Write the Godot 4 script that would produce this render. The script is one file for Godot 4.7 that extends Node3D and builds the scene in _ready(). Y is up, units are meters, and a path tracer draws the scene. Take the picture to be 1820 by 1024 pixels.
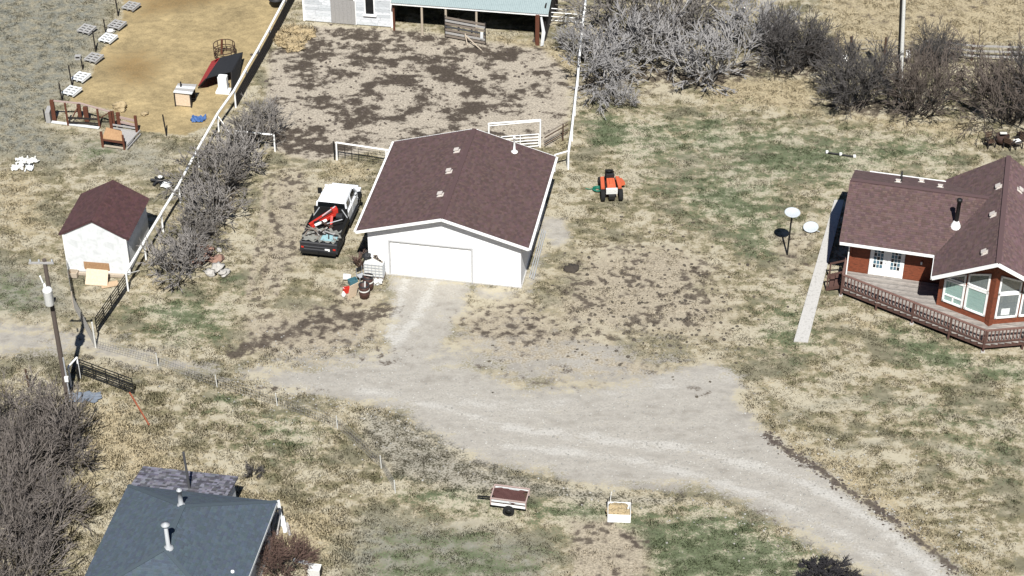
extends Node3D

const W0 := Vector2(-44.0, -138.0)      # south-west corner of the detailed ground, in metres
const WS := Vector2(88.0, 76.0)         # its extent
const TS := 2048
const LX := 440
const LZ := 380

var M := {}
var used := {}
var mask := []            # PackedFloat32Array per zone
var tex_rgb: PackedByteArray
var hn := FastNoiseLite.new()
var group_id := 0

# ------------------------------------------------------------------ mesh helper
class MB:
	var st := SurfaceTool.new()
	var uvs := false
	func _init():
		st.begin(Mesh.PRIMITIVE_TRIANGLES)
		st.set_smooth_group(-1)
	func tri(a, b, c, ua = Vector2.ZERO, ub = Vector2.ZERO, uc = Vector2.ZERO):
		st.set_uv(ua); st.add_vertex(a)
		st.set_uv(ub); st.add_vertex(b)
		st.set_uv(uc); st.add_vertex(c)
	func tri_out(a: Vector3, b: Vector3, c: Vector3, out: Vector3):
		if (a - c).cross(a - b).dot(out) < 0.0:
			tri(a, c, b)
		else:
			tri(a, b, c)
	func quad_out(a: Vector3, b: Vector3, c: Vector3, d: Vector3, out: Vector3):
		tri_out(a, b, c, out)
		tri_out(a, c, d, out)
	func quad_uv(a: Vector3, b: Vector3, c: Vector3, d: Vector3, ua: Vector2, ub: Vector2, uc: Vector2, ud: Vector2, out: Vector3):
		if (a - c).cross(a - b).dot(out) < 0.0:
			tri(a, c, b, ua, uc, ub); tri(a, d, c, ua, ud, uc)
		else:
			tri(a, b, c, ua, ub, uc); tri(a, c, d, ua, uc, ud)
	func hexa(p: Array):          # eight corners: 0-3 one face in order, 4-7 the opposite face in the same order
		var c := Vector3.ZERO
		for q in p: c += q
		c /= 8.0
		for f in [[0, 1, 2, 3], [4, 5, 6, 7], [0, 1, 5, 4], [1, 2, 6, 5], [2, 3, 7, 6], [3, 0, 4, 7]]:
			quad_out(p[f[0]], p[f[1]], p[f[2]], p[f[3]], (p[f[0]] + p[f[1]] + p[f[2]] + p[f[3]]) * 0.25 - c)
		return self
	func box(c: Vector3, s: Vector3, b := Basis()):
		var h := s * 0.5
		var p := []
		for y in [-1, 1]:
			for q in [[-1, -1], [1, -1], [1, 1], [-1, 1]]:
				p.append(c + b * Vector3(h.x * q[0], h.y * y, h.z * q[1]))
		return hexa(p)
	func beam(a: Vector3, b: Vector3, w: float, h: float, up := Vector3.UP):
		var d := (b - a).normalized()
		if absf(d.dot(up)) > 0.98: up = Vector3.RIGHT if absf(d.x) < 0.9 else Vector3.UP
		var s := d.cross(up).normalized() * w * 0.5
		var u := s.cross(d).normalized() * h * 0.5
		return hexa([a - s - u, a + s - u, a + s + u, a - s + u, b - s - u, b + s - u, b + s + u, b - s + u])
	func tube(a: Vector3, b: Vector3, r0: float, r1: float, n := 8, caps := true):
		var d := (b - a).normalized()
		var x := d.cross(Vector3.UP if absf(d.y) < 0.9 else Vector3.RIGHT).normalized()
		var y := d.cross(x)
		for k in n:
			var t0 := TAU * k / n
			var t1 := TAU * (k + 1) / n
			var o0 := x * cos(t0) + y * sin(t0)
			var o1 := x * cos(t1) + y * sin(t1)
			st.set_smooth_group(7)
			quad_out(a + o0 * r0, a + o1 * r0, b + o1 * r1, b + o0 * r1, o0 + o1)
			st.set_smooth_group(-1)
			if caps:
				tri_out(a, a + o0 * r0, a + o1 * r0, -d)
				tri_out(b, b + o0 * r1, b + o1 * r1, d)
		return self
	func path(pts: Array, r: float, n := 6):
		for k in pts.size() - 1:
			tube(pts[k], pts[k + 1], r, r, n)
		return self
	func lathe(prof: Array, at := Vector3.ZERO, n := 16, b := Basis()):     # [radius, height] from the bottom up
		st.set_smooth_group(9)
		for i in prof.size() - 1:
			var p: Vector2 = prof[i]
			var q: Vector2 = prof[i + 1]
			var nr := Vector2(q.y - p.y, -(q.x - p.x))
			for k in n:
				var t0 := TAU * k / n
				var t1 := TAU * (k + 1) / n
				var e0 := Vector3(cos(t0), 0, sin(t0))
				var e1 := Vector3(cos(t1), 0, sin(t1))
				var a := at + b * (e0 * p.x + Vector3.UP * p.y)
				var bb := at + b * (e1 * p.x + Vector3.UP * p.y)
				var c := at + b * (e1 * q.x + Vector3.UP * q.y)
				var d := at + b * (e0 * q.x + Vector3.UP * q.y)
				var o := b * ((e0 + e1) * 0.5 * nr.x + Vector3.UP * nr.y)
				if p.x > 0.0001: tri_out(a, bb, c, o)
				if q.x > 0.0001: tri_out(a, c, d, o)
		st.set_smooth_group(-1)
		return self
	func slab(pts: Array, ext: Vector3):     # flat polygon of Vector3, given thickness ext
		var n := Vector3.ZERO
		for i in pts.size():
			n += (pts[i] as Vector3).cross(pts[(i + 1) % pts.size()])
		n = n.normalized()
		var x: Vector3 = (pts[1] - pts[0]).normalized()
		var y := n.cross(x)
		var flat := PackedVector2Array()
		for p in pts: flat.append(Vector2((p - pts[0]).dot(x), (p - pts[0]).dot(y)))
		var idx := Geometry2D.triangulate_polygon(flat)
		var s := 1.0 if ext.dot(n) > 0 else -1.0
		for i in range(0, idx.size(), 3):
			tri_out(pts[idx[i]], pts[idx[i + 1]], pts[idx[i + 2]], -n * s)
			tri_out(pts[idx[i]] + ext, pts[idx[i + 1]] + ext, pts[idx[i + 2]] + ext, n * s)
		for i in pts.size():
			var a: Vector3 = pts[i]
			var b: Vector3 = pts[(i + 1) % pts.size()]
			quad_out(a, b, b + ext, a + ext, (b - a).cross(n))
		return self
	func done() -> ArrayMesh:
		st.generate_normals()
		return st.commit()

# ------------------------------------------------------------------ scene helpers
func numbered(n: String) -> String:
	if not used.has(n):
		used[n] = 0
		return n
	used[n] += 1
	return "%s_%03d" % [n, used[n]]

func tag(o: Node, label: String, cat: String, grp := "", kind := ""):
	if label: o.set_meta("label", label)
	if cat: o.set_meta("category", cat)
	if grp: o.set_meta("group", grp)
	if kind: o.set_meta("kind", kind)
	return o

func thing(called: String, label: String, cat: String, at := Vector3.ZERO, yaw := 0.0, grp := "") -> Node3D:
	var o := Node3D.new()
	o.name = numbered(called)
	add_child(o)
	o.position = at
	o.rotation.y = yaw
	tag(o, label, cat, grp)
	return o

func put(called: String, mb, mat: Material, parent: Node = self, at := Vector3.ZERO, yaw := 0.0) -> MeshInstance3D:
	var o := MeshInstance3D.new()
	o.mesh = mb.done() if mb is MB else mb
	o.material_override = mat
	o.name = numbered(called) if parent == self else called
	parent.add_child(o, true)
	o.position = at
	o.rotation.y = yaw
	return o

func copy_of(src: Node3D, called: String, label: String, at: Vector3, yaw: float) -> Node3D:
	var o: Node3D = src.duplicate()
	o.name = numbered(called)
	add_child(o)
	o.position = at
	o.rotation = Vector3(0, yaw, 0)
	o.set_meta("label", label)
	return o

func lin(c: Color, k := 1.0) -> Color:
	var l := c.srgb_to_linear()
	return Color(l.r * k, l.g * k, l.b * k).linear_to_srgb()

func mat(c: Color, rough := 0.85, metal := 0.0) -> StandardMaterial3D:
	var m := StandardMaterial3D.new()
	m.albedo_color = c
	m.roughness = rough
	m.metallic = metal
	return m

func ramp_tex(sd: int, freq: float, cols: Array, stretch := 1, side := 256, oct := 4) -> ImageTexture:
	var n := FastNoiseLite.new()
	n.seed = sd
	n.frequency = freq
	n.fractal_octaves = oct
	n.noise_type = FastNoiseLite.TYPE_SIMPLEX_SMOOTH
	var im := n.get_seamless_image(side / stretch, side)
	im.resize(side, side, Image.INTERPOLATE_CUBIC)
	im.convert(Image.FORMAT_L8)
	var src := im.get_data()
	var g := Gradient.new()
	var offs := PackedFloat32Array()
	var cc := PackedColorArray()
	for i in cols.size():
		offs.append(float(i) / (cols.size() - 1)); cc.append(cols[i])
	g.offsets = offs
	g.colors = cc
	var lut := []
	for i in 256: lut.append(g.sample(clampf((i / 255.0 - 0.5) * 1.25 + 0.5, 0, 1)))
	var out := PackedByteArray()
	out.resize(src.size() * 3)
	for i in src.size():
		var c: Color = lut[src[i]]
		out[i * 3] = c.r8; out[i * 3 + 1] = c.g8; out[i * 3 + 2] = c.b8
	return ImageTexture.create_from_image(Image.create_from_data(side, side, false, Image.FORMAT_RGB8, out))

func tmat(sd: int, freq: float, cols: Array, metres: float, rough := 0.85, stretch := 1, metal := 0.0, own := false) -> StandardMaterial3D:
	var m := mat(Color.WHITE, rough, metal)
	m.albedo_texture = ramp_tex(sd, freq, cols, stretch)
	m.uv1_triplanar = true
	m.uv1_world_triplanar = not own
	m.uv1_scale = Vector3.ONE / metres
	return m

func sh(c: Color, k: float) -> Color:
	return Color(c.r * k, c.g * k, c.b * k)

func shingle_texture(sd: int, contrast: float) -> ImageTexture:
	var rng := RandomNumberGenerator.new()
	rng.seed = sd
	var im := Image.create(512, 512, false, Image.FORMAT_RGB8)
	im.fill(Color(0.8, 0.8, 0.8))
	for row in 32:                       # 4.8 m of courses 0.15 m high
		var x := -rng.randi_range(0, 30)
		while x < 512:
			var w := rng.randi_range(8, 30)
			var v := 0.8 + rng.randf_range(-1, 1) * contrast
			im.fill_rect(Rect2i(x, row * 16, w, 16), Color(v, v * rng.randf_range(0.96, 1.02), v * rng.randf_range(0.95, 1.03)))
			x += w
	for i in 60000:
		var px := rng.randi_range(0, 511)
		var py := rng.randi_range(0, 511)
		var c := im.get_pixel(px, py)
		im.set_pixel(px, py, sh(c, rng.randf_range(0.75, 1.25)))
	return ImageTexture.create_from_image(im)

func shingle_mat(c: Color, t: ImageTexture) -> StandardMaterial3D:
	var m := mat(c, 0.95)
	m.albedo_texture = t
	m.uv1_scale = Vector3.ONE / 4.8
	return m

func slope(mb: MB, a: Vector3, b: Vector3, c: Vector3, d: Vector3, off := 0.0):
	# one roof slope in stepped courses: a-b is the eave, d-c the top edge
	var n := (b - a).cross(d - a).normalized()
	if n.y < 0: n = -n
	var e := (b - a).normalized()
	var run := ((d + c) * 0.5 - (a + b) * 0.5)
	var rise := run - e * run.dot(e)
	var rows := maxi(1, int(rise.length() / 0.15))
	var up := rise.normalized()
	for i in rows:
		var t0 := float(i) / rows
		var t1 := float(i + 1) / rows
		var l0 := a.lerp(d, t0) + n * 0.018
		var r0 := b.lerp(c, t0) + n * 0.018
		var l1 := a.lerp(d, t1) + n * 0.004
		var r1 := b.lerp(c, t1) + n * 0.004
		var uv := []
		for p in [l0, r0, r1, l1]: uv.append(Vector2((p - a).dot(e) + off, -(p - a).dot(up)))
		mb.quad_uv(l0, r0, r1, l1, uv[0], uv[1], uv[2], uv[3], n)
		mb.quad_uv(l0 - n * 0.018, r0 - n * 0.018, r0, l0, uv[0], uv[1], uv[1], uv[0], -up)
	# the underside and the edges of the deck
	var dn := -n * 0.11
	mb.quad_out(a + dn, b + dn, c + dn, d + dn, -n)
	mb.quad_out(a, b, b + dn, a + dn, -up)
	mb.quad_out(a, d, d + dn, a + dn, -e)
	mb.quad_out(b, c, c + dn, b + dn, e)

func L(u: float, v: float, h := 0.0) -> Vector3:
	return Vector3(u, h, -v)

func gh(x: float, z: float) -> float:     # height of the ground
	return hn.get_noise_2d(x, z) * 0.05 - 0.035

# ------------------------------------------------------------------ ground zones
func zone() -> PackedFloat32Array:
	var z := PackedFloat32Array()
	z.resize(LX * LZ)
	mask.append(z)
	return z

func seg_d(p: Vector2, a: Vector2, b: Vector2) -> float:
	var ab := b - a
	return p.distance_to(a + ab * clampf((p - a).dot(ab) / maxf(ab.length_squared(), 0.0001), 0.0, 1.0))

func paint(k: int, pts: Array, soft: float, amount := 1.0, width := 0.0):
	# raises mask k inside a polygon (width 0) or along a line of that half width, with a soft edge
	var lo: Vector2 = pts[0]
	var hi: Vector2 = pts[0]
	for p in pts:
		lo = lo.min(p); hi = hi.max(p)
	var g := soft + width
	var cell := WS / Vector2(LX, LZ)
	var i0 := maxi(0, int((lo.x - g - W0.x) / cell.x))
	var i1 := mini(LX - 1, int((hi.x + g - W0.x) / cell.x) + 1)
	var j0 := maxi(0, int((lo.y - g - W0.y) / cell.y))
	var j1 := mini(LZ - 1, int((hi.y + g - W0.y) / cell.y) + 1)
	var poly := PackedVector2Array(pts)
	var m: PackedFloat32Array = mask[k]
	var n := pts.size()
	for j in range(j0, j1 + 1):
		for i in range(i0, i1 + 1):
			var p := W0 + Vector2(i + 0.5, j + 0.5) * cell
			var d := 1e9
			for q in (n if width == 0.0 and n > 2 else n - 1):
				d = minf(d, seg_d(p, pts[q], pts[(q + 1) % n]))
			if n == 1: d = p.distance_to(pts[0])
			if width > 0.0: d -= width
			elif Geometry2D.is_point_in_polygon(p, poly): d = -d
			var v := clampf(0.5 - d / (2.0 * soft), 0.0, 1.0) * amount
			if amount < 0.0: m[j * LX + i] *= 1.0 + v
			elif v > m[j * LX + i]: m[j * LX + i] = v
	mask[k] = m

func mask_at(k: int, x: float, z: float) -> float:
	var i := clampi(int((x - W0.x) / WS.x * LX), 0, LX - 1)
	var j := clampi(int((z - W0.y) / WS.y * LZ), 0, LZ - 1)
	return mask[k][j * LX + i]

func noise_bytes(sd: int, freq: float, oct: int, w := TS, h := TS) -> PackedByteArray:
	var n := FastNoiseLite.new()
	n.seed = sd
	n.frequency = freq
	n.fractal_octaves = oct
	n.fractal_gain = 0.55
	n.noise_type = FastNoiseLite.TYPE_SIMPLEX_SMOOTH
	var im := n.get_image(w, h)
	im.convert(Image.FORMAT_L8)
	if w != TS or h != TS: im.resize(TS, TS, Image.INTERPOLATE_CUBIC)
	return im.get_data()

func mask_bytes(ks: Array) -> PackedByteArray:
	var b := PackedByteArray()
	b.resize(LX * LZ * 4)
	for c in 4:
		var m: PackedFloat32Array = mask[ks[c]]
		for i in LX * LZ: b[i * 4 + c] = int(m[i] * 255.0)
	var im := Image.create_from_data(LX, LZ, false, Image.FORMAT_RGBA8, b)
	im.resize(TS, TS, Image.INTERPOLATE_CUBIC)
	return im.get_data()

var nb := []
var mb8 := []
var rows_out := []
const CH := 64

func ss(a: float, b: float, x: float) -> float:
	var t := clampf((x - a) / (b - a), 0.0, 1.0)
	return t * t * (3.0 - 2.0 * t)

func texture_rows(chunk: int):
	var fine: PackedByteArray = nb[0]      # grains of 5-10 cm
	var mid: PackedByteArray = nb[1]       # tufts of 30-60 cm
	var big: PackedByteArray = nb[2]       # patches of some metres
	var streak: PackedByteArray = nb[3]    # drawn out across
	var blot: PackedByteArray = nb[4]      # mud blotches
	var m1: PackedByteArray = mb8[0]
	var m2: PackedByteArray = mb8[1]
	var m3: PackedByteArray = mb8[2]
	var per := TS / CH
	var out := PackedByteArray()
	out.resize(per * TS * 3)
	var straw := Vector3(221, 211, 185)
	var tan_ := Vector3(200, 186, 156)
	var olive := Vector3(153, 146, 115)
	var dark := Vector3(116, 106, 82)
	var greyg := Vector3(175, 171, 153)
	var green := Vector3(116, 127, 96)
	var gravel := Vector3(210, 204, 193)
	var gravel_d := Vector3(174, 167, 156)
	var mud := Vector3(103, 93, 83)
	var mud_l := Vector3(214, 202, 183)
	var sand := Vector3(214, 191, 144)
	var sand_b := Vector3(160, 131, 88)
	var orange := Vector3(211, 195, 161)
	var bare := Vector3(204, 191, 168)
	var o := 0
	for y in range(chunk * per, (chunk + 1) * per):
		for x in TS:
			var i := y * TS + x
			var q := i * 4
			var f := fine[i] / 255.0
			var md := mid[i] / 255.0
			var bg := big[i] / 255.0
			var sk := streak[i] / 255.0
			var bl := blot[i] / 255.0
			var rough := (f - 0.5) * 0.7 + (md - 0.5) * 0.6
			# dry grass
			var t := 0.5 + (md - 0.5) * 0.75 + (sk - 0.5) * 0.55 + (f - 0.5) * 0.45 + (bg - 0.5) * 0.95
			var c := straw.lerp(tan_, ss(0.28, 0.48, t)).lerp(olive, ss(0.43, 0.66, t)).lerp(dark, ss(0.66, 0.92, t) * 0.6)
			c = c.lerp(greyg * (0.78 + 0.4 * f), ss(0.52, 0.74, bg + rough * 0.25) * 0.42)
			var gg := m1[q + 3] / 255.0
			if gg > 0.02: c = c.lerp(greyg * (0.72 + 0.5 * f) + Vector3(14, 10, 4) * (md - 0.5) * 4.0, ss(0.25, 0.8, gg + rough * 0.6))
			var orr := m2[q + 1] / 255.0
			if orr > 0.02: c = c.lerp(orange * (0.74 + 0.5 * f), ss(0.3, 0.75, orr + rough * 0.7))
			var gr := m1[q + 2] / 255.0
			if gr > 0.02: c = c.lerp(green * (0.70 + 0.6 * f), ss(0.36, 0.8, gr + rough * 0.9 + (sk - 0.5) * 0.5) * 0.9)
			var ba := m2[q] / 255.0
			if ba > 0.02:
				var bc := bare.lerp(mud, ss(0.555, 0.65, bl * 0.35 + md * 0.55 + f * 0.12) * 0.8) * (0.76 + 0.46 * f)
				c = c.lerp(bc, ss(0.3, 0.75, ba + rough * 0.6))
			var sa := m1[q + 1] / 255.0
			if sa > 0.02: c = c.lerp(sand * (0.80 + 0.22 * f + 0.2 * (md - 0.5) + 0.3 * (bg - 0.4)), ss(0.35, 0.65, sa + rough * 0.3))
			var sb := m2[q + 3] / 255.0
			if sb > 0.02: c = c.lerp(sand_b * (0.8 + 0.4 * f), ss(0.2, 0.95, sb + rough * 0.5) * 0.8)
			var gv := m1[q] / 255.0
			if gv > 0.02:
				var gc := gravel.lerp(gravel_d, ss(0.50, 0.72, sk * 0.30 + md * 0.30 + f * 0.40) * 0.8) * (0.90 + 0.2 * f)
				c = c.lerp(gc, ss(0.30, 0.70, gv + rough * 0.95 + (sk - 0.5) * 0.7))
			var md_ := m3[q] / 255.0
			if md_ > 0.02:       # barnyard: pale trodden ground under dark mud
				var b := 0.5 + (bl - 0.5) * 0.85 + (md - 0.5) * 0.55 + (f - 0.5) * 0.42 + (sk - 0.5) * 0.35
				var mc := mud_l.lerp(mud, ss(0.47, 0.60, b + (m3[q + 1] / 255.0 - 0.38) * 0.42)) * (0.72 + 0.52 * f)
				c = c.lerp(mc, ss(0.35, 0.65, md_ + rough * 0.4))
			var tr := m2[q + 2] / 255.0
			if tr > 0.02: c = c.lerp(mud * (0.75 + 0.5 * f), ss(0.40, 0.66, tr + (md - 0.5) * 0.9 + (f - 0.5) * 0.5) * 0.85)
			var lt := m3[q + 2] / 255.0
			if lt > 0.02: c = c.lerp(Vector3(232, 228, 219) * (0.92 + 0.16 * f), ss(0.25, 0.85, lt + rough * 0.6 + (sk - 0.5) * 0.8) * 0.9)
			var gd := m3[q + 3] / 255.0
			if gd > 0.02: c = c.lerp(Vector3(196, 190, 176).lerp(Vector3(92, 88, 74), ss(0.50, 0.64, f * 0.65 + md * 0.4 - 0.02)), ss(0.3, 0.7, gd + rough * 0.7) * 0.8)
			out[o] = clampi(int(c.x), 0, 255); out[o + 1] = clampi(int(c.y), 0, 255); out[o + 2] = clampi(int(c.z), 0, 255)
			o += 3
	rows_out[chunk] = out

const KG := 0.51          # what the sunlit picture shows, taken back to the colour of the ground itself

func paint_zones():
	for i in 12: zone()
	# 0 gravel, 1 sand, 2 green, 3 grey-green, 4 bare, 5 orange straw, 6 dark tracks and clods, 7 brown sand, 8 barnyard, 9 its mud, 10 pale wheel paths, 11 grey gravelly grass
	paint(0, [Vector2(-13.7, -85.3), Vector2(-11.0, -86.0), Vector2(-8.2, -86.5), Vector2(-5.3, -86.7), Vector2(-2.2, -86.0), Vector2(0.6, -84.2), Vector2(4.6, -84.2), Vector2(8.4, -85.7), Vector2(11.0, -86.5), Vector2(12.5, -85.3), Vector2(12.1, -83.0), Vector2(13.8, -80.1), Vector2(16.6, -76.8), Vector2(19.6, -73.4), Vector2(22.4, -69.0), Vector2(18.3, -69.0), Vector2(14.9, -72.6), Vector2(11.8, -75.0), Vector2(9.3, -76.3), Vector2(4.9, -76.0), Vector2(1.5, -77.2), Vector2(-1.8, -78.4), Vector2(-4.5, -80.4), Vector2(-5.8, -82.3), Vector2(-9.5, -83.5), Vector2(-12.7, -84.2)], 1.1)
	paint(0, [Vector2(-14.8, -86.7), Vector2(-11.1, -88.3), Vector2(-7.1, -89.3), Vector2(-1.6, -90.9), Vector2(2.9, -89.3), Vector2(6.4, -88.8), Vector2(12.3, -86.7), Vector2(12.3, -83.7), Vector2(8.9, -82.8), Vector2(-0.3, -82.8), Vector2(-8.2, -82.8), Vector2(-12.0, -83.7)], 3.0, 0.52)
	paint(0, [Vector2(-7.3, -95.0), Vector2(-2.4, -94.3), Vector2(-2.7, -92.0), Vector2(-3.8, -88.3), Vector2(-4.7, -85.7), Vector2(-7.5, -85.7), Vector2(-7.0, -88.8)], 0.8, 0.92)
	paint(0, [Vector2(-11.0, -86.7), Vector2(-6.7, -88.0), Vector2(-3.5, -87.8), Vector2(-1.6, -86.7), Vector2(-0.3, -84.2), Vector2(2.8, -83.7), Vector2(2.1, -80.9), Vector2(-6.4, -82.8), Vector2(-10.8, -84.2)], 1.5, 0.85)
	paint(0, [Vector2(-16.6, -86.0), Vector2(-13.5, -86.7), Vector2(-11.0, -86.2), Vector2(-9.6, -84.2), Vector2(-12.7, -84.2), Vector2(-14.9, -85.1)], 1.3, 0.62)
	paint(0, [Vector2(-2.4, -94.3), Vector2(0.5, -93.4), Vector2(-0.3, -92.0), Vector2(-2.6, -92.6)], 0.8, 0.6)
	paint(0, [Vector2(0.6, -86.7), Vector2(3.2, -88.5), Vector2(6.4, -88.5), Vector2(6.6, -86.7), Vector2(4.0, -84.2)], 1.6, 0.72)
	paint(0, [Vector2(-31.5, -90.9), Vector2(-27.5, -90.5), Vector2(-23.4, -89.3), Vector2(-21.3, -88.2), Vector2(-16.0, -86.2), Vector2(-15.8, -84.7), Vector2(-20.9, -85.7), Vector2(-23.6, -86.7), Vector2(-30.5, -86.7)], 1.5, 0.62)
	paint(0, [Vector2(1.9, -101.1), Vector2(3.3, -100.8), Vector2(3.5, -98.4), Vector2(2.6, -97.8), Vector2(1.7, -99.3)], 0.5, 0.9)
	paint(0, [Vector2(0.5, -93.4), Vector2(1.1, -92.6), Vector2(1.7, -94.8), Vector2(2.6, -100.2), Vector2(2.1, -100.5)], 0.6, 0.55)
	paint(1, [Vector2(-28.8, -132.3), Vector2(-16.6, -135.1), Vector2(-16.9, -127.0), Vector2(-18.2, -118.1), Vector2(-19.6, -112.5), Vector2(-21.5, -110.7), Vector2(-24.7, -111.3), Vector2(-26.8, -114.0), Vector2(-29.9, -115.2), Vector2(-29.0, -118.9), Vector2(-29.1, -121.6), Vector2(-28.1, -125.3)], 0.5)
	paint(7, [Vector2(-28.5, -121.6), Vector2(-25.8, -122.5), Vector2(-23.9, -120.4), Vector2(-24.5, -117.3), Vector2(-26.7, -116.9), Vector2(-28.5, -119.3)], 1.6, 0.7)
	paint(7, [Vector2(-28.8, -132.3), Vector2(-21.4, -132.3), Vector2(-18.3, -130.5), Vector2(-23.8, -127.9), Vector2(-27.1, -126.6)], 1.5, 0.7)
	paint(7, [Vector2(-23.0, -122.0), Vector2(-22.1, -121.2), Vector2(-22.7, -119.7)], 1.0, 0.4)
	# greens
	paint(2, [Vector2(4.9, -114.3), Vector2(14.8, -114.3), Vector2(28.9, -110.7), Vector2(28.6, -107.3), Vector2(20.1, -103.3), Vector2(6.9, -106.6)], 4.0, 0.58)
	paint(2, [Vector2(13.8, -93.1), Vector2(18.9, -94.3), Vector2(18.7, -87.8), Vector2(15.8, -84.7), Vector2(12.9, -86.7)], 3.0, 0.55)
	paint(2, [Vector2(18.2, -83.7), Vector2(28.2, -84.7), Vector2(26.1, -74.7), Vector2(23.0, -76.4)], 4.0, 0.5)
	paint(2, [Vector2(-18.8, -84.2), Vector2(-10.7, -82.8), Vector2(-8.0, -79.0), Vector2(-11.3, -76.4), Vector2(-16.6, -80.9)], 2.5, 0.5)
	paint(2, [Vector2(4.7, -113.2), Vector2(6.4, -113.6), Vector2(8.2, -111.8), Vector2(7.7, -109.0), Vector2(5.1, -109.0)], 1.4, 0.9)
	paint(2, [Vector2(9.4, -112.5), Vector2(14.3, -113.2), Vector2(14.4, -110.4), Vector2(10.7, -110.7)], 2.2, 0.9)
	paint(2, [Vector2(13.5, -108.6), Vector2(18.2, -111.1), Vector2(24.0, -110.4), Vector2(28.7, -109.7), Vector2(28.5, -106.6), Vector2(22.8, -107.3), Vector2(20.2, -104.0), Vector2(16.8, -105.3), Vector2(13.6, -105.9)], 3.5, 0.85)
	paint(2, [Vector2(8.7, -106.6), Vector2(14.1, -107.3), Vector2(18.1, -104.0), Vector2(17.8, -99.0), Vector2(13.3, -97.8), Vector2(9.5, -102.1)], 4.0, 0.75)
	paint(2, [Vector2(13.2, -100.5), Vector2(15.6, -100.8), Vector2(16.5, -96.0), Vector2(13.2, -97.2)], 1.2, 0.72)
	paint(2, [Vector2(21.2, -89.9), Vector2(23.4, -89.3), Vector2(26.1, -86.7), Vector2(29.9, -86.7), Vector2(29.5, -84.7), Vector2(24.6, -85.5), Vector2(21.7, -86.7)], 1.8, 0.9)
	paint(2, [Vector2(13.9, -90.9), Vector2(16.5, -90.9), Vector2(15.5, -87.8), Vector2(13.4, -88.3)], 1.2, 0.6)
	paint(2, [Vector2(-22.2, -91.8), Vector2(-19.1, -93.1), Vector2(-15.9, -90.9), Vector2(-16.6, -88.3), Vector2(-20.1, -88.8)], 2.6, 0.85)
	paint(2, [Vector2(-18.1, -95.4), Vector2(-16.1, -96.0), Vector2(-14.4, -92.0), Vector2(-16.7, -92.6)], 1.4, 0.55)
	paint(2, [Vector2(-6.1, -76.8), Vector2(-0.3, -75.9), Vector2(7.7, -74.7), Vector2(11.8, -74.7), Vector2(15.3, -71.2), Vector2(17.7, -68.2), Vector2(6.8, -68.2), Vector2(6.1, -70.2), Vector2(1.4, -73.4), Vector2(-2.0, -74.2), Vector2(-5.4, -74.7)], 2.0, 0.78)
	paint(2, [Vector2(-7.6, -73.0), Vector2(-1.4, -73.4), Vector2(2.5, -71.4), Vector2(1.9, -68.2), Vector2(-7.3, -68.2)], 1.8, 0.58)
	paint(2, [Vector2(6.8, -73.4), Vector2(11.1, -73.4), Vector2(13.6, -70.6), Vector2(13.3, -68.2), Vector2(6.8, -68.2)], 2.4, 0.9)
	paint(2, [Vector2(-29.1, -110.0), Vector2(-26.2, -110.4), Vector2(-24.8, -108.3), Vector2(-27.9, -107.3)], 1.2, 0.55)
	paint(2, [Vector2(23.8, -80.9), Vector2(29.0, -82.8), Vector2(27.4, -75.5), Vector2(24.7, -76.4)], 2.2, 0.5)
	paint(2, [Vector2(-31.6, -96.0), Vector2(-27.2, -94.3), Vector2(-26.8, -90.4), Vector2(-30.5, -90.9)], 1.6, 0.6)
	paint(2, [Vector2(-16.4, -84.2), Vector2(-14.5, -83.7), Vector2(-14.6, -82.3), Vector2(-16.5, -82.8)], 0.7, 0.7)
	# grey-green pasture
	paint(3, [Vector2(-42.2, -135.1), Vector2(-29.0, -135.1), Vector2(-28.9, -124.5), Vector2(-29.9, -116.6), Vector2(-31.1, -112.5), Vector2(-27.9, -109.3), Vector2(-28.8, -106.6), Vector2(-36.2, -108.6)], 1.8, 0.85)
	paint(3, [Vector2(-30.1, -111.4), Vector2(-24.1, -110.7), Vector2(-21.3, -109.3), Vector2(-21.7, -104.6), Vector2(-23.1, -104.6), Vector2(-25.1, -105.9), Vector2(-28.5, -106.6)], 1.6, 0.6)
	paint(3, [Vector2(-33.0, -97.8), Vector2(-26.8, -95.4), Vector2(-23.7, -90.9), Vector2(-27.5, -90.4), Vector2(-31.5, -90.9)], 1.6, 0.7)
	paint(3, [Vector2(-7.7, -74.7), Vector2(-0.3, -73.8), Vector2(2.8, -72.2), Vector2(2.4, -68.2), Vector2(-8.4, -68.2), Vector2(-9.8, -71.4)], 2.0, 0.72)
	paint(3, [Vector2(4.9, -113.6), Vector2(22.0, -112.1), Vector2(28.4, -108.0), Vector2(21.0, -104.6), Vector2(13.6, -101.4), Vector2(6.8, -104.6)], 4.0, 0.45)
	paint(11, [Vector2(-8.2, -82.3), Vector2(-5.8, -81.8), Vector2(-1.8, -78.1), Vector2(1.5, -76.8), Vector2(4.9, -75.7), Vector2(9.5, -75.3), Vector2(7.7, -74.7), Vector2(1.4, -75.3), Vector2(-3.2, -75.9), Vector2(-6.1, -76.8), Vector2(-8.1, -80.0)], 1.0, 0.85)
	# bare ground
	paint(4, [Vector2(3.1, -97.8), Vector2(7.5, -99.0), Vector2(11.4, -96.0), Vector2(13.7, -92.0), Vector2(12.4, -87.8), Vector2(6.0, -88.3), Vector2(1.6, -88.8), Vector2(1.3, -92.0)], 2.6, 0.72)
	paint(4, [Vector2(-4.2, -90.9), Vector2(0.7, -93.1), Vector2(2.9, -90.9), Vector2(8.5, -86.7), Vector2(10.2, -84.2), Vector2(5.3, -84.2), Vector2(-0.3, -84.7), Vector2(-2.9, -87.8)], 2.2, 0.85)
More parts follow.
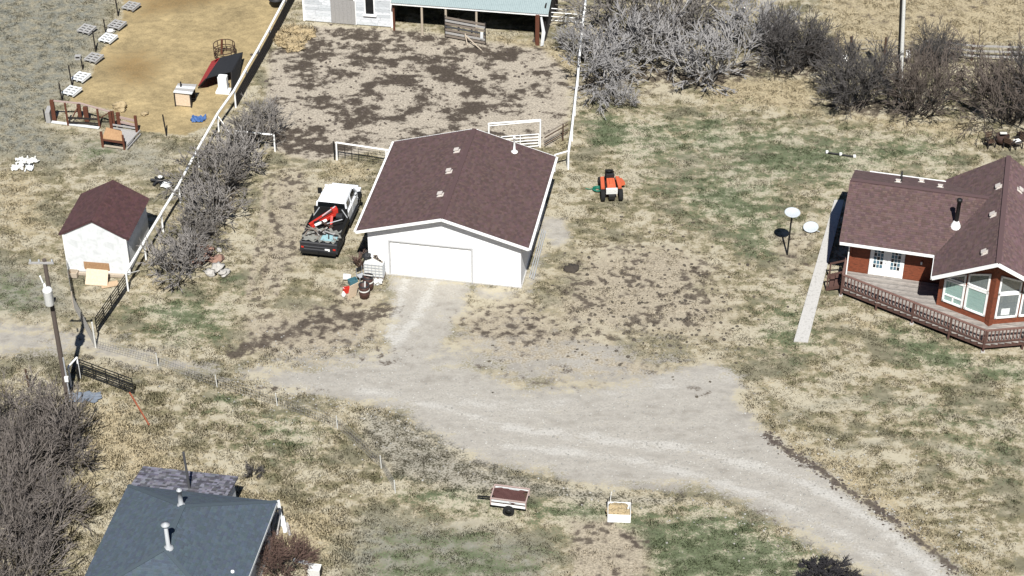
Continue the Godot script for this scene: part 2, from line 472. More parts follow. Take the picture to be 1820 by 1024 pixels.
	paint(4, [Vector2(2.8, -73.8), Vector2(4.9, -74.0), Vector2(6.8, -72.6), Vector2(6.9, -69.8), Vector2(4.6, -68.2), Vector2(2.8, -69.8)], 1.0, 0.9)
	paint(4, [Vector2(-15.9, -90.9), Vector2(-9.5, -92.6), Vector2(-7.1, -90.9), Vector2(-7.3, -88.3), Vector2(-11.0, -86.2), Vector2(-15.2, -87.3)], 2.0, 0.88)
	paint(6, [Vector2(-15.0, -88.3), Vector2(-12.0, -90.9), Vector2(-8.8, -91.5), Vector2(-7.1, -90.4), Vector2(-9.9, -88.3), Vector2(-13.0, -87.8)], 1.6, 0.6)
	paint(6, [Vector2(-9.8, -86.7), Vector2(-7.3, -87.8), Vector2(-5.4, -87.3), Vector2(-6.6, -86.2)], 0.9, 0.52)
	paint(6, [Vector2(-3.6, -90.9), Vector2(0.3, -91.8), Vector2(2.3, -89.9), Vector2(-0.3, -88.3)], 1.6, 0.52)
	paint(4, [Vector2(-12.3, -94.8), Vector2(-7.3, -94.3), Vector2(-7.1, -90.9), Vector2(-10.1, -90.9)], 1.2, 0.6)
	paint(4, [Vector2(15.2, -100.2), Vector2(19.4, -100.2), Vector2(17.6, -94.3), Vector2(15.3, -94.8)], 1.2, 0.55)
	paint(4, [Vector2(-15.9, -106.6), Vector2(-12.7, -107.3), Vector2(-11.9, -97.8), Vector2(-14.3, -90.9), Vector2(-15.7, -92.0), Vector2(-15.9, -100.2)], 1.6, 0.72)
	paint(4, [Vector2(4.7, -118.9), Vector2(12.7, -117.3), Vector2(12.9, -115.1), Vector2(4.9, -114.3)], 1.2, 0.45)
	paint(4, [Vector2(-29.5, -90.9), Vector2(-23.5, -89.6), Vector2(-23.4, -87.5), Vector2(-28.6, -86.7)], 1.4, 0.6)
	# ochre straw
	paint(5, [Vector2(21.7, -135.1), Vector2(40.5, -135.1), Vector2(37.9, -123.3), Vector2(28.0, -121.2), Vector2(22.6, -122.0)], 2.0, 0.8)
	paint(5, [Vector2(12.8, -118.9), Vector2(21.4, -118.9), Vector2(21.1, -113.6), Vector2(31.1, -112.9), Vector2(30.5, -109.3), Vector2(22.1, -112.5), Vector2(12.9, -114.3)], 1.8, 0.8)
	paint(5, [Vector2(-24.4, -84.2), Vector2(-20.9, -83.7), Vector2(-17.3, -79.5), Vector2(-11.8, -75.5), Vector2(-8.3, -74.7), Vector2(-8.1, -71.4), Vector2(-10.1, -69.0), Vector2(-20.6, -76.4), Vector2(-22.7, -70.6)], 2.2, 0.72)
	paint(5, [Vector2(12.4, -84.2), Vector2(14.8, -80.9), Vector2(19.1, -77.7), Vector2(23.3, -70.6), Vector2(25.6, -68.2), Vector2(19.1, -70.6), Vector2(14.0, -79.5)], 1.8, 0.7)
	paint(5, [Vector2(-34.4, -107.3), Vector2(-29.6, -106.6), Vector2(-27.4, -99.0), Vector2(-29.9, -97.8), Vector2(-32.8, -100.2)], 1.8, 0.6)
	paint(5, [Vector2(-22.1, -97.8), Vector2(-18.8, -93.1), Vector2(-21.6, -92.0), Vector2(-22.9, -94.3)], 1.0, 0.5)
	paint(5, [Vector2(-12.4, -108.6), Vector2(-8.0, -107.3), Vector2(-8.9, -104.6), Vector2(-12.5, -105.3)], 1.2, 0.6)
	paint(5, [Vector2(-16.8, -126.2), Vector2(-14.4, -125.8), Vector2(-14.6, -123.7), Vector2(-16.4, -123.5)], 0.5, 0.95)
	paint(5, [Vector2(-1.8, -124.5), Vector2(2.0, -123.7), Vector2(4.9, -120.4), Vector2(4.4, -115.1), Vector2(2.0, -120.4), Vector2(-1.2, -122.2)], 1.0, 0.8)
	paint(5, [Vector2(0.4, -115.1), Vector2(3.8, -115.8), Vector2(3.7, -108.6), Vector2(0.7, -110.0)], 1.2, 0.7)
	paint(5, [Vector2(18.8, -90.9), Vector2(22.3, -90.4), Vector2(21.1, -88.8), Vector2(18.4, -89.9)], 0.8, 0.6)
	# barnyard and its mud
	paint(8, [Vector2(-17.1, -122.0), Vector2(-15.6, -123.7), Vector2(-14.2, -125.8), Vector2(-8.5, -125.3), Vector2(2.0, -122.5), Vector2(3.9, -118.9), Vector2(3.8, -113.6), Vector2(2.6, -109.3), Vector2(-1.9, -110.7), Vector2(-7.7, -109.2), Vector2(-12.7, -107.6), Vector2(-15.3, -108.6), Vector2(-16.4, -111.4)], 1.1)
	paint(9, [Vector2(-14.1, -125.3), Vector2(-8.5, -124.9), Vector2(-2.0, -121.6), Vector2(-3.1, -117.3), Vector2(-7.4, -118.9), Vector2(-10.6, -119.7), Vector2(-12.8, -118.1), Vector2(-14.9, -120.4)], 2.2, 0.72)
	paint(9, [Vector2(-16.0, -111.8), Vector2(-13.0, -111.8), Vector2(-11.7, -109.0), Vector2(-14.2, -107.6), Vector2(-15.8, -109.3)], 1.4, 0.85)
	paint(9, [Vector2(-16.2, -122.0), Vector2(-11.6, -123.7), Vector2(-7.9, -113.6), Vector2(-10.6, -109.3), Vector2(-15.2, -111.4)], 3.0, 0.52)
	paint(9, [Vector2(-16.2, -122.0), Vector2(-14.1, -124.5), Vector2(-8.4, -124.5), Vector2(-0.4, -121.6), Vector2(3.5, -118.9)], 0.9, 0.75, 0.7)
	paint(9, [Vector2(-11.5, -116.2), Vector2(-10.1, -118.5), Vector2(-7.0, -118.9), Vector2(-5.2, -116.6), Vector2(-5.3, -113.6), Vector2(-7.8, -111.6), Vector2(-10.5, -112.5)], 1.2, -0.75)
	paint(9, [Vector2(-2.0, -120.4), Vector2(3.9, -118.9), Vector2(3.7, -110.0), Vector2(-0.4, -111.1), Vector2(-2.6, -113.6), Vector2(0.8, -116.6)], 1.4, -0.6)
	paint(9, [Vector2(-15.7, -115.8), Vector2(-13.5, -117.3), Vector2(-11.7, -114.3), Vector2(-12.7, -112.1), Vector2(-15.0, -112.5)], 1.0, -0.6)
	paint(9, [Vector2(-11.5, -122.9), Vector2(-8.4, -123.3), Vector2(-5.9, -122.0), Vector2(-8.3, -120.8)], 0.7, -0.5)
	paint(9, [Vector2(-10.6, -115.7), Vector2(-9.6, -117.5), Vector2(-7.7, -118.1), Vector2(-6.1, -116.6), Vector2(-6.2, -114.3), Vector2(-7.9, -112.7), Vector2(-9.8, -113.2), Vector2(-10.6, -115.7)], 0.5, 0.95, 0.5)
	paint(9, [Vector2(-11.6, -111.8), Vector2(-8.6, -112.5), Vector2(-5.7, -114.0), Vector2(-2.6, -114.3)], 0.6, 0.75, 0.4)
	paint(9, [Vector2(-5.0, -118.1), Vector2(-0.4, -118.9), Vector2(1.5, -115.8), Vector2(-1.1, -112.5), Vector2(-4.1, -113.6)], 2.2, 0.5)
	paint(6, [Vector2(-1.9, -114.2), Vector2(-0.4, -115.1), Vector2(1.3, -116.7)], 0.35, 0.7, 0.25)
	# ruts, clods, dark earth
	paint(6, [Vector2(-15.5, -87.4), Vector2(-13.7, -88.8), Vector2(-11.3, -90.3), Vector2(-7.2, -91.4)], 0.9, 0.85, 0.7)
	paint(6, [Vector2(-12.6, -90.4), Vector2(-9.5, -91.8), Vector2(-7.5, -90.9), Vector2(-8.7, -89.3)], 1.4, 0.78)
	paint(6, [Vector2(-2.9, -90.1), Vector2(-0.3, -88.8), Vector2(1.6, -89.3)], 1.0, 0.66, 0.5)
	paint(6, [Vector2(1.3, -88.8), Vector2(3.2, -89.3), Vector2(5.8, -88.8), Vector2(7.1, -89.3)], 0.8, 0.62, 0.4)
	paint(6, [Vector2(-1.9, -86.2), Vector2(1.6, -84.7), Vector2(4.6, -84.2)], 0.5, 0.5, 0.2)
	paint(4, [Vector2(-15.6, -105.3), Vector2(-15.4, -99.0), Vector2(-15.4, -92.6)], 0.3, 0.9, 0.22)
	paint(4, [Vector2(-13.5, -105.9), Vector2(-13.7, -100.2), Vector2(-13.8, -93.1)], 0.3, 0.9, 0.22)
	paint(5, [Vector2(-14.5, -105.9), Vector2(-14.5, -99.0), Vector2(-14.7, -93.1)], 0.35, 0.85, 0.25)
	paint(5, [Vector2(13.3, -84.2), Vector2(16.6, -86.0), Vector2(20.3, -85.7), Vector2(24.3, -83.7), Vector2(28.1, -84.2)], 0.7, 0.62, 0.3)
	paint(3, [Vector2(14.9, -82.1), Vector2(18.7, -83.5), Vector2(22.6, -82.5), Vector2(26.8, -80.9)], 0.8, 0.62, 0.5)
	paint(3, [Vector2(16.9, -79.0), Vector2(20.6, -80.0), Vector2(24.0, -79.0), Vector2(26.7, -77.7)], 0.8, 0.62, 0.5)
	paint(5, [Vector2(15.6, -80.7), Vector2(19.7, -81.8), Vector2(23.4, -80.7), Vector2(27.0, -79.0)], 0.7, 0.62, 0.25)
	paint(5, [Vector2(8.3, -113.2), Vector2(10.7, -110.7), Vector2(12.1, -108.6)], 0.3, 0.95, 0.12)
	paint(5, [Vector2(14.2, -112.5), Vector2(11.8, -110.0), Vector2(9.8, -108.3)], 0.3, 0.95, 0.12)
	paint(5, [Vector2(11.5, -113.2), Vector2(11.3, -109.3)], 0.3, 0.95, 0.12)
	paint(4, [Vector2(6.5, -98.4), Vector2(9.9, -98.4), Vector2(12.8, -96.0), Vector2(10.7, -90.9), Vector2(5.8, -90.9), Vector2(3.7, -94.3)], 2.0, 0.8)
	paint(6, [Vector2(-14.5, -88.8), Vector2(-11.4, -91.5), Vector2(-10.2, -92.3)], 0.5, 0.58, 0.35)
	paint(6, [Vector2(-9.4, -86.7), Vector2(-7.3, -87.8), Vector2(-6.6, -87.1)], 0.6, 0.52, 0.3)
	paint(6, [Vector2(-14.9, -101.4), Vector2(-14.1, -99.0)], 0.35, 0.72, 0.28)
	paint(6, [Vector2(-15.1, -104.9), Vector2(-15.1, -103.6)], 0.25, 0.7, 0.16)
	paint(6, [Vector2(13.6, -80.2), Vector2(14.5, -79.0), Vector2(15.9, -77.7), Vector2(17.1, -76.0), Vector2(18.6, -74.5), Vector2(19.3, -73.4), Vector2(20.5, -72.0), Vector2(21.6, -70.2)], 0.3, 0.95, 0.2)
	paint(6, [Vector2(13.8, -79.9), Vector2(14.8, -78.5), Vector2(15.6, -77.8)], 0.45, 0.66, 0.25)
	paint(6, [Vector2(-2.3, -76.3), Vector2(1.4, -75.2), Vector2(5.5, -74.8), Vector2(9.5, -75.5), Vector2(12.0, -74.7), Vector2(14.9, -72.4)], 0.6, 0.44, 0.3)
	paint(6, [Vector2(5.4, -72.6), Vector2(6.2, -72.0), Vector2(6.7, -72.1)], 0.3, 0.8, 0.15)
	paint(6, [Vector2(4.9, -71.0), Vector2(5.9, -71.2)], 0.3, 0.7, 0.15)
	paint(6, [Vector2(15.9, -97.0), Vector2(16.9, -96.7), Vector2(17.8, -95.7)], 0.5, 0.66, 0.2)
	paint(6, [Vector2(15.3, -94.8), Vector2(16.1, -94.6)], 0.3, 0.7, 0.15)
	paint(6, [Vector2(-13.9, -84.3), Vector2(-10.2, -84.1)], 0.25, 0.62, 0.15)
	paint(6, [Vector2(8.1, -90.1), Vector2(8.8, -89.8)], 0.35, 0.75, 0.15)
	paint(6, [Vector2(12.9, -97.2), Vector2(13.8, -96.7)], 0.35, 0.62, 0.15)
	paint(6, [Vector2(24.7, -128.8), Vector2(26.4, -126.2), Vector2(32.4, -127.9), Vector2(35.2, -129.6)], 1.0, 0.48, 0.6)
	paint(6, [Vector2(5.8, -97.8), Vector2(6.4, -97.3)], 0.5, 0.55, 0.3)
	paint(6, [Vector2(-25.0, -89.1), Vector2(-23.3, -86.7)], 0.5, 0.45, 0.3)
	paint(6, [Vector2(9.9, -84.2), Vector2(10.8, -83.7)], 0.3, 0.6, 0.3)
	paint(6, [Vector2(-9.7, -81.6), Vector2(-8.0, -79.5), Vector2(-6.4, -77.3)], 0.5, 0.55, 0.25)
	paint(6, [Vector2(-13.0, -81.8), Vector2(-10.7, -82.8), Vector2(-9.4, -81.8)], 0.7, 0.48, 0.4)
	# leaf litter and black earth under the shrubs
	paint(6, [Vector2(-19.8, -96.0), Vector2(-19.1, -98.4), Vector2(-18.3, -101.4), Vector2(-17.8, -104.6), Vector2(-17.5, -108.6), Vector2(-16.8, -112.1)], 0.7, 0.66, 1.0)
	paint(6, [Vector2(5.4, -117.3), Vector2(8.6, -118.9), Vector2(13.2, -118.1), Vector2(16.8, -119.7), Vector2(20.7, -119.7)], 1.0, 0.62, 1.6)
	paint(6, [Vector2(22.3, -114.3), Vector2(27.6, -114.0)], 0.8, 0.66, 1.2)
	paint(6, [Vector2(32.7, -113.2), Vector2(35.7, -113.2)], 0.8, 0.66, 1.2)
	paint(6, [Vector2(-26.6, -80.0), Vector2(-24.1, -77.7), Vector2(-24.8, -73.8), Vector2(-24.7, -69.4)], 1.0, 0.6, 1.6)
	# pale wheel paths on the drive and across the grass
	paint(10, [Vector2(-4.6, -94.3), Vector2(-5.4, -90.9), Vector2(-6.7, -88.3)], 0.5, 0.9, 0.35)
	paint(10, [Vector2(-6.3, -94.3), Vector2(-6.7, -90.9), Vector2(-7.0, -88.8)], 0.5, 0.8, 0.3)
	paint(10, [Vector2(-0.3, -80.9), Vector2(4.5, -80.0), Vector2(9.8, -79.0), Vector2(14.9, -76.8), Vector2(18.5, -73.4), Vector2(21.1, -69.4)], 0.5, 0.9, 0.35)
	paint(10, [Vector2(-0.3, -79.5), Vector2(4.1, -78.8), Vector2(8.5, -77.5), Vector2(13.5, -75.1), Vector2(16.6, -72.6), Vector2(19.0, -69.8)], 0.5, 0.75, 0.35)
	paint(10, [Vector2(-8.3, -84.2), Vector2(-4.6, -82.8), Vector2(1.5, -80.4)], 0.6, 0.7, 0.35)
	paint(10, [Vector2(5.5, -83.7), Vector2(9.0, -84.7), Vector2(11.8, -85.2)], 0.8, 0.6, 0.5)
	paint(10, [Vector2(-3.4, -83.7), Vector2(-0.3, -82.3), Vector2(2.7, -82.8)], 0.9, 0.6, 0.6)

func make_ground():
	paint_zones()
	nb = [noise_bytes(11, 0.27, 2), noise_bytes(12, 0.05, 4), noise_bytes(13, 0.009, 4), noise_bytes(14, 0.034, 4, 760, TS), noise_bytes(15, 0.014, 5)]
	mb8 = [mask_bytes([0, 1, 2, 3]), mask_bytes([4, 5, 6, 7]), mask_bytes([8, 9, 10, 11])]
	rows_out.resize(CH)
	var task := WorkerThreadPool.add_group_task(texture_rows, CH, -1, true)
	WorkerThreadPool.wait_for_group_task_completion(task)
	tex_rgb = PackedByteArray()
	for r in rows_out: tex_rgb.append_array(r)
	var bump_im := Image.create_from_data(TS, TS, false, Image.FORMAT_L8, nb[1])
	bump_im.convert(Image.FORMAT_RGBA8)
	bump_im.bump_map_to_normal_map(3.0)
	nb = []; mb8 = []; rows_out = []
	var gm := mat(Color(KG, KG, KG).linear_to_srgb(), 0.97)
	gm.metallic_specular = 0.25
	gm.albedo_texture = ImageTexture.create_from_image(Image.create_from_data(TS, TS, false, Image.FORMAT_RGB8, tex_rgb))
	gm.texture_repeat = false
	gm.normal_enabled = true
	gm.normal_texture = ImageTexture.create_from_image(bump_im)
	gm.normal_scale = 0.32
	M.ground = gm
	# the sheet, split by what covers it
	var nx := 352
	var nz := 304
	var cell := WS / Vector2(nx, nz)
	var pos := PackedVector3Array()
	var nor := PackedVector3Array()
	var uv := PackedVector2Array()
	pos.resize((nx + 1) * (nz + 1)); nor.resize(pos.size()); uv.resize(pos.size())
	var hs := PackedFloat32Array()
	hs.resize(pos.size())
	for j in nz + 1:
		for i in nx + 1:
			var p := W0 + Vector2(i, j) * cell
			var k := j * (nx + 1) + i
			var h := gh(p.x, p.y)
			h = lerpf(h, -0.02, maxf(mask_at(0, p.x, p.y), mask_at(1, p.x, p.y) * 0.6) * 0.85)
			h += minf(mask_at(6, p.x, p.y), 0.8) * 0.05
			if i == 0 or j == 0 or i == nx or j == nz: h = 0.0
			hs[k] = h
			pos[k] = Vector3(p.x, h, p.y)
			uv[k] = Vector2(float(i) / nx, float(j) / nz)
	for j in nz + 1:
		for i in nx + 1:
			var k := j * (nx + 1) + i
			var a := hs[k - 1] if i > 0 else hs[k]
			var b := hs[k + 1] if i < nx else hs[k]
			var c := hs[k - nx - 1] if j > 0 else hs[k]
			var d := hs[k + nx + 1] if j < nz else hs[k]
			nor[k] = Vector3((a - b) / (2.0 * cell.x), 1.0, (c - d) / (2.0 * cell.y)).normalized()
	var lists := {"ground": PackedInt32Array(), "driveway": PackedInt32Array(), "barnyard_ground": PackedInt32Array(), "sand_pen": PackedInt32Array()}
	for j in nz:
		for i in nx:
			var p := W0 + (Vector2(i, j) + Vector2(0.5, 0.5)) * cell
			var which := "ground"
			if mask_at(1, p.x, p.y) > 0.5: which = "sand_pen"
			elif mask_at(8, p.x, p.y) > 0.5: which = "barnyard_ground"
			elif mask_at(0, p.x, p.y) > 0.5: which = "driveway"
			var k := j * (nx + 1) + i
			lists[which].append_array(PackedInt32Array([k, k + 1, k + nx + 2, k, k + nx + 2, k + nx + 1]))
	var outer := tmat(21, 0.035, [Color(0.44, 0.43, 0.36), Color(0.59, 0.56, 0.48), Color(0.49, 0.47, 0.39), Color(0.56, 0.53, 0.44), Color(0.42, 0.41, 0.34)], 17.0, 0.97)
	for nm in lists:
		var idx: PackedInt32Array = lists[nm]
		var remap := {}
		var P := PackedVector3Array()
		var N := PackedVector3Array()
		var U := PackedVector2Array()
		var X := PackedInt32Array()
		for k in idx:
			if not remap.has(k):
				remap[k] = P.size()
				P.append(pos[k]); N.append(nor[k]); U.append(uv[k])
			X.append(remap[k])
		var arr := []
		arr.resize(Mesh.ARRAY_MAX)
		arr[Mesh.ARRAY_VERTEX] = P; arr[Mesh.ARRAY_NORMAL] = N; arr[Mesh.ARRAY_TEX_UV] = U; arr[Mesh.ARRAY_INDEX] = X
		var am := ArrayMesh.new()
		am.add_surface_from_arrays(Mesh.PRIMITIVE_TRIANGLES, arr)
		am.surface_set_material(0, gm)
		if nm == "ground":      # the same sheet runs on to the horizon
			var far := MB.new()
			var a := W0
			var b := W0 + WS
			var R := 1500.0
			for r in [[-R, -R, R, a.y], [-R, b.y, R, R], [-R, a.y, a.x, b.y], [b.x, a.y, R, b.y]]:
				far.quad_out(Vector3(r[0], 0, r[1]), Vector3(r[2], 0, r[1]), Vector3(r[2], 0, r[3]), Vector3(r[0], 0, r[3]), Vector3.UP)
			far.st.generate_normals()
			far.st.commit(am)
			am.surface_set_material(1, outer)
		var o := MeshInstance3D.new()
		o.mesh = am
		o.name = nm
		add_child(o)
		tag(o, {"ground": "rough dry lawn and pasture of straw-coloured and green grass", "driveway": "pale gravel drive curving from the garage to the lower right", "barnyard_ground": "trodden pale ground with dark mud blotches before the barn", "sand_pen": "yellow-brown sand pen beyond the long white fence"}[nm], "ground", "", "structure")

func ground_color(x: float, z: float) -> Color:
	var i := clampi(int((x - W0.x) / WS.x * TS), 0, TS - 1)
	var j := clampi(int((z - W0.y) / WS.y * TS), 0, TS - 1)
	var k := (j * TS + i) * 3
	var c := Color8(tex_rgb[k], tex_rgb[k + 1], tex_rgb[k + 2]).srgb_to_linear()
	return Color(c.r * KG, c.g * KG, c.b * KG)

func blade_mesh(sd: int, n: int, spread: float, lo: float, hi: float, lean: float, w: float) -> ArrayMesh:
	var rng := RandomNumberGenerator.new()
	rng.seed = sd
	var P := PackedVector3Array()
	var N := PackedVector3Array()
	for k in n:
		var a := rng.randf() * TAU
		var base := Vector3(cos(a), 0, sin(a)) * spread * sqrt(rng.randf())
		var d := Vector3(rng.randf_range(-1, 1), 0, rng.randf_range(-1, 1)) * lean + Vector3.UP
		var l := rng.randf_range(lo, hi)
		var side := Vector3(sin(a * 3.0 + k), 0, cos(a * 3.0 + k)) * w
		var tip := base + d.normalized() * l
		P.append_array(PackedVector3Array([base - side, base + side, tip]))
		var nn := (d.cross(side).normalized() * 0.4 + Vector3.UP).normalized()
		for q in 3: N.append(nn)
	var arr := []
	arr.resize(Mesh.ARRAY_MAX)
	arr[Mesh.ARRAY_VERTEX] = P; arr[Mesh.ARRAY_NORMAL] = N
	var am := ArrayMesh.new()
	am.add_surface_from_arrays(Mesh.PRIMITIVE_TRIANGLES, arr)
	return am

func scatter(called: String, label: String, sd: int, count: int, mesh: ArrayMesh, rule: Callable):
	var rng := RandomNumberGenerator.new()
	rng.seed = sd
	var m := mat(Color.WHITE, 0.9)
	m.vertex_color_use_as_albedo = true
	m.metallic_specular = 0.2
	var buf := PackedFloat32Array()
	var n := 0
	for k in count:
		var z := W0.y + 3.0 + rng.randf() * (WS.y - 4.0)
		var half := 5.0 + (-z) * 0.28
		var x := clampf(rng.randf_range(-half, half), W0.x, W0.x + WS.x - 0.1)
		var s: float = rule.call(x, z, rng)
		if s <= 0.0: continue
		var c := ground_color(x, z)
		var v := rng.randf_range(0.98, 1.42)
		var a := rng.randf() * TAU
		var sx := s * rng.randf_range(0.8, 1.4)
		var ca := cos(a) * sx
		var sa := sin(a) * sx
		buf.append_array(PackedFloat32Array([ca, 0, sa, x, 0, s, 0, gh(x, z), -sa, 0, ca, z, c.r * v, c.g * v, c.b * v, 1.0]))
		n += 1
	var mm := MultiMesh.new()
	mm.transform_format = MultiMesh.TRANSFORM_3D
	mm.use_colors = true
	mm.mesh = mesh
	mm.instance_count = n
	mm.buffer = buf
	var o := MultiMeshInstance3D.new()
	o.multimesh = mm
	o.material_override = m
	o.name = called
	add_child(o)
	tag(o, label, "grass", "", "stuff")

func grass_rule(x: float, z: float, rng: RandomNumberGenerator) -> float:
	if mask_at(0, x, z) > 0.4 or mask_at(1, x, z) > 0.42 or mask_at(8, x, z) > 0.45: return 0.0
	var thin := maxf(mask_at(4, x, z) * 0.75, mask_at(6, x, z) * 0.8)
	if rng.randf() < thin: return 0.0
	var n := hn.get_noise_2d(x * 1.6 + 50.0, z * 2.4)
	if rng.randf() > 0.62 + n * 1.1: return 0.0
	var s := 0.46 + 0.55 * maxf(n, 0.0)
	s += mask_at(5, x, z) * 0.25
	if x < -7.0 and z > -88.0: s += 0.25
	return s

func stones(called: String, label: String, sd: int, count: int, mesh: Mesh, m: StandardMaterial3D, where: Array, width: float, lo: float, hi: float):
	var rng := RandomNumberGenerator.new()
	rng.seed = sd
	m.vertex_color_use_as_albedo = true
	var buf := PackedFloat32Array()
	for k in count:
		var i := rng.randi_range(0, where.size() - 2)
		var p: Vector2 = (where[i] as Vector2).lerp(where[i + 1], rng.randf())
		p += Vector2(rng.randfn(), rng.randfn()) * width
		var s := lerpf(lo, hi, pow(rng.randf(), 2.2))
		var b := Basis(Vector3(rng.randf_range(-0.4, 0.4), 1, rng.randf_range(-0.4, 0.4)).normalized(), rng.randf() * TAU).scaled(Vector3(s, s * rng.randf_range(0.3, 0.6), s * rng.randf_range(0.45, 1.3)))
		var v := rng.randf_range(0.7, 1.2)
		buf.append_array(PackedFloat32Array([b.x.x, b.y.x, b.z.x, p.x, b.x.y, b.y.y, b.z.y, -0.015, b.x.z, b.y.z, b.z.z, p.y, v, v, v, 1.0]))
	var mm := MultiMesh.new()
	mm.transform_format = MultiMesh.TRANSFORM_3D
	mm.use_colors = true
	mm.mesh = mesh
	mm.instance_count = count
	mm.buffer = buf
	var o := MultiMeshInstance3D.new()
	o.multimesh = mm
	o.material_override = m
	o.name = called
	add_child(o)
	tag(o, label, "stones", "", "stuff")

# ------------------------------------------------------------------ leafless shrubs
class Wood:
	var P := PackedVector3Array()
	var N := PackedVector3Array()
	var I := PackedInt32Array()
	func seg(a: Vector3, b: Vector3, r0: float, r1: float):
		var d := (b - a).normalized()
		var x := d.cross(Vector3(0.31, 0.2, 0.93)).normalized()
		var y := d.cross(x)
		var k := P.size()
		for q in 3:
			var o := x * cos(TAU * q / 3.0) + y * sin(TAU * q / 3.0)
			P.append(a + o * r0); N.append(o)
			P.append(b + o * r1); N.append(o)
		for q in 3:
			var i := k + q * 2
			var j := k + ((q + 1) % 3) * 2
			I.append_array(PackedInt32Array([i, i + 1, j + 1, i, j + 1, j]))
	func done() -> ArrayMesh:
		var arr := []
		arr.resize(Mesh.ARRAY_MAX)
		arr[Mesh.ARRAY_VERTEX] = P; arr[Mesh.ARRAY_NORMAL] = N; arr[Mesh.ARRAY_INDEX] = I
		var am := ArrayMesh.new()
		am.add_surface_from_arrays(Mesh.PRIMITIVE_TRIANGLES, arr)
		return am

func shrub_meshes(sd: int, stems: int, height: float, lean: float, base_r: float, depth: int, kids: int, up: float, tw: float, jitter := 0.35) -> Array:
	var rng := RandomNumberGenerator.new()
	rng.seed = sd
	var stem := Wood.new()
	var twig := Wood.new()
	var stack := []
	for s in stems:
		var a := TAU * (s + rng.randf_range(-0.4, 0.4)) / stems
		var l := lean * sqrt(rng.randf_range(0.02, 1.0))
		var d := Vector3(cos(a) * l, 1.0, sin(a) * l).normalized()
		stack.append([Vector3(cos(a), 0, sin(a)) * base_r * rng.randf() - Vector3.UP * 0.1, d, height * rng.randf_range(0.34, 0.5), 0.045 * rng.randf_range(0.6, 1.2), 0])
	while stack.size():
		var e: Array = stack.pop_back()
		var p: Vector3 = e[0]
		var d: Vector3 = e[1]
		var len_: float = e[2]
		var r: float = e[3]
		var lv: int = e[4]
		var n := 3 if lv < 2 else 2
		var pts := [p]
		for k in n:
			d = (d + Vector3(rng.randf_range(-1, 1), rng.randf_range(-1, 1) + up, rng.randf_range(-1, 1)) * jitter * 0.5).normalized()
			var q := p + d * len_ / n
			var ra := maxf(lerpf(r, r * 0.6, float(k) / n), tw)
			var rb := maxf(lerpf(r, r * 0.6, float(k + 1) / n), tw * (0.55 if lv == depth and k == n - 1 else 1.0))
			if lv < 2: stem.seg(p, q, ra, rb)
			else: twig.seg(p, q, ra, rb)
			p = q
			pts.append(p)
		if lv < depth:
			for k in kids:
				var at: Vector3 = pts[n] if k == 0 else (pts[rng.randi_range(1, n)] as Vector3).lerp(pts[n - 1], rng.randf() * 0.5)
				var side := d.cross(Vector3(rng.randf_range(-1, 1), rng.randf_range(-1, 1), rng.randf_range(-1, 1)))
				side = side.normalized()
				var nd := (d + side * rng.randf_range(0.35, 0.95)).normalized() if k > 0 else (d + side * 0.2).normalized()
				stack.append([at, nd, len_ * rng.randf_range(0.55, 0.82), r * 0.58, lv + 1])
	return [stem.done(), twig.done()]

func shrub(meshes: Array, called: String, label: String, cat: String, at: Vector3, yaw: float, s: Vector3, bark: Material, tw: Material, grp: String):
	var t := thing(called, label, cat, at - Vector3.UP * 0.04, yaw, grp)
	put("stems", meshes[0], bark, t)
	put("twigs", meshes[1], tw, t)
	t.scale = s
	return t

# ------------------------------------------------------------------ building pieces
func window(parent: Node, at: Vector3, ux: Vector3, n: Vector3, c: Array, fw: float, back: Material, bars := []):
	# c: four corners (along, up) top-left, top-right, bottom-right, bottom-left, on the wall through at
	var P := []
	for q in c: P.append(at + ux * q.x + Vector3.UP * q.y)
	var w := MB.new()
	w.slab([P[0] + n * 0.01, P[1] + n * 0.01, P[2] + n * 0.01, P[3] + n * 0.01], n * 0.015)
	var root := put("window", w, back, parent)
	var f := MB.new()
	var mid: Vector3 = (P[0] + P[1] + P[2] + P[3]) * 0.25
	for i in 4:
		var a: Vector3 = P[i] + n * 0.045
		var b: Vector3 = P[(i + 1) % 4] + n * 0.045
		var d := (b - a).normalized()
		f.beam(a - d * fw * 0.5, b + d * fw * 0.5, fw, 0.07, n)
	put("frame", f, M.white, root)
	for bb in bars:
		var m := MB.new()
		m.beam(at + ux * bb[0] + Vector3.UP * bb[1] + n * 0.04, at + ux * bb[2] + Vector3.UP * bb[3] + n * 0.04, bb[4], 0.05, n)
		put("mullion", m, M.white, root)
	var g := MB.new()
	g.slab([P[0] + n * 0.034, P[1] + n * 0.034, P[2] + n * 0.034, P[3] + n * 0.034], n * 0.004)
	put("pane", g, M.glass, root)
	return root

func roof_vent(parent: Node, at: Vector3, n: Vector3, s := 0.32):
	var b := Basis(Vector3.UP.cross(n).normalized() if n.y < 0.999 else Vector3.RIGHT, n, Vector3.ZERO)
	b.z = b.x.cross(b.y)
	var m := MB.new()
	m.box(at + n * 0.025, Vector3(s * 1.3, 0.02, s * 1.3), b)
	m.box(at + n * 0.09, Vector3(s * 0.75, 0.11, s * 0.75), b)
	var c := Vector3(s, 0.05, s)
	m.box(at + n * 0.165, c, b)
	put("roof_vent", m, M.vent, parent)

